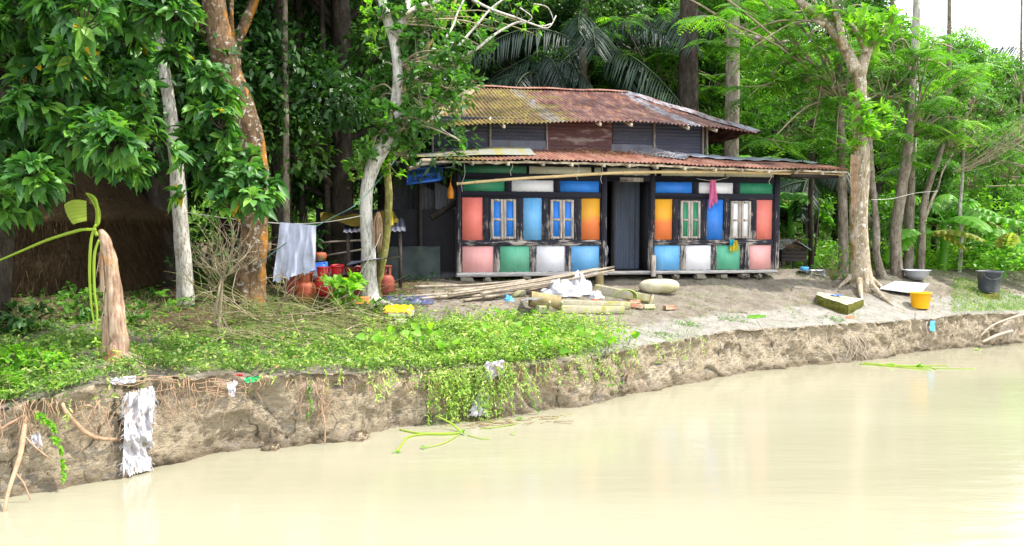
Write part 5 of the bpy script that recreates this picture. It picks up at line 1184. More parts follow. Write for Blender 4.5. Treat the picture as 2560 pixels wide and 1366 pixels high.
# taller ragged herbs of the lush clump
def tall_d(x, y, u, s):
    px, py = px_of(x, y, float(gz_base(x, y))); n = vnoise(x * 1.6, y * 1.6, 12, 2)
    return float(sst(880, 960, px)) * float(sst(1600, 1500, px)) * float(sst(795, 815, py)) * (.25 + max(0, n) * 2) + (.10 if px < 330 and py > 880 else 0) + (.05 if 330 <= px < 880 and py > 840 else 0)
T = scatter(420, (-2.2, 9.5), (.0, 3.2), rg, tall_d); mb = MB(); st = MB()
for (x, y, z) in T:
    h = rg.uniform(.08, .30); lx, ly = rg.normal() * h * .35, rg.normal() * h * .3; q0 = Vector((x, y, z)); q1 = q0 + Vector((lx * .3, ly * .3, h * .55)); q2 = q0 + Vector((lx, ly, h))
    st.tube([q0, q1, q2], [.004, .003, .002], 3, smooth=2, cap=False); n = int(5 + h * 40); f = rg.uniform(.2, 1.0, n)[:, None]; C = np.array(tuple(q0)) * (1 - f) + np.array(tuple(q2)) * f
    D_ = rg.normal(size=(n, 3)) * .8; D_[:, 2] = np.abs(D_[:, 2]) * .5 + .2; s_ = rg.uniform(.035, .085, n); b_ = rg.uniform(0, .7)
    mb.leaves(C, D_, rg.normal(size=(n, 3)) * .4 + np.array([0, 0, 1.]), s_, s_ * .3, 'leaf', .4, np.clip(b_ + rg.uniform(0, .3, n), 0, 1))
tag(mb.build('tall_weeds', M['lime_weed']), kind='stuff'); tag(st.build('tall_weed_stems', M['twig_green']), kind='stuff')
# grass blades mixed in and thin grass on the dirt
def blade_d(x, y, u, s):
    px, py = px_of(x, y, float(gz_base(x, y))); d = weed_d(x, y, u, s) * .8
    if 600 < px < 1050 and 740 < py < 860: d = max(d, .6)
    n = vnoise(x * 1.5, y * 1.5, 9, 3)
    if px > 1000: d = max(d, .10 if n > .12 else .004)
    if px > 2380 and py > 700: d = max(d, .9)
    if px < 700 and py < 830: d = max(d, .12)
    return d
Pn = scatter(30000, (-2.2, 20), (-.02, 5), rg, blade_d); k = len(Pn); D = rg.normal(size=(k, 3)) * .5; D[:, 2] = 1
mb = MB(); mb.leaves(Pn, D, rg.normal(size=(k, 3)), rg.uniform(.05, .19, k), .009, 'rhomb', .4, rg.uniform(0, 1, k), fold=0)
tag(mb.build('grass', M['weed']), kind='stuff')
# trailing plants that hang over the edge
def hang_d(x, y, u, s):
    px, py = px_of(x, y, float(gz_base(x, y))); return {True: 1.0}.get(1060 < px < 1260,   .16 if 1260 <= px < 1560 else (.10 if 900 < px < 1060 else .02))
mb = MB(); st = MB(); rg = np.random.default_rng(18)
A = scatter(250, (0, 9.5), (-.06, .10), rg, hang_d)
for (x, y, z) in A:
    px, py = px_of(x, y, z); ln = rg.uniform(.1, .5) if px < 1260 and px > 1060 else rg.uniform(.06, .35); off = rg.uniform(.10, .24); lx = rg.uniform(-.12, .12)
    if 1060 < px < 1240: ln = rg.uniform(.15, .85)
    pts = [Vector((x, y, z)), Vector((x + BV[0] * -off + lx * .3, y - BV[1] * off, z + .01 - ln * .12)), Vector((x - BV[0] * (off + .04) + lx * .7, y - BV[1] * (off + .04), z - ln * .55)), Vector((x - BV[0] * (off + .07) + lx, y - BV[1] * (off + .07), z - ln))]
    st.tube(pts, [.003, .003, .002, .0015], 3, smooth=3, cap=False)
    n = int(6 + ln * 46); f = rg.uniform(0.1, 1, n) * 3; i0 = np.minimum(f.astype(int), 2); fr = (f - i0)[:, None]; Q = np.array([tuple(p) for p in pts]); C = Q[i0] * (1 - fr) + Q[i0 + 1] * fr
    D = rg.normal(size=(n, 3)) * .7 + np.array([-BV[0] * .4, -BV[1] * .4, 0]); mb.leaves(C, D, rg.normal(size=(n, 3)) * .5 + np.array([-BV[0], -BV[1], 1.]), rg.uniform(.03, .065, n), .014, 'leaf', .3, rg.uniform(0, .95, n))
tag(mb.build('trailing_weeds', M['lime_weed']), kind='stuff'); tag(st.build('trailing_stems', M['twig_green']), kind='stuff')
# dark forest floor cover on the left, leaf litter
def ff(x, y, u, s):
    px, py = px_of(x, y, float(gz_base(x, y))); n = vnoise(x, y, 5, 3); return (.2 + max(0, n) * 1.6) * float(sst(900, 600, px))
rg = np.random.default_rng(28)
n = 9000; X = rg.uniform(-14, -1.5, n); Yy = rg.uniform(8.5, 20, n)
Pn = np.array([(x, y, gz(x, y) + rg.uniform(0, .12)) for x, y in zip(X, Yy) if touv(x, y)[1] - vfoot(touv(x, y)[0]) > .8 and vnoise(x, y, 5, 3) > -.15]); k = len(Pn)
D = rg.normal(size=(k, 3)); D[:, 2] = np.abs(D[:, 2]) * .4
mb = MB(); mb.leaves(Pn, D, rg.normal(size=(k, 3)) * .4 + np.array([0, 0, 1.]), rg.uniform(.05, .13, k), rg.uniform(.03, .06, k), 'heart', .3, rg.uniform(0, 1, k)); tag(mb.build('undergrowth', M['mid_leaf']), kind='stuff')
n = 9000; X = rg.uniform(-9, 14, n); Yy = rg.uniform(9, 19.5, n)
def litt(x, y):
    u, v = touv(x, y); s = v - vfoot(u)
    if s < .35: return False
    px, py = px_of(x, y, 1.3)
    return rg.uniform() < (.9 if (680 < px < 1420 and py > 690) or px > 2330 or px < 700 else .16)
Pn = np.array([(x, y, gz(x, y) + .008) for x, y in zip(X, Yy) if litt(x, y)]); k = len(Pn); D = rg.normal(size=(k, 3)); D[:, 2] *= .15
mb = MB(); mb.leaves(Pn, D, rg.normal(size=(k, 3)) * .25 + np.array([0, 0, 1.]), rg.uniform(.03, .09, k), rg.uniform(.015, .04, k), 'leaf', .0, rg.uniform(0, 1, k), fold=.3); tag(mb.build('leaf_litter', M['dry_leaf']), kind='stuff')
mb = MB()
for i in range(420):
    x = rg.uniform(-6, 13); y = rg.uniform(9, 18); u, v = touv(x, y)
    if v - vfoot(u) < .45: continue
    a = rg.uniform(0, 6.28); l = rg.uniform(.05, .28); z0 = gz(x, y); x1, y1 = x + math.cos(a) * l, y + math.sin(a) * l
    mb.tube([(x, y, z0 + .01), ((x + x1) / 2 + .01, (y + y1) / 2, (z0 + gz(x1, y1)) / 2 + .018), (x1, y1, gz(x1, y1) + .008)], [.004, .004, .002], 4, smooth=2)
tag(mb.build('twig_litter', M['twig']), kind='stuff')
# ================================================================== things lying and hanging about
random.seed(5)
M['gas_red'] = plain('gas_red', (.52, .025, .03), .35, .5, .15, 8, .05, dirt=(.22, .05, .03))
M['gas_rust'] = plain('gas_rust', (.24, .045, .028), .6, .3, .3, 9, .1, dirt=(.20, .09, .05))
M['gas_orange'] = plain('gas_orange', (.30, .065, .03), .6, .3, .3, 9, .1, dirt=(.30, .24, .06))
M['sheet'] = plain('pale_cloth', (.50, .54, .72), .8, .2, .1, 4, .1, transl=.2, dirt=(.36, .38, .5))
M['plastic_white'] = plain('white_plastic', (.66, .66, .72), .5, .4, .15, 8, .25, transl=.2)
M['sack_white'] = plain('frayed_sack', (.50, .49, .52), .8, .2, .22, 20, .5, dirt=(.38, .35, .31), dscale=4)
M['rope'] = plain('rope', (.55, .53, .47), .8, .2); M['rope_green'] = plain('rope_green', (.07, .16, .14), .7, .2)
M['bamboo'] = plain('bamboo', (.58, .43, .22), .5, .4, .2, 5, .1); M['bamboo_grey'] = plain('old_bamboo', (.32, .27, .21), .8, .2, .45, 7, .3)
M['concrete'] = plain('mossy_concrete', (.36, .33, .24), .9, .2, .3, 7, .5, dirt=(.24, .23, .06), dscale=4)
M['moss_slab'] = plain('moss', (.10, .10, .02), .95, .1, .5, 16, .8); M['slab_top'] = plain('slab_top', (.34, .34, .27), .9, .15, .3, 7, .5, dirt=(.22, .24, .10))
M['brick'] = plain('brick', (.36, .16, .10), .9, .2, .3, 12, .4, dirt=(.36, .3, .22))
M['log'] = plain('log', (.30, .24, .12), .85, .2, .45, 9, .5, dirt=(.18, .13, .06)); M['log_end'] = plain('log_end', (.50, .42, .26), .85, .2, .3, 14, .4)
M['yellow'] = plain('yellow_plastic', (.95, .52, .005), .35, .5, .06, 3, .03, transl=.1); M['darkplastic'] = plain('dark_plastic', (.075, .085, .11), .5, .4, .3, 9, .1, dirt=(.2, .2, .2))
M['alu'] = plain('aluminium', (.42, .44, .48), .4, .5, .15, 6, .1, metal=.3); M['board_white'] = plain('whitish_board', (.52, .54, .60), .6, .3, .12, 4, .1)
M['blue_pl'] = plain('blue_plastic', (.03, .14, .60), .45, .4, .15, 6, .05); M['cyan_pl'] = plain('sky_blue_plastic', (.08, .38, .75), .4, .4, .1, 6, .05)
M['orange_pl'] = plain('orange_plastic', (.65, .22, .02), .45, .4, .2, 6, .05); M['pink'] = plain('pink_cloth', (.78, .20, .40), .8, .2, .3, 14, .3, transl=.25)
M['tarp_yellow'] = plain('tarp_yellow', (.13, .095, .012), .8, .2, .3, 6, .3); M['yellow_cloth'] = plain('yellow_cloth', (.62, .48, .03), .8, .2, .3, 14, .3, transl=.2); M['teal_cloth'] = plain('teal_cloth', (.02, .32, .38), .8, .2, .3)
M['navy'] = plain('navy_tarp', (.05, .06, .13), .45, .5, .4, 7, .5); M['green_pl'] = plain('green_plastic', (.02, .42, .12), .4, .4); M['green_tub'] = plain('olive_green_tub', (.26, .34, .08), .6, .3, .25)
M['sandbag'] = plain('mossy_sandbag', (.50, .46, .34), .9, .15, .25, 10, .4, dirt=(.28, .26, .09), dscale=2.5); M['mudwall'] = plain('dark_mud_wall', (.045, .06, .06), .9, .2, .4, 4, .5, dirt=(.05, .06, .05))  # mud wall is a flat dark grey-green
M['old_straw'] = plain('old_straw', (.055, .036, .02), .9, .1, .5, 9, .2); M['white_mark'] = plain('white_mark', (.8, .8, .8), .5, .3); M['redplastic'] = plain('red_scrap', (.6, .12, .06), .6, .3)
def single(name, mb, mat, label, cat, group=None, loc=None, smooth=True, kind='thing'):
    V = np.concatenate(mb.v); l = loc if loc is not None else (float(V[:, 0].mean()), float(V[:, 1].mean()), float(V[:, 2].min()))
    return tag(mb.build(name, mat, None, loc=l, smooth=smooth), label, cat, group, kind)

# gas cylinders
def cylinder(px, py, hpx, mat, label, tilt=0.0, mark=False):
    g = G(px, py); s = hpx * g.y / FPX / .56
    t = thing('gas_cylinder', label, 'gas cylinder', tuple(g), random.uniform(-.4, .4), 'gas cylinders stacked behind the curved tree'); t.scale = (s, s, s)
    mb = MB(); mb.lathe((0, 0, 0), [(0, .035), (.10, .03), (.145, .06), (.165, .11), (.168, .2), (.17, .21), (.168, .22), (.165, .29), (.15, .345), (.11, .385), (.06, .405), (0, .41)], 26); mb.build('body', mat, t, world=False)
    mb = MB(); mb.lathe((0, 0, 0), [(.12, 0), (.125, 0), (.13, .03), (.125, .06), (.12, .06), (.12, 0)], 24); mb.build('foot_ring', mat, t, world=False)
    mb = MB()
    for (a0, a1) in ((-.35, 1.15), (1.75, 3.3), (3.85, 5.5)):
        mb.grid(lambda u, v: (math.cos(a0 + (a1 - a0) * u) * (.108 + .008 * v), math.sin(a0 + (a1 - a0) * u) * (.108 + .008 * v), .375 + .155 * v), 10, 2)
    mb.lathe((0, 0, 0), [(.108, .53), (.122, .53), (.124, .555), (.110, .56), (.108, .53)], 24); mb.build('collar', mat, t, world=False)
    mb = MB(); mb.lathe((0, 0, 0), [(.02, .40), (.02, .44), (.032, .445), (.032, .475), (.0, .48)], 12); mb.build('valve', M['alu'], t, world=False)
    if mark:
        t.rotation_euler = (0, 0, 0); mb = MB(); mb.grid(lambda u, v: ((u - .5) * .05 * math.sin(PI * min(1, (1 - v) ** .7)) * 1.3 + .06, -math.sqrt(.171 ** 2 - .06 ** 2) - .0, .21 + .075 * v), 6, 8); mb.build('drop_mark', M['white_mark'], t, world=False)
    if tilt: t.rotation_euler = (tilt, 0, 0)
for a in [(766, 764, 84, 'gas_orange', 'orange-rust gas cylinder, frontmost one left of the bright red one'), (810, 748, 80, 'gas_red', 'bright red gas cylinder with a small white drop mark', 0, True),
          (736, 752, 72, 'gas_rust', 'dull dark gas cylinder half hidden left of the orange-rust one'), (846, 742, 80, 'gas_red', 'red gas cylinder tilted behind the broad-leaved shrub', .12),
          (878, 745, 76, 'gas_rust', 'rusty gas cylinder behind the shrub next to the tree'), (905, 738, 72, 'gas_red', 'red gas cylinder just left of the curved white trunk'),
          (963, 742, 78, 'gas_rust', 'rust-red gas cylinder right of the curved white tree'), (945, 735, 70, 'gas_orange', 'orange gas cylinder squeezed behind the yellow-green stem')]:
    cylinder(a[0], a[1], a[2], M[a[3]], a[4], *(a[5:]))
# lean-to cooking shelter behind
gS = Vector((P(960, 600, 14.6).x, 14.6, HG))
sh = thing('cooking_shelter', 'dark open cooking shelter with grey tin roof and mud wall behind the cylinders', 'shelter', tuple(gS))
mb = MB(); c = [P(858, 582, 14.2), P(1015, 578, 14.2), P(1010, 546, 15.6), P(862, 552, 15.6)]; corr(mb, c[0], c[1], c[2], c[3], .09, .012, (0, 0, 1), 2); mb.build('roof_sheet', M['tin_grey'], sh)
for x in (870, 1000): mb = MB(); mb.tube([P(x, 580, 14.3) * 1.0, Vector((P(x, 580, 14.3).x, 14.3, HG - .1))], .035, 7, smooth=1); mb.build('post', M['w_dark'], sh)
mb = MB(); w0 = P(942, 617, 15.2); w1 = P(1100, 614, 15.6)
mb.grid(lambda u, v: Vector((w0.x + (w1.x - w0.x) * u, 15.2 + .4 * u + .03 * math.sin(u * 13 + v * 3), HG - .1 + (w0.z - HG + .1) * v - (.16 * max(0, math.sin(u * 5 + 1)) * (1 - v)) * 0)), 20, 8)
mb.grid(lambda u, v: Vector((w0.x + (w1.x - w0.x) * u, 15.2 + .4 * u + .12 * v, w0.z + .0)), 20, 1); mb.build('mud_wall', M['mudwall'], sh)
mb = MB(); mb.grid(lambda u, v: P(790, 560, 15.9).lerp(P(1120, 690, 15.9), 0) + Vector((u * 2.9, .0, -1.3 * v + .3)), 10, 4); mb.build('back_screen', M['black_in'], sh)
for (a, b) in (((660, 608), (905, 600)), ((690, 640), (905, 622)), ((800, 628), (900, 612))):
    mb = MB(); mb.tube([P(a[0] + 120, a[1], 14.4), P(b[0] + 10, b[1], 14.4)], .018, 6, smooth=1); mb.build('rail', M['bamboo_grey'], sh)
mb = MB(); c = [P(800, 532, 14.9), P(985, 526, 14.9), P(1000, 560, 14.6), P(805, 550, 14.6)]
mb.grid(lambda u, v: c[0].lerp(c[1], u).lerp(c[3].lerp(c[2], u), v) + Vector((0, -.05 * math.sin(u * 9) - .1 * v, -.07 * math.sin(u * PI) + .03 * math.sin(u * 17 + v * 4))), 40, 8)
single('yellow_tarp', mb, M['tarp_yellow'], 'mustard yellow tarp slung under the shelter roof behind the curved tree', 'tarp')
mb = MB(); c = [P(972, 530, 13.9), P(982, 530, 13.9), P(985, 565, 13.9), P(974, 560, 13.9)]
mb.grid(lambda u, v: c[0].lerp(c[1], u).lerp(c[3].lerp(c[2], u), v) + Vector((0, .03 * math.sin(u * 9), 0)), 6, 8); single('yellow_rag', mb, M['yellow_cloth'], 'bright yellow rag hanging right of the yellow-green stem', 'rag')
# dark tin sheet laid over the cylinders, plus planks
def flat_sheet(name, pts, mat, label, cat, th=.01, amp=.02, nu=24, nv=10, n=3, corrp=None):
    mb = MB(); c = [Vector(p) for p in pts]
    for o_ in (0, -th):
        mb.grid(lambda u, v: c[0].lerp(c[1], u).lerp(c[3].lerp(c[2], u), v) + Vector((0, 0, o_ + amp * mnoise.noise(Vector((u * n + c[0].x, v * n, 0))) + (.012 * math.sin(u * corrp) if corrp else 0))), nu, nv)
    return single(name, mb, mat, label, cat)
flat_sheet('tin_sheet', [P(720, 704, 13.0), P(872, 686, 13.1), P(945, 662, 14.0), P(790, 676, 14.0)], M['tin_wall'], 'dark tin sheet lying over the gas cylinders', 'tin sheet', .01, .06, corrp=60)
flat_sheet('wooden_board', [P(866, 662, 12.6), P(985, 640, 12.8), P(1010, 642, 13.3), P(880, 652, 13.3)], M['tin_grey'], 'grey board propped behind the curved white tree', 'board')
mb = MB(); mb.box(P(795, 640, 14) - Vector((0, 0, .3)), (.35, .3, .35), bev=.04, jit=.02); single('blue_bin', mb, M['blue_pl'], 'blue plastic bin half hidden beside the hanging sheet', 'bin')
mb = MB(); g = P(800, 640, 14.2); mb.lathe((g.x, g.y, g.z - .1), [(0, 0), (.10, 0), (.13, .1), (.11, .16), (0, .17)], 14); single('clay_pot', mb, M['gas_orange'], 'small orange pot on the shelf beside the hanging sheet', 'pot')
# clotheslines
def line(name, pts, Ys, r, mat, label, sag=0):
    mb = MB(); wp = [P(p[0], p[1], y) for p, y in zip(pts, Ys)]; mb.tube(wp, r, 5, smooth=8); return single(name, mb, mat, label, 'rope')
YW = G(926, 762).y; Y1 = G(464, 762).y
line('clothesline', [(462, 531), (560, 545), (650, 555), (735, 560), (820, 555), (903, 540)], np.linspace(Y1, YW - .15, 6), .007, M['rope'], 'pale clothesline from the slim white trunk to the curved tree')
line('tether_rope', [(952, 585), (930, 635), (880, 715), (850, 755), (847, 776)], [YW - .25] * 5, .007, M['rope'], 'white rope slanting down across the curved white trunk')
line('green_rope', [(640, 668), (720, 605), (830, 545), (905, 498), (1000, 385), (1046, 322)], [11.5, 11.6, 11.8, 12, 14.5, 15.4], .008, M['rope_green'], 'dark green rope rising from the shrub up to the roof corner')
line('wire_line', [(2178, 500), (2230, 497), (2290, 483), (2345, 478)], [RT, RT + .5, RT + 1, RT + 1.5], .005, M['rope'], 'thin wire from the spreading-root tree to the forked trunk')
# pale sheet on the line
def cloth(name, c, mat, label, cat, fold=.05, nf=3.0, nu=26, nv=30, seed=0, ragged=.0, flare=0, parent=None):
    mb = MB(); c = [Vector(p) for p in c]
    def fn(u, v):
        p = c[0].lerp(c[1], u).lerp(c[3].lerp(c[2], u), v)
        w_ = mnoise.fractal(Vector((u * nf + seed, v * .8, seed * .7)), .8, 2, 3)
        return p + Vector((0, -fold * w_ * (.3 + v) - flare * v * math.sin(PI * u), (ragged * mnoise.noise(Vector((u * 14, seed, 0))) * v)))
    mb.grid(fn, nu, nv)
    return single(name, mb, mat, label, cat)
Yc = 11.6
cloth('hanging_sheet', [P(700, 556, Yc), P(790, 564, Yc), P(788, 676, Yc), P(684, 706, Yc)], M['sheet'], 'pale bluish sheet hung on the clothesline', 'sheet', .09, 3.2, 40, 40, 3, ragged=.10)
mb = MB()
for k in range(26):
    x = 936 + random.uniform(0, 18); mb.tube(path([(946 + random.uniform(-3, 3), 530), (x, 552), (x + random.uniform(-2, 2), 590), (x + random.uniform(-3, 3) - 1, 612 + random.uniform(-12, 22))], YW - .05 - random.uniform(0, .08)), [.006, .008, .007, .004], 4, smooth=3)
single('fibre_bundle', mb, M['root'], 'tied bundle of brownish fibre ropes hanging against the curved tree', 'rope bundle')
# front of the house
Yf = HO.y - .4
mb = MB(); bp = [LW(*(lambda q: (q[0], -.42, q[1]))(LP(x, y, -.42))) for x, y in ((1143, 460), (1270, 449), (1400, 441), (1560, 432), (1740, 430), (1900, 432), (2108, 438))]
mb.tube(bp, [.026, .030, .032, .033, .033, .032, .028], 10, smooth=6)
for i in range(17):
    f = i / 16 * 5.98; a = int(f); p = bp[a].lerp(bp[a + 1], f - a); d = (bp[a + 1] - bp[a]).normalized(); mb.tube([p - d * .012, p + d * .012], .036, 10, smooth=1, rnd=.1)
single('bamboo_pole', mb, M['bamboo'], 'long yellow bamboo pole slung below the verandah eave', 'bamboo pole')
for i, (x, y0, y1, dx) in enumerate([(1160, 405, 480, -4), (1278, 400, 440, 0), (1444, 405, 450, 0), (1502, 408, 460, 3), (1590, 406, 440, 2), (1425, 405, 422, 8), (1725, 412, 436, 1), (1808, 412, 440, -2), (1925, 430, 462, 0), (1645, 412, 424, -10)]):
    mb = MB(); A = LP(x, y0, -.5); B = LP(x + dx, y1, -.47); p = LW(A[0], -.5, A[1]); q = LW(B[0], -.47, B[1])
    mb.tube([p, p.lerp(q, .4) + Vector((.03, 0, 0)), p.lerp(q, .75) + Vector((-.02, 0, 0)), q], .0045, 4, smooth=4)
    o = single('hanging_wire', mb, M['rope'], ['wire hanging over the dark green strip', 'wire hanging over the green end of the strip', 'wire hanging over the deep blue upper panel', 'looped wire hanging left of the doorway', 'wire hanging over the doorway', 'short wire loop over the cream strip', 'wire tied above the blue panel right of the doorway', 'wire tied right of the pink cloth', 'wire hanging over the right green panel', 'short crossed wire right of the doorway'][i], 'wire', 'wires dangling from the eave')
def LPW(x, y, b): q = LP(x, y, b); return LW(q[0], b, q[1])
mb = MB(); mb.tube([LPW(1742, 447, -.1), LPW(1782, 452, -.12), LPW(1822, 444, -.1)], .005, 5, smooth=4); single('cloth_line', mb, M['rope'], 'short string holding the pink cloth under the cream strip', 'string')
cloth('pink_cloth', [LPW(1776, 450, -.13), LPW(1789, 450, -.13), LPW(1794, 505, -.14), LPW(1772, 522, -.14)], M['pink'], 'pink cloth hanging in front of the white upper panel', 'cloth', .10, 5, 18, 26, 5, ragged=.12)
cloth('yellow_cloth', [LPW(1826, 601, -.05), LPW(1843, 601, -.05), LPW(1847, 626, -.08), LPW(1824, 630, -.08)], M['yellow_cloth'], 'small yellow cloth draped over the rail below the white-paned window', 'cloth', .07, 5, 16, 16, 8, ragged=.12)
cloth('teal_cloth', [LPW(1824, 599, -.06), LPW(1836, 599, -.06), LPW(1834, 609, -.09), LPW(1824, 618, -.09)], M['teal_cloth'], 'scrap of teal cloth lying over the small yellow one', 'cloth', .05, 5, 10, 10, 9, ragged=.1)
# blue crate
mb = MB(); A = LPW(1018, 462, -.15); B = LPW(1096, 452, -.15); up = Vector((0, 0, .30)); dp = Vector((.05, .26, .05)); ax = (B - A)
t = thing('plastic_crate', 'blue slatted plastic crate hanging under the eave at the left end of the house', 'crate', tuple(A))
def wallg(o_, d1, n, hh, lbl):
    mb = MB(); mb.bar(o_ + hh * .06, o_ + d1 + hh * .06, .02, .05); mb.bar(o_ + hh * .96, o_ + d1 + hh * .96, .025, .035); mb.bar(o_ + hh * .52, o_ + d1 + hh * .52, .012, .02)
    for i in range(n + 1):
        p = o_ + d1 * (i / n); mb.bar(p, p + hh, .016 if 0 < i < n else .03, .012, up=(0, 1, 0) if abs(d1.x) > .2 else (1, 0, 0))
    mb.build(lbl, M['blue_pl'], t)
wallg(A, ax, 18, up, 'side'); wallg(A + dp, ax, 18, up, 'side'); wallg(A, dp, 6, up, 'end'); wallg(B, dp, 6, up, 'end')
mb = MB(); mb.grid(lambda u, v: A + ax * u + dp * v + Vector((0, 0, .01)), 6, 3); mb.build('base_tray', M['blue_pl'], t)
mb = MB(); mb.tube([A + up, LPW(1030, 408, -.2)], .005, 4, smooth=1); mb.tube([B + up, LPW(1092, 402, -.2)], .005, 4, smooth=1); mb.build('cord', M['rope'], t)
mb = MB(); p = LPW(1131, 498, -.0) + Vector((-.04, .06, 0)); mb.lathe(tuple(p), [(0, 0), (.05, .0), (.085, .03), (.09, .12), (.075, .2), (.04, .27), (.025, .3), (.022, .34), (0, .345)], 16, sx=.8, sy=.8); mb.tube([p + Vector((0, 0, .33)), p + Vector((.02, 0, .5))], .006, 5, smooth=1)
single('orange_jug', mb, M['orange_pl'], 'orange plastic jug hanging beside the left corner of the house', 'jug')
# sacks in the doorway
mb = MB(); p = LW(AD0 + .1, .75, Z_S); 
mb.grid(lambda u, v: p + Vector((math.cos(u * 2 * PI) * (.18 + .03 * math.sin(v * 7 + u * 9)) * math.sin(PI * (.06 + .88 * v)) ** .45, math.sin(u * 2 * PI) * .16, .62 * v + .02 * math.sin(u * 20))), 24, 16); single('doorway_sack', mb, M['sheet'], 'pale bluish sack standing just inside the doorway', 'sack')
# small scribble on blue panel
mb = MB(); 
for k in range(5):
    a = LPW(1648 + k * 3.4, 463 + (k % 2) * 2, .018); mb.tube([a, LPW(1649 + k * 3.4, 468, .018), LPW(1651 + k * 3.4, 464 + (k % 2) * 3, .018)], .003, 4, smooth=3)
o = mb.build('scribble', M['black_in'], house)
# debris on verandah roof
mb = MB()
for i in range(90):
    a = random.uniform(float(LP(1380, 378, .7)[0]), float(LP(1700, 385, .7)[0])); v = random.uniform(.35, .95); q = vpt(a, v, .02); p = LW(*(q[0], q[1], q[2])); an = random.uniform(0, 6.28); l = random.uniform(.08, .35)
    mb.tube([p, p + Vector((math.cos(an) * l * .5, math.sin(an) * l * .3, .03 + random.uniform(0, .07))), p + Vector((math.cos(an) * l, math.sin(an) * l * .4, random.uniform(0, .05)))], .004, 3, smooth=3)
tag(mb.build('roof_debris', M['dry_leaf']), kind='stuff')
# ---------- heap of poles, log, plastic
def pole(a, b, wa, wb, label, za=.05, zb=.05, mat='bamboo_grey', bend=.03):
    ga = G(*a, dz=za) if not isinstance(za, Vector) else za; gb = G(*b, dz=zb)
    mb = MB(); m = ga.lerp(gb, .5) + Vector((0, 0, -bend)); mb.tube([ga, m, gb], [pr(wa, ga.y), pr((wa + wb) / 2, ga.y), pr(wb, gb.y)], 8, smooth=8, rough=.15, seed=a[0])
    return single('wooden_pole', mb, M[mat], label, 'pole', 'grey poles heaped in front of the house')
for i, (a, b, w, z) in enumerate([((1036, 718), (1312, 702), 7, .14), ((978, 752), (1300, 722), 7, .12), ((1000, 744), (1340, 712), 8, .13), ((1050, 748), (1400, 700), 7, .2), ((1098, 745), (1440, 690), 8, .25), ((1120, 738), (1535, 668), 7, .38), ((1130, 730), (1500, 672), 8, .36), ((1180, 742), (1520, 682), 7, .3), ((1200, 735), (1535, 676), 6, .42), ((1210, 745), (1480, 690), 8, .22), ((1010, 756), (1240, 742), 6, .05), ((1160, 752), (1390, 712), 7, .12)]):
    pole(a, b, w, w * .8, ['thin pale pole lying highest at the left of the pole heap', 'grey pole over the navy tarp', 'split grey pole in the middle of the heap', 'crooked grey pole under the white plastic', 'thick grey pole crossing the heap', 'long pole reaching the doorway, topmost', 'long pole just below the topmost one', 'grey pole sticking out past the left doorpost', 'thin pole lying along the top of the heap', 'rough pole passing under the log', 'short pole on the ground by the navy tarp', 'short stub pole at the front of the heap'][i], z * .35, z)
g = G(1500, 722); mb = MB(); mb.tube([g - Vector((0, 0, .1)), G(1498, 700) + Vector((0, 0, .28))], [.09, .08], 10, smooth=1, rough=.2); single('stump_post', mb, M['log'], 'short stump post under the ends of the poles', 'post')
ga, gb = G(1325, 748, dz=.22), G(1398, 762, dz=.16); mb = MB(); d = (gb - ga); gb = ga + d * 1.0
t = thing('log', 'short thick mossy log with a sawn pale end in front of the pole heap', 'log', tuple(gb)); mb.tube([ga, ga.lerp(gb, .5), gb], [.13, .145, .155], 16, smooth=5, rough=.12, cap=False); mb.build('bark', M['log'], t)
dn = d.normalized(); s1 = dn.cross(Vector((0, 0, 1))).normalized(); s2 = s1.cross(dn); mb = MB(); mb.grid(lambda u, v: gb + dn * (.012 * math.sin(v * 9)) + (s1 * math.cos(u * 2 * PI) + s2 * math.sin(u * 2 * PI)) * (.152 * v), 20, 4); mb.build('sawn_end', M['log_end'], t)
for i, (x, y, y1) in enumerate([(1374, 735, 768), (1405, 732, 768)]):
    mb = MB(); mb.tube([G(x, 755, dz=.34), G(x - 4, 768, dz=.18), G(x + 2, 772, dz=.03)], [.02, .03, .015], 6, smooth=4, rough=.4); single('cloth_strip', mb, M['sandbag'], ['limp rag strip around the middle of the log', 'limp rag strip hanging at the sawn end of the log'][i], 'rag')
def crumple(name, px, py, wpx, hpx, mat, label, cat, seed=0, flat=.5, dz=0.0):
    g = G(px, py); r = wpx / 2 * g.y / FPX; h = hpx * g.y / FPX; mb = MB()
    def fn(u, v):
        a = u * 2 * PI; rr = math.sin(PI * .5 * (1 - v)) if False else (1 - v * .98) ** .6; n = mnoise.fractal(Vector((math.cos(a) * 2 + seed, math.sin(a) * 2, v * 3)), .8, 2.1, 4)
        return g + Vector((math.cos(a) * r * rr * (1 + .35 * n), math.sin(a) * r * .8 * rr * (1 + .35 * n), dz - .01 + h * (v ** .8) * (1 + .5 * n)))
    mb.grid(fn, 36, 12); return single(name, mb, mat, label, cat)
crumple('plastic_sheet', 1400, 738, 95, 34, M['plastic_white'], 'crumpled white plastic heaped behind the log', 'plastic sheet', 1)
crumple('plastic_sheet', 1448, 735, 75, 42, M['plastic_white'], 'peaked white plastic heap right of the log', 'plastic sheet', 2)
cloth('plastic_sheet', [G(1318, 745, dz=.52), G(1362, 745, dz=.5), G(1340, 752, dz=.30), G(1302, 752, dz=.0)], M['plastic_white'], 'white plastic draped over the left end of the log', 'plastic sheet', .07, 4, 20, 20, 4, ragged=.08)
crumple('plastic_bag', 1490, 745, 40, 16, M['plastic_white'], 'small white plastic bag left of the green tub', 'plastic bag', 3)
crumple('plastic_bag', 1272, 752, 26, 12, M['cyan_pl'], 'little pale blue plastic bag on the litter left of the log', 'plastic bag', 4)
crumple('cloth_bundle', 1448, 690, 58, 26, M['plastic_white'], 'white and pink cloth bundle on top of the poles', 'bundle', 6, dz=.35)
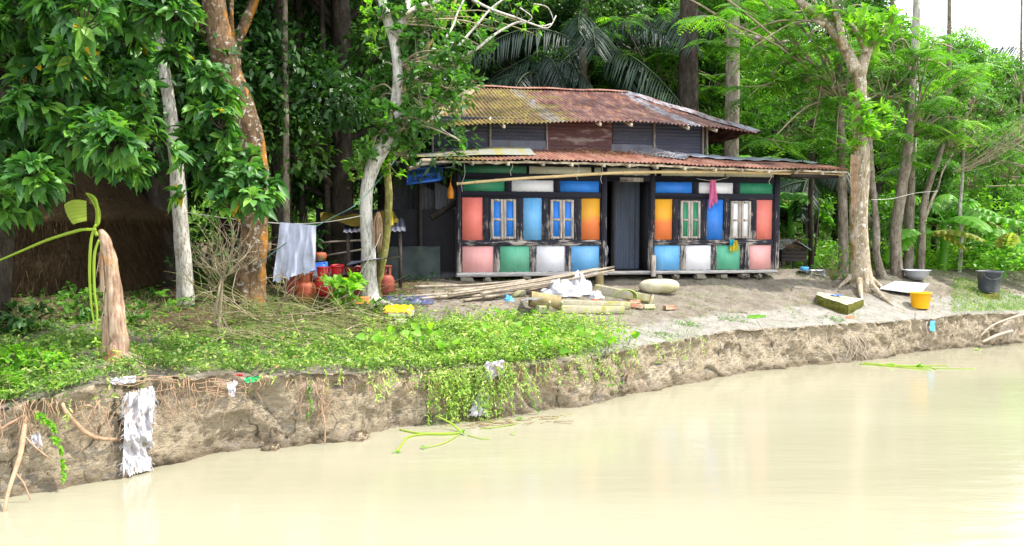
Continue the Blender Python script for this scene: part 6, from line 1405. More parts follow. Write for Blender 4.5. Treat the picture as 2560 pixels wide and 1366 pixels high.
crumple('straw_heap', 1478, 688, 56, 22, M['dry_leaf'], 'brown coir heap on the poles below the blue panel', 'heap', 7, dz=.48)
crumple('red_scrap', 1488, 753, 26, 6, M['redplastic'], 'flat orange-red scrap among the rubbish by the beams', 'scrap', 8)
def beam(a, b, hpx, label, wid=.16, mat='concrete', dz=0, cat='beam', name='concrete_beam'):
    ga, gb = G(*a), G(*b); h = hpx * ga.y / FPX; mb = MB(); mb.bar(ga + Vector((0, wid / 2, h / 2 + dz)), gb + Vector((0, wid / 2, h / 2 + dz)), wid, h, bev=.015)
    V = mb.v[0]; 
    o = single(name, mb, M[mat], label, cat)
    return o
beam((1340, 786), (1558, 787), 21, 'front mossy concrete beam lying in the weeds', .2)
beam((1350, 770), (1574, 775), 20, 'second mossy concrete beam right behind the front one', .2)
beam((1490, 736), (1632, 764), 24, 'mossy beam slanting toward the bricks', .2)
beam((1243, 746), (1310, 744), 18, 'short concrete block left of the log', .25)
for (x, y, rz, lab) in ((1585, 762, .3, 'red brick leaning at the right end of the beams'), (1592, 773, -.5, 'brick lying below the leaning one'), (1622, 773, .1, 'pale mortar-covered brick between the others'), (1673, 776, .4, 'single brick lying apart on the dirt')):
    g = G(x, y); mb = MB(); mb.box(g + Vector((0, 0, .045)), (.23, .11, .08), rz=rz, bev=.012, jit=.004); single('brick', mb, M['brick'] if 'pale' not in lab else M['concrete'], lab, 'brick')
# sandbag
g = G(1648, 733); r = 52 * g.y / FPX; mb = MB()
def sb(u, v):
    a = u * 2 * PI; z = math.sin(PI * (v - .5)); cxy = math.cos(PI * (v - .5)) ** .7; n = 1 + .07 * mnoise.noise(Vector((math.cos(a) * 2, math.sin(a) * 2, v * 3))); seam = 1 - .06 * math.exp(-((math.cos(a) * cxy - .38) / .05) ** 2)
    return g + Vector((math.cos(a) * r * cxy * n * (1 + .0 * z), math.sin(a) * r * .48 * cxy * n, .13 + .15 * z * n * seam))
mb.grid(sb, 40, 18); single('sandbag', mb, M['sandbag'], 'plump pale sandbag with mossy underside on the dirt below the doorway', 'sandbag')
# green tub lying on its side
g = G(1560, 757) + Vector((0, 0, .12)); mb = MB(); ax1 = Vector((.55, .0, -.5)).normalized()
def tub(u, v):
    a = -.3 + u * 3.7; r = .19 + .03 * v; return g + Vector((math.cos(a) * r * .9 + .03 * v, -.02 - .12 * v, math.sin(a) * r * .62))
mb.grid(tub, 24, 6); mb.tube([tub(i / 20, 1) for i in range(21)], .014, 6, smooth=1); single('green_tub', mb, M['green_tub'], 'broken olive-green tub rim lying behind the beams', 'tub')
# ground around white tree: tarps
def ground_cloth(name, px, mat, label, cat, h=.04, nf=5, seed=0, nu=30, nv=16):
    c = [G(*p) for p in px]; mb = MB()
    def fn(u, v):
        p = c[0].lerp(c[1], u).lerp(c[3].lerp(c[2], u), v); e = min(u, 1 - u, v, 1 - v) * 6
        n = mnoise.fractal(Vector((u * nf + seed, v * nf, seed)), .7, 2.2, 4); p = p + Vector((.05 * n, .05 * n, 0)); return Vector((p.x, p.y, gz(p.x, p.y) + .008 + h * min(1, e) * (.5 + n)))
    mb.grid(fn, nu, nv); return single(name, mb, mat, label, cat)
ground_cloth('navy_tarp', [(948, 764), (1082, 762), (1085, 744), (948, 742)], M['navy'], 'crumpled navy tarp on the ground right of the curved tree', 'tarp', .07, 7, 2, 44, 20)
g = G(1000, 790); mb = MB(); mb.box(g + Vector((0, 0, .04)), (.42, .26, .14), bev=.05, jit=.02); single('flat_stone', mb, M['slab_top'], 'flat stone under the yellow sack', 'stone')
c = [g + Vector((-.26, -.12, .13)), g + Vector((.2, -.14, .13)), g + Vector((.22, .1, .16)), g + Vector((-.2, .1, .17))]
mb = MB(); mb.grid(lambda u, v: c[0].lerp(c[1], u).lerp(c[3].lerp(c[2], u), v) + Vector((0, 0, .03 * mnoise.noise(Vector((u * 5, v * 5, 1))) - .06 * (max(0, .12 - v) / .12) - .05 * max(0, u - .85) / .15)), 20, 10); single('yellow_sack', mb, M['yellow'], 'flattened yellow sack lying over a stone', 'sack')
g = G(975, 810); mb = MB(); mb.box(g + Vector((.1, 0, .02)), (.3, .2, .1), bev=.04, jit=.02); single('flat_stone', mb, M['slab_top'], 'small pale stone half buried below the yellow sack', 'stone')
g = G(880, 770); mb = MB(); mb.box(g + Vector((0, .1, .1)), (.5, .1, .12), bev=.04, jit=.03); single('yellow_rag', mb, M['orange_pl'], 'orange-yellow rag under the broad-leaved shrub', 'rag')
# mossy slab with blue scrap
g = G(2098, 785); t = thing('concrete_slab', 'thick tilted slab with mossy green edges on the bank', 'slab', tuple(g))
a = G(2040, 762); b = G(2118, 788); cst = G(2160, 775); dd = a + (cst - b)
def quadbox(mb, P4, h0, h1, mats=None, tilt=0.0):
    lo = [Vector(p) + Vector((0, 0, h0)) for p in P4]; hi = [Vector(p) + Vector((0, 0, h1)) for p in P4]
    mb.add([tuple(v) for v in lo + hi], [(0, 1, 5, 4), (1, 2, 6, 5), (2, 3, 7, 6), (3, 0, 4, 7)]); return hi
P4 = [a, b, cst + Vector((.1, .25, 0)), a + Vector((.35, .75, 0))]
mb = MB()
def side(p, q, u, v, h):
    base = p.lerp(q, u); n = mnoise.noise(Vector((base.x * 6, base.y * 6, v * 3))) * .018; return base + Vector((n, n - .03 * math.sin(PI * v), -.03 + (h + .03) * v + (.012 * mnoise.noise(Vector((base.x * 9, base.y * 9, 2))) if v > .9 else 0)))
H = .19
for i in range(4): mb.grid(lambda u, v: side(P4[i], P4[(i + 1) % 4], u, v, H), 16, 6)
mb.build('edge', M['moss_slab'], t)
mb = MB(); mb.grid(lambda u, v: P4[0].lerp(P4[1], u).lerp(P4[3].lerp(P4[2], u), v) + Vector((0, 0, H + .006 + .012 * mnoise.noise(Vector((u * 5, v * 5, 0))))), 14, 14); mb.build('top', M['slab_top'], t)
c0 = P4[0].lerp(P4[2], .5) + Vector((-.02, .15, H + .01)); mb = MB(); mb.grid(lambda u, v: c0 + Vector(((u - .5) * .22, (v - .5) * .12, .02 + .03 * mnoise.fractal(Vector((u * 6, v * 6, 3)), .8, 2, 3))), 14, 8); single('blue_scrap', mb, M['blue_pl'], 'crumpled deep blue plastic scrap on the mossy slab', 'scrap')
# buckets
def bucket(px, py, wpx, hpx, mat, label, name, hmat, side_handle=True, base_h=0):
    g = G(px, py) + Vector((0, 0, base_h)); r = wpx / 2 * g.y / FPX; h = hpx * g.y / FPX; t = thing(name, label, 'bucket', tuple(g))
    mb = MB(); mb.lathe(tuple(g), [(0, .01), (r * .74, .0), (r * .76, .012), (r * .93, h * .93), (r * 1.0, h * .935), (r * 1.02, h), (r * .97, h), (r * .93, h * .95), (r * .74, .02), (0, .02)], 36); mb.build('shell', mat, t)
    mb = MB(); 
    if side_handle: pts = [g + Vector((r * math.cos(a) * 1.04 + (.02 + .02 * math.sin(k / 8 * PI)), r * math.sin(a) * .35, h * .93 - h * .5 * math.sin(k / 8 * PI))) for k, a in enumerate(np.linspace(-1.3, 1.3, 9))]
    else: pts = [g + Vector((-r * .3 + r * .75 * math.cos(a) * 1.0, -r * 1.0 * math.sin(a) * 0 - r * .9 - .03 * math.sin(a), h * .9 - h * .28 * math.sin(a))) for a in np.linspace(0, PI, 9)]
    mb.tube(pts, .007 if not side_handle else .009, 6, smooth=3); mb.build('handle', hmat, t)
bucket(2300, 771, 51, 40, M['yellow'], 'bright yellow plastic bucket at the bank edge', 'yellow_bucket', M['yellow'])
g = G(2468, 745); mb = MB(); mb.box(g + Vector((0, .15, .0)), (.55, .42, .16), bev=.05, jit=.03); single('flat_stone', mb, M['moss_slab'], 'mossy block under the dark bucket', 'stone')
bucket(2472, 738, 60, 52, M['darkplastic'], 'big dark grey-blue bucket near the right edge', 'dark_bucket', M['darkplastic'], False, .08)
g = G(2291, 702); r = 33 * g.y / FPX; h = 24 * g.y / FPX; mb = MB(); mb.lathe((g.x, g.y, g.z + .02), [(0, 0), (r * .5, 0), (r * .78, h * .45), (r * .9, h * .92), (r * 1.02, h), (r * 1.0, h * 1.03), (r * .87, h * .92), (r * .74, h * .46), (r * .48, .02), (0, .02)], 40); single('metal_basin', mb, M['alu'], 'dented grey aluminium basin standing behind the white board', 'basin')
P4 = [G(2200, 727), G(2300, 741), G(2322, 716), G(2238, 710)]
mb = MB()
for hh in (.06, .035): mb.grid(lambda u, v: P4[0].lerp(P4[1], u).lerp(P4[3].lerp(P4[2], u), v) + Vector((0, 0, hh)), 8, 8)
for i in range(4): mb.grid(lambda u, v: P4[i].lerp(P4[(i + 1) % 4], u) + Vector((0, 0, .035 + .025 * v)), 4, 1)
single('white_board', mb, M['board_white'], 'flat whitish board lying behind the yellow bucket', 'board', smooth=False)
# stool and bowl
g = G(2042, 690); t = thing('low_stool', 'small pale low stool standing on the dirt mound', 'stool', tuple(g)); mb = MB(); mb.box(g + Vector((0, 0, .12)), (.34, .18, .025), bev=.005); mb.build('seat', M['board_white'], t)
for sx in (-.15, .15): mb = MB(); mb.box(g + Vector((sx, 0, .05)), (.022, .17, .12), bev=.004); mb.build('leg', M['board_white'], t)
g = G(2011, 684) + Vector((0, 0, .04)); mb = MB(); mb.lathe(tuple(g), [(0, .0), (.07, .0), (.15, .025), (.16, .03), (.07, .012), (0, .012)], 24); single('plate', mb, M['alu'], 'grey plate under the sky-blue bowl', 'plate')
mb = MB(); mb.lathe((g.x, g.y, g.z + .015), [(0, 0), (.06, 0), (.085, .05), (.095, .09), (.088, .09), (.06, .015), (0, .015)], 24); single('blue_bowl', mb, M['cyan_pl'], 'sky-blue plastic bowl on a plate left of the low stool', 'bowl')
# henhouse
g = Vector((P(1984, 665, 18.6).x, 18.6, gz(P(1984, 665, 18.6).x, 18.6))); z0 = g.z; k = 18.6 / FPX
t = thing('henhouse', 'small dark wooden henhouse with gabled roof on legs beside the house', 'henhouse', tuple(g))
zb_, zt_, zr_ = P(0, 655, 18.6).z, P(0, 618, 18.6).z, P(0, 601, 18.6).z; hw = 33 * k
for i in range(4):
    mb = MB(); zz = zb_ + (zt_ - zb_) * (i + .5) / 4; mb.box((g.x, g.y, zz), (hw * 1.9, .04, (zt_ - zb_) / 4 - .006), bev=.004); mb.build('plank', M['w_dark'], t)
mb = MB(); mb.add([(g.x - hw * .95, g.y, zt_), (g.x + hw * .95, g.y, zt_), (g.x, g.y, zr_ - .02), (g.x - hw * .95, g.y + .8, zt_), (g.x + hw * .95, g.y + .8, zt_), (g.x, g.y + .8, zr_ - .02)], None, [(0, 1, 2), (3, 5, 4)]); mb.build('gable', M['w_dark'], t, smooth=False)
mb = MB(); mb.box((g.x, g.y + .4, (zb_ + zt_) / 2), (hw * 1.85, .7, zt_ - zb_)); mb.build('body', M['black_in'], t, smooth=False)
for s in (-1, 1): mb = MB(); mb.grid(lambda u, v: (g.x + s * hw * 1.12 * u, g.y - .12 + 1.0 * v, zr_ + .02 - (zr_ - zt_ + .07) * u), 3, 3); mb.grid(lambda u, v: (g.x + s * hw * 1.12 * u, g.y - .12, zr_ + .02 - (zr_ - zt_ + .07) * u - .02 * v), 3, 1); mb.build('roof', M['tin_silver'], t)
for sx in (-.85, .85):
    for yy in (0, .75): mb = MB(); mb.box((g.x + sx * hw, g.y + yy, (zb_ + z0) / 2 - .05), (.05, .05, zb_ - z0 + .1), bev=.004); mb.build('leg', M['w_dark'], t)
mb = MB()
for i in range(70):
    a = Vector((g.x - hw * random.uniform(.2, 1.6), g.y - random.uniform(.1, .3), zt_ + random.uniform(.0, .2))); mb.tube([a, a + Vector((random.uniform(-.25, .35), random.uniform(-.1, .1), random.uniform(-.15, .12)))], .004, 3, smooth=1)
mb.build('thatch', M['dry_leaf'], t)
# haystack
g = Vector((-8.0, 13.2, HG - .1)); t = thing('haystack', 'dark shaggy straw stack in the shade at the left edge', 'haystack', tuple(g))
mb = MB()
def hs(u, v):
    a = u * 2 * PI; r = 1.75 * (1.0 if v < .45 else (1 - (v - .45) / .55) ** .7 * .95 + .05) * (1 + (.12 if .40 < v < .5 else 0)); n = mnoise.fractal(Vector((math.cos(a) * 3, math.sin(a) * 3, v * 5)), .8, 2, 4)
    return g + Vector((math.cos(a) * r * (1 + .06 * n), math.sin(a) * r * (1 + .06 * n), 3.0 * v + .05 * n))
mb.grid(hs, 64, 34); mb.build('mound', M['straw'], t)
rg = np.random.default_rng(4); n = 9000; U = rg.uniform(.45, 1.05, n) % 1; V_ = rg.uniform(.02, .97, n); pts_ = np.array([tuple(hs(u, v)) for u, v in zip(U, V_)])
D = pts_ - np.array(tuple(g)); D[:, 2] = 0; D /= np.linalg.norm(D, axis=1, keepdims=True) + 1e-6; D = D * .35 + rg.normal(size=(n, 3)) * .22 + np.array([0, 0, -.9])
mb = MB(); mb.leaves(pts_, D, rg.normal(size=(n, 3)), rg.uniform(.12, .4, n), .010, 'rhomb', .1, rg.uniform(0, .8, n), fold=0); mb.build('straw', M['old_straw'], t)
# bare branchy sapling and brushwood
def twiggy(mb, p, d, L, r, depth, rg, gz_bias=.05):
    n = 4; pts = [p]; q = p; dd = d.copy()
    for k in range(n):
        dd = (dd + Vector(rg.normal(size=3) * .16) + Vector((0, 0, gz_bias))).normalized(); q = q + dd * (L / n); pts.append(q)
    mb.tube(pts, [r * (1 - .6 * k / n) for k in range(n + 1)], 4 if r < .006 else 6, smooth=3, cap=False)
    if depth > 0:
        for k in range(1, n + 1):
            for _ in range(2 if depth > 1 else 1):
                if rg.uniform() < .85:
                    sd_ = Vector(rg.normal(size=3)); sd_ = (dd * .9 + sd_ * .55).normalized(); twiggy(mb, pts[k], sd_, L * rg.uniform(.4, .65), r * .5, depth - 1, rg, gz_bias)
g = G(545, 838); rg = np.random.default_rng(12); t = thing('bare_sapling', 'leafless pale sapling with fine curling twigs in front of the forked tree', 'bare shrub', tuple(g)); mb = MB()
Yg = g.y
mb.tube([g, P(552, 745, Yg), P(556, 690, Yg)], [.028, .024, .02], 8, smooth=4); mb.tube([P(530, 815, Yg) , P(545, 740, Yg - .1), P(552, 700, Yg)], [.02, .018, .014], 6, smooth=4); mb.build('stem', M['twig'], t)
mb = MB()
for (x, y) in ((520, 600), (545, 570), (575, 600), (610, 590), (500, 650), (640, 560), (590, 640), (660, 620), (530, 640), (630, 660)):
    e = P(x, y, Yg + rg.uniform(-.3, .3)); s0 = P(555, 695 + rg.uniform(-15, 20), Yg); twiggy(mb, s0, (e - s0).normalized(), (e - s0).length, .009, 2, rg)
mb.build('twigs', M['twig'], t)
branch_labels = ['long pale branch lying across the front of the brushwood', 'branch arching over the brushwood toward the cylinders', 'bare branch fanning left out of the brushwood', 'dense bare branch at the right end of the brushwood', 'low bare branch on the grass below the forked tree', 'bare branch leaning on the shrub by the cylinders', 'grey branch poking up beside the sapling', 'bare branch lying toward the yellow sack', 'fine-twigged branch at the back of the brushwood', 'tangled branch in the middle of the brushwood']
for i, (a, b, z) in enumerate([((940, 850), (600, 800), .1), ((700, 830), (860, 730), .3), ((760, 800), (500, 730), .35), ((960, 800), (760, 770), .25), ((840, 865), (580, 845), .05), ((690, 800), (700, 690), .3), ((640, 800), (560, 700), .4), ((860, 830), (960, 790), .15), ((600, 790), (880, 745), .35), ((900, 820), (640, 770), .2)]):
    rg = np.random.default_rng(300 + i); ga = G(*a, dz=.03); gb = G(b[0], max(b[1], 765), dz=z); gb = P(b[0], b[1], gb.y) if b[1] < 765 else gb; d = gb - ga; mb = MB()
    twiggy(mb, ga, d.normalized(), d.length, .016, 2, rg, .02)
    V = mb.v
    for arr in V: arr[:, 2] = np.maximum(arr[:, 2], [gz(x, y) + .005 for x, y in arr[:, :2]])
    single('fallen_branch', mb, M['twig'] if i % 3 else M['twig_green'], branch_labels[i], 'branch', 'fallen branches of the brushwood heap', loc=tuple(ga))
mb = MB(); rg = np.random.default_rng(44)
for i in range(330):
    px = rg.uniform(560, 960); py = rg.uniform(772, 868); g = G(px, py); a = rg.normal() * .35 + (0 if rg.uniform() < .5 else PI); l = rg.uniform(.25, .9); h = rg.uniform(.0, .22)
    p = [g + Vector((math.cos(a) * l * f, math.sin(a) * l * f * .8, 0)) for f in (0, .5, 1)]
    for k_, q in enumerate(p): q.z = gz(q.x, q.y) + .01 + h * (.6, 1.0, rg.uniform(.2, 1.3))[k_]
    mb.tube(p, [.0055, .004, .0022], 4, smooth=3, cap=False)
tag(mb.build('brushwood', M['twig_green']), kind='stuff')
# tall grass tufts
def tuft(px, py, hpx, n, label, mat='weed', w=.010, sp=.3):
    g = G(px, py); h = hpx * g.y / FPX; rg = np.random.default_rng(int(px)); p = np.array(tuple(g)) + rg.normal(size=(n, 3)) * np.array([.07, .05, 0]); d = rg.normal(size=(n, 3)) * sp; d[:, 2] = 1
    mb = MB(); mb.leaves(p, d, rg.normal(size=(n, 3)), h * rg.uniform(.5, 1.1, n), w, 'blade', .35, rg.uniform(.1, .7, n), fold=0); single('grass_tuft', mb, M[mat], label, 'grass tuft', loc=tuple(g))
tuft(622, 895, 72, 70, 'tall upright grass tuft on the bank below the sapling'); tuft(905, 800, 55, 110, 'long drooping grass tuft at the foot of the curved tree', sp=.6, w=.007); tuft(330, 905, 40, 26, 'small grass tuft right of the banana stump')
for i, (x, y) in enumerate([(1830, 800), (1720, 812), (1660, 838), (2090, 800), (1140, 790), (1060, 800)]):
    g = G(x, y); rg = np.random.default_rng(i); n = 160; p = np.array(tuple(g)) + rg.normal(size=(n, 3)) * np.array([.16, .12, .01]); p[:, 2] = [gz(a, b) + .005 for a, b in p[:, :2]]; d = rg.normal(size=(n, 3)); d[:, 2] = np.abs(d[:, 2]) * .5 + .1
    mb = MB(); mb.leaves(p, d, rg.normal(size=(n, 3)) * .4 + np.array([0, 0, 1.]), rg.uniform(.03, .08, n), .014, 'leaf', .4, rg.uniform(0, .6, n)); single('weed_patch', mb, M['weed'], ['greyish weed patch on bare dirt below the right windows', 'weed patch on the dirt right of the bricks', 'small weed patch near the bank edge', 'weedy patch beside the mossy slab', 'sparse weed patch on the leaf litter', 'sparse weed patch by the small pale stone'][i], 'weed patch', loc=tuple(g), kind='stuff')
# broad-leaved hyacinth weeds along the edge
bl = ['at the left end of the lush strip', 'above the overhang', 'beside the pale scrap', 'standing tallest below the front beam', 'with a folded leaf', 'low on the strip', 'with one big round leaf', 'on the right part of the strip', 'at the very edge of the cliff', 'near the sandy lip', 'among the trailing stems', 'behind the others']
for i, (x, y) in enumerate([(935, 872), (960, 850), (1000, 860), (1040, 868), (1075, 862), (1118, 885), (1268, 800), (1330, 800), (1290, 845), (1345, 850), (1330, 880), (1520, 872), (1390, 890), (1060, 840), (1215, 850), (1430, 868), (1570, 862), (1475, 850)]):
    rg = np.random.default_rng(500 + i); g = G(x, y + 12); t = thing('broadleaf_weed', 'round-leaved green weed on slender stalks among the lush bank grass', 'weed', tuple(g), 0, 'round-leaved weeds on the bank edge'); st = MB(); lf = MB()
    for k in range(int(rg.integers(4, 8))):
        a = rg.uniform(0, 6.28); h = rg.uniform(.08, .24); e = g + Vector((math.cos(a) * h * .6, math.sin(a) * h * .5, h)); st.tube([g, g.lerp(e, .5) + Vector((0, 0, .03)), e], [.005, .004, .003], 4, smooth=3, cap=False)
        dd = np.array([[math.cos(a) + rg.normal() * .3, math.sin(a) - .2, rg.uniform(.2, 1.1)]]); lf.leaves([tuple(e)], dd, [[rg.normal() * .3, -.9, .6]], rg.uniform(.10, .17), rg.uniform(.08, .12), 'heart', .1, rg.uniform(.2, .95), fold=.12)
    st.build('stalks', M['twig_green'], t); lf.build('leaf', M['bright_leaf'], t)
# leaves scattered green on dirt
ground_cloth('banana_leaf_scrap', [(1868, 800), (1915, 795), (1915, 788), (1870, 790)], M['banana_leaf'], 'torn green leaf lying on the dirt above the cliff', 'leaf', .03, 4, 9, 14, 8)
ground_cloth('orange_leaf', [(2115, 797), (2138, 797), (2136, 792), (2114, 792)], M['redplastic'], 'faded orange-red leaf flat on the silt below the slab', 'leaf', .005, 4, 19, 8, 5)
g = G(2287, 796); mb = MB(); mb.tube([g - Vector((0, 0, .05)), g + Vector((0.01, 0, .15))], .008, 6, smooth=1); single('short_stake', mb, M['twig'], 'short stick standing upright at the cliff edge below the yellow bucket', 'stick')
# ---------- on the cliff face
def face(px, py, off=.06):
    """point on the cliff face under a pixel, pulled off units towards the river"""
    d = ray(px, py); s = 5.0
    while s < 40:
        x, y, z = d.x * s, d.y * s, CAMZ + d.z * s; u, v = touv(x, y); zt = float(ztop(u)); f = max(0, min(1, z / zt))
        if v - vfoot(u) - LEAN * f >= -off: return Vector((x, y, z))
        s += .01
    return Vector((x, y, z))
def root(pts, ws, label=None, mat='root', off=.10, name='exposed_root', seed=0, mb=None):
    wp = [face(p[0], p[1], off + (.0 if len(p) < 3 else p[2])) for p in pts]; own = mb is None; mb = mb or MB()
    mb.tube(wp, [pr(w_, q.y) for w_, q in zip(ws, wp)], 8 if ws[0] > 4 else 5, smooth=5, rough=.25, seed=pts[0][0])
    if own: return single(name, mb, M[mat], label, 'root')
root([(155, 1008, -.1), (165, 1030), (190, 1060), (215, 1082), (245, 1095), (280, 1099), (308, 1098, -.05)], [8, 12, 12, 12, 10, 9, 8], 'thick bent reddish root curving to the hanging sack')
root([(62, 1040, -.05), (60, 1075, .05), (50, 1140, .15), (30, 1200, .25), (14, 1260, .35), (6, 1312, .42)], [9, 12, 13, 11, 9, 7], 'long straight root slanting into the water at the left edge')
root([(0, 1075), (20, 1062), (60, 1040)], [8, 8, 6], 'short root joining from the left edge')
root([(56, 1085, .05), (90, 1120, .05), (115, 1140, .05), (128, 1150)], [5, 5, 4, 2], 'thin forked root right of the long slanting one')
root([(40, 1185, .2), (60, 1210, .2), (76, 1250, .2)], [5, 4, 3], 'small root splitting off the long slanting one')
root([(195, 1018), (220, 1014), (238, 1022)], [4, 5, 3], 'short root stub above the bent reddish root')
root([(806, 950), (808, 985), (804, 1020), (812, 1060), (812, 1110)], [4, 6, 6, 5, 3], 'thick single root hanging down the cliff under the shade strip')
rg = np.random.default_rng(6); mb = MB()
def rootlets(x0, x1, y0, n, lmin, lmax, mb):
    for i in range(n):
        x = rg.uniform(x0, x1); y = y0 + rg.uniform(-4, 10); L = rg.uniform(lmin, lmax); pts = [(x, y, 0)]
        k = 4
        for j in range(k): x += rg.normal() * L * .10; pts.append((x, y + L * (j + 1) / k, rg.uniform(-.03, .05)))
        w0 = rg.uniform(.9, 2.6); root(pts, [w0 * (1 - .18 * j) for j in range(k + 1)], mb=mb, off=.12)
        if rg.uniform() < .6:
            b = pts[2]; sx = rg.choice([-1, 1]); root([b, (b[0] + sx * L * .12, b[1] + L * .12, 0), (b[0] + sx * L * .22, b[1] + L * .3, .0)], [w0 * .6, w0 * .5, w0 * .3], mb=mb, off=.12)
rootlets(390, 570, 945, 34, 30, 150, mb); rootlets(0, 330, 1000, 50, 30, 170, mb); rootlets(740, 830, 945, 16, 40, 140, mb); rootlets(570, 760, 940, 12, 20, 90, mb); rootlets(830, 1100, 940, 20, 20, 80, mb); rootlets(1230, 1600, 905, 44, 30, 110, mb)
for i in range(15):
    x = rg.uniform(260, 560); y = 955 + rg.uniform(-12, 30); L = rg.uniform(40, 130); root([(x, y), (x + L * .5, y + rg.uniform(-6, 10)), (x + L, y + rg.uniform(-12, 16))], [2.4, 2, 1.2], mb=mb, off=.13)
tag(mb.build('rootlets', M['root']), kind='stuff')
mb = MB(); rootlets(1700, 2100, 835, 26, 14, 70, mb)
for i in range(26):
    x = rg.uniform(2105, 2160); root([(x, 838 + rg.uniform(-4, 8)), (x + rg.uniform(-4, 24), 862), (x + rg.uniform(0, 55), 895 + rg.uniform(-10, 12))], [2, 1.8, 1.2], mb=mb, off=.12)
rootlets(2250, 2450, 805, 26, 14, 60, mb)
for i in range(40):
    x = rg.uniform(2500, 2545); root([(2525 + rg.uniform(-6, 6), 800), (x, 822), (x + rg.uniform(-14, 14), 845 + rg.uniform(-8, 16))], [1.8, 1.4, .8], mb=mb, off=.2)
tag(mb.build('pale_rootlets', M['root_pale']), kind='stuff')
root([(2580, 782, .2), (2530, 795, .2), (2480, 815, .2), (2450, 842, .2)], [7, 6, 4, 2], 'pale root arching out of the cliff at the right edge', 'root_pale')
root([(2530, 828, .1), (2490, 840, .12), (2455, 856, .15)], [7, 8, 5], 'stubby pale root near the water at the right edge', 'root_pale')
root([(1890, 800), (1920, 840), (1938, 858), (1925, 880)], [2.5, 2.5, 2, 1.5], 'thin crossing root on the cliff below the weed patch', 'root_pale')
root([(2040, 860), (2070, 880), (2088, 905, .1)], [2.5, 2.5, 2], 'thin root reaching the water left of the root bundle', 'root_pale')
# frayed sack hanging to the water
def face_cloth(name, cpx, mat, label, cat, off=.12, fold=.05, nf=7, seed=0, nu=40, nv=50, rag=.03, fr=0):
    mb = MB()
    def fn(u, v):
        x = (cpx[0][0] * (1 - u) + cpx[1][0] * u) * (1 - v) + (cpx[3][0] * (1 - u) + cpx[2][0] * u) * v; y = (cpx[0][1] * (1 - u) + cpx[1][1] * u) * (1 - v) + (cpx[3][1] * (1 - u) + cpx[2][1] * u) * v
        w_ = mnoise.fractal(Vector((u * nf + seed + .8 * math.sin(v * 5), v * 3.2, seed)), .8, 2.1, 4); e = 1 + .16 * mnoise.noise(Vector((v * 3, seed, 3 + (u > .5))))
        xm = (cpx[0][0] + cpx[1][0]) / 2 * (1 - v) + (cpx[3][0] + cpx[2][0]) / 2 * v
        p = face(xm + (x - xm) * e, y, off); return p + Vector((-BV[0], -BV[1], 0)) * (fold * w_ + .03) + Vector((0, 0, rag * mnoise.noise(Vector((u * 22, 1, seed))) * (1 if v > .9 or v < .05 else 0)))
    mb.grid(fn, nu, nv)
    for k in range(fr):
        s_ = random.choice((0, 1)); v = random.random(); p = Vector(fn(s_, v)); d = Vector(((1 if s_ else -1) * random.uniform(.01, .05), -.02, -random.uniform(.01, .05))); mb.tube([p, p + d * .6 + Vector((0, 0, .01)), p + d], .0022, 3, smooth=1, cap=False)
    return single(name, mb, mat, label, cat)
face_cloth('frayed_sack', [(312, 985), (384, 964), (376, 1172), (306, 1190)], M['sack_white'], 'long frayed white woven sack hanging down the cliff into the water', 'sack', .12, .10, 3.0, 1, 60, 70, .04, 60)
face_cloth('white_rag', [(275, 945), (340, 938), (338, 955), (280, 962)], M['plastic_white'], 'crumpled white rag lying on the bank lip above the frayed sack', 'rag', .08, .05, 6, 3, 20, 10, .02)
face_cloth('plastic_shred', [(565, 955), (592, 952), (584, 992), (572, 992)], M['plastic_white'], 'little white plastic shred caught on the cliff', 'plastic scrap', .12, .04, 5, 4, 12, 14, .04)
face_cloth('green_scrap', [(606, 945), (652, 938), (640, 952), (612, 957)], M['green_pl'], 'shiny green wrapper lying on the cliff lip', 'wrapper', .1, .02, 5, 5, 12, 6, 0)
face_cloth('red_mesh', [(583, 935), (606, 932), (604, 950), (585, 950)], M['gas_red'], 'scrap of dark red netting beside the green wrapper', 'net', .06, .03, 9, 6, 12, 10, .03)
face_cloth('grey_sack', [(1196, 975), (1213, 970), (1210, 1038), (1172, 1040)], M['sack_white'], 'torn whitish sacking hanging through the trailing weeds to the water', 'sack', .12, .08, 4, 7, 30, 36, .03, 40)
face_cloth('grey_sack', [(1212, 905), (1258, 900), (1246, 940), (1215, 952)], M['sack_white'], 'greyish torn sacking on the lip above the trailing weeds', 'sack', .10, .06, 4, 8, 24, 20, .03, 24)
face_cloth('blue_scrap', [(2321, 803), (2334, 802), (2334, 828), (2322, 828)], M['cyan_pl'], 'light blue plastic scrap stuck in the cliff below the yellow bucket', 'plastic scrap', .1, .02, 5, 9, 8, 8, .02)
face_cloth('white_shred', [(75, 1085), (98, 1080), (96, 1118), (88, 1120)], M['plastic_white'], 'torn white shred among the roots at the left', 'plastic scrap', .1, .04, 7, 10, 12, 14, .05, 20)
# clods fallen at the foot and stones in the cliff
for i, (x, y, w_) in enumerate([(680, 1116, 46), (895, 1088, 66)]):
    p = face(x, y, .05); r = pr(w_, p.y); mb = MB()
    def cl_(u, v):
        a = u * 2 * PI; b = (v - .5) * PI; n = 1 + .35 * mnoise.fractal(Vector((math.cos(a) * math.cos(b) * 1.5 + i * 3, math.sin(a) * math.cos(b) * 1.5, math.sin(b) * 1.5)), .8, 2, 4)
        return p + Vector((math.cos(a) * math.cos(b) * r * n, math.sin(a) * math.cos(b) * r * n, -r * .3 + math.sin(b) * r * .55 * n))
    mb.grid(cl_, 28, 16); single('clay_clod', mb, M['earth'], ['pale clay clod at the waterline', 'large crumbling clay lump below the lush strip', 'clay lump left of the trailing weeds', 'clay lump by the torn sacking', 'broad clay lump at the waterline below the sandy lip', 'clay lump under the trailing stems', 'clay lump left of the frayed sack', 'small clay lump below the weed patches', 'small clay lump left of the blue scrap'][i], 'clay clod')
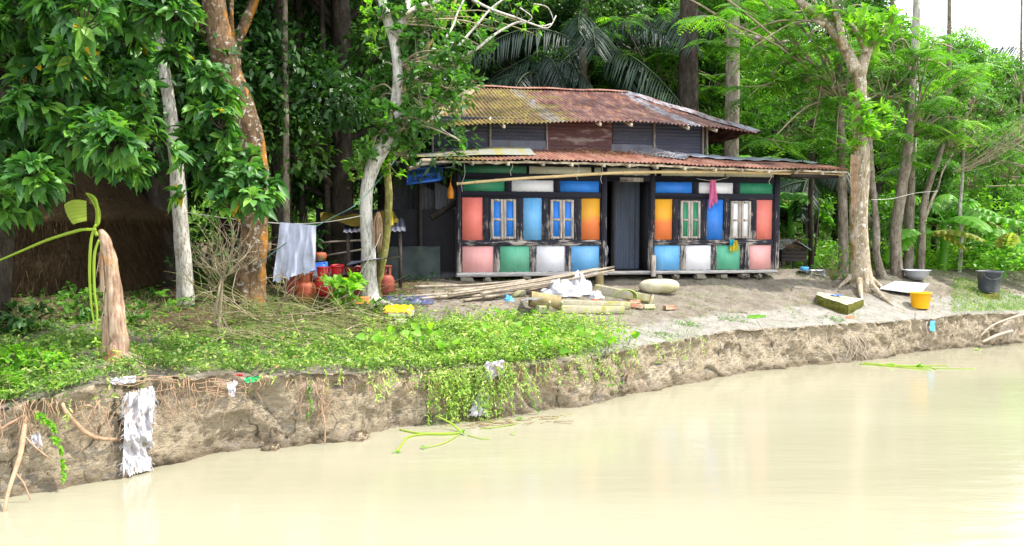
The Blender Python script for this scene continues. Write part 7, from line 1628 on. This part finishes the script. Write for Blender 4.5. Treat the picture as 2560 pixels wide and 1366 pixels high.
# vine on the face
def vine(pts, label, mat='bright_leaf', L=.055):
    wp = [face(x, y, .14) for x, y in pts]; t = thing('vine', label, 'vine', tuple(wp[0])); mb = MB(); mb.tube(wp, .004, 4, smooth=4, cap=False); mb.build('stem', M['twig_green'], t); rg = np.random.default_rng(pts[0][0]); n = 12 * len(wp)
    f = rg.uniform(0, len(wp) - 1.01, n); i0 = f.astype(int); fr = (f - i0)[:, None]; A = np.array([tuple(p) for p in wp]); C = A[i0] * (1 - fr) + A[i0 + 1] * fr; D = rg.normal(size=(n, 3)) + np.array([-BV[0], -BV[1], -.2])
    mb = MB(); mb.leaves(C, D, rg.normal(size=(n, 3)) * .4 + np.array([-BV[0], -BV[1], 1.]), rg.uniform(.6, 1.2, n) * L, L * .7, 'heart', .3, rg.uniform(0, .8, n)); mb.build('leaves', M[mat], t)
vine([(85, 1030), (110, 1045), (135, 1065), (140, 1100), (155, 1130), (155, 1160), (160, 1195)], 'green creeper trailing down the cliff beside the bent root')
vine([(10, 1262), (30, 1255), (60, 1250)], 'small green sprig at the waterline on the left')
vine([(775, 950), (770, 985), (780, 1020), (765, 1045)], 'narrow-leaved sprig hanging by the single thick root', 'weed', .04)
vine([(1330, 940), (1300, 960), (1330, 1000), (1345, 1030)], 'loose sprig hanging right of the torn sacking', 'weed', .04)
vine([(1440, 915), (1470, 945), (1520, 965), (1560, 955)], 'yellowish trailing sprig near the sandy lip', 'weed', .04)
# floating plants
def float_plant(label, strands, tufts, Lf, mat='banana_fresh'):
    p0 = Pz(*strands[0][0][0][:2], 0.01); t = thing('floating_plant', label, 'water plant', tuple(p0)); mb = MB()
    for pts, w_ in strands: wp = [Pz(p[0], p[1], .012 + (p[2] if len(p) > 2 else 0)) for p in pts]; mb.tube(wp, [pr(w_, wp[0].y) * (1 - .5 * k / len(wp)) for k in range(len(wp))], 6, smooth=6)
    mb.build('stems', M[mat], t); rg = np.random.default_rng(3); mb = MB()
    for (x, y, n, z) in tufts:
        c = np.tile(tuple(Pz(x, y, .02)), (n, 1)); D = rg.normal(size=(n, 3)); D[:, 2] = np.abs(D[:, 2]) * z; mb.leaves(c, D, rg.normal(size=(n, 3)) * .3 + np.array([0, 0, 1.]), Lf * rg.uniform(.6, 1.2, n), Lf * .4, 'leaf', .1, rg.uniform(0, 1, n))
    mb.build('leaves', M['bright_leaf'], t)
float_plant('uprooted yellow-green water plant floating below the trailing weeds', [([(1150, 1083), (1110, 1086), (1060, 1086), (1020, 1093), (1005, 1112), (992, 1128)], 7), ([(1150, 1083), (1090, 1084), (1040, 1082), (1000, 1074)], 6), ([(1150, 1080), (1130, 1060, .06), (1095, 1042, .14)], 6), ([(1170, 1088), (1200, 1096), (1225, 1098)], 3), ([(1150, 1085), (1110, 1108), (1070, 1118)], 3), ([(1290, 1060), (1240, 1068), (1200, 1072)], 3)], [(992, 1128, 4, .2), (1280, 1084, 3, .1), (1062, 1118, 4, .1), (1158, 1083, 10, .6), (1300, 1048, 7, .3)], .06)
float_plant('bunch of long green stems floating near the cliff on the right', [([(2150, 910), (2230, 914), (2320, 918), (2340, 924)], 3), ([(2160, 908), (2260, 914), (2370, 914)], 3), ([(2200, 914), (2290, 920), (2440, 922)], 2.5), ([(2180, 911), (2250, 918), (2330, 926)], 2.5)], [(2300, 916, 16, 1.0), (2230, 912, 6, .5), (2440, 874, 8, .4)], .09)
mb = MB()
for i in range(60):
    x = random.uniform(1150, 1390); y = 1062 - (x - 1150) * .06 + random.uniform(-10, 10); a = Pz(x, y, .008); b = Pz(x + random.uniform(-50, 50), y + random.uniform(-6, 6), .008); mb.tube([a, b], .003, 3, smooth=1)
tag(mb.build('floating_debris', M['dry_leaf']), kind='stuff')
mb = MB(); c = Pz(1420, 1045, .006)
for i in range(24):
    x = random.uniform(1100, 1440); y = 1066 - (x - 1100) * .09 + random.uniform(-4, 4); mb.leaves([tuple(Pz(x, y, .01))], [[random.uniform(-1, 1), random.uniform(-1, 1), 0]], [[0, 0, 1]], .08, .02, 'leaf', 0, .99)
tag(mb.build('floating_leaves', M['weed']), kind='stuff')
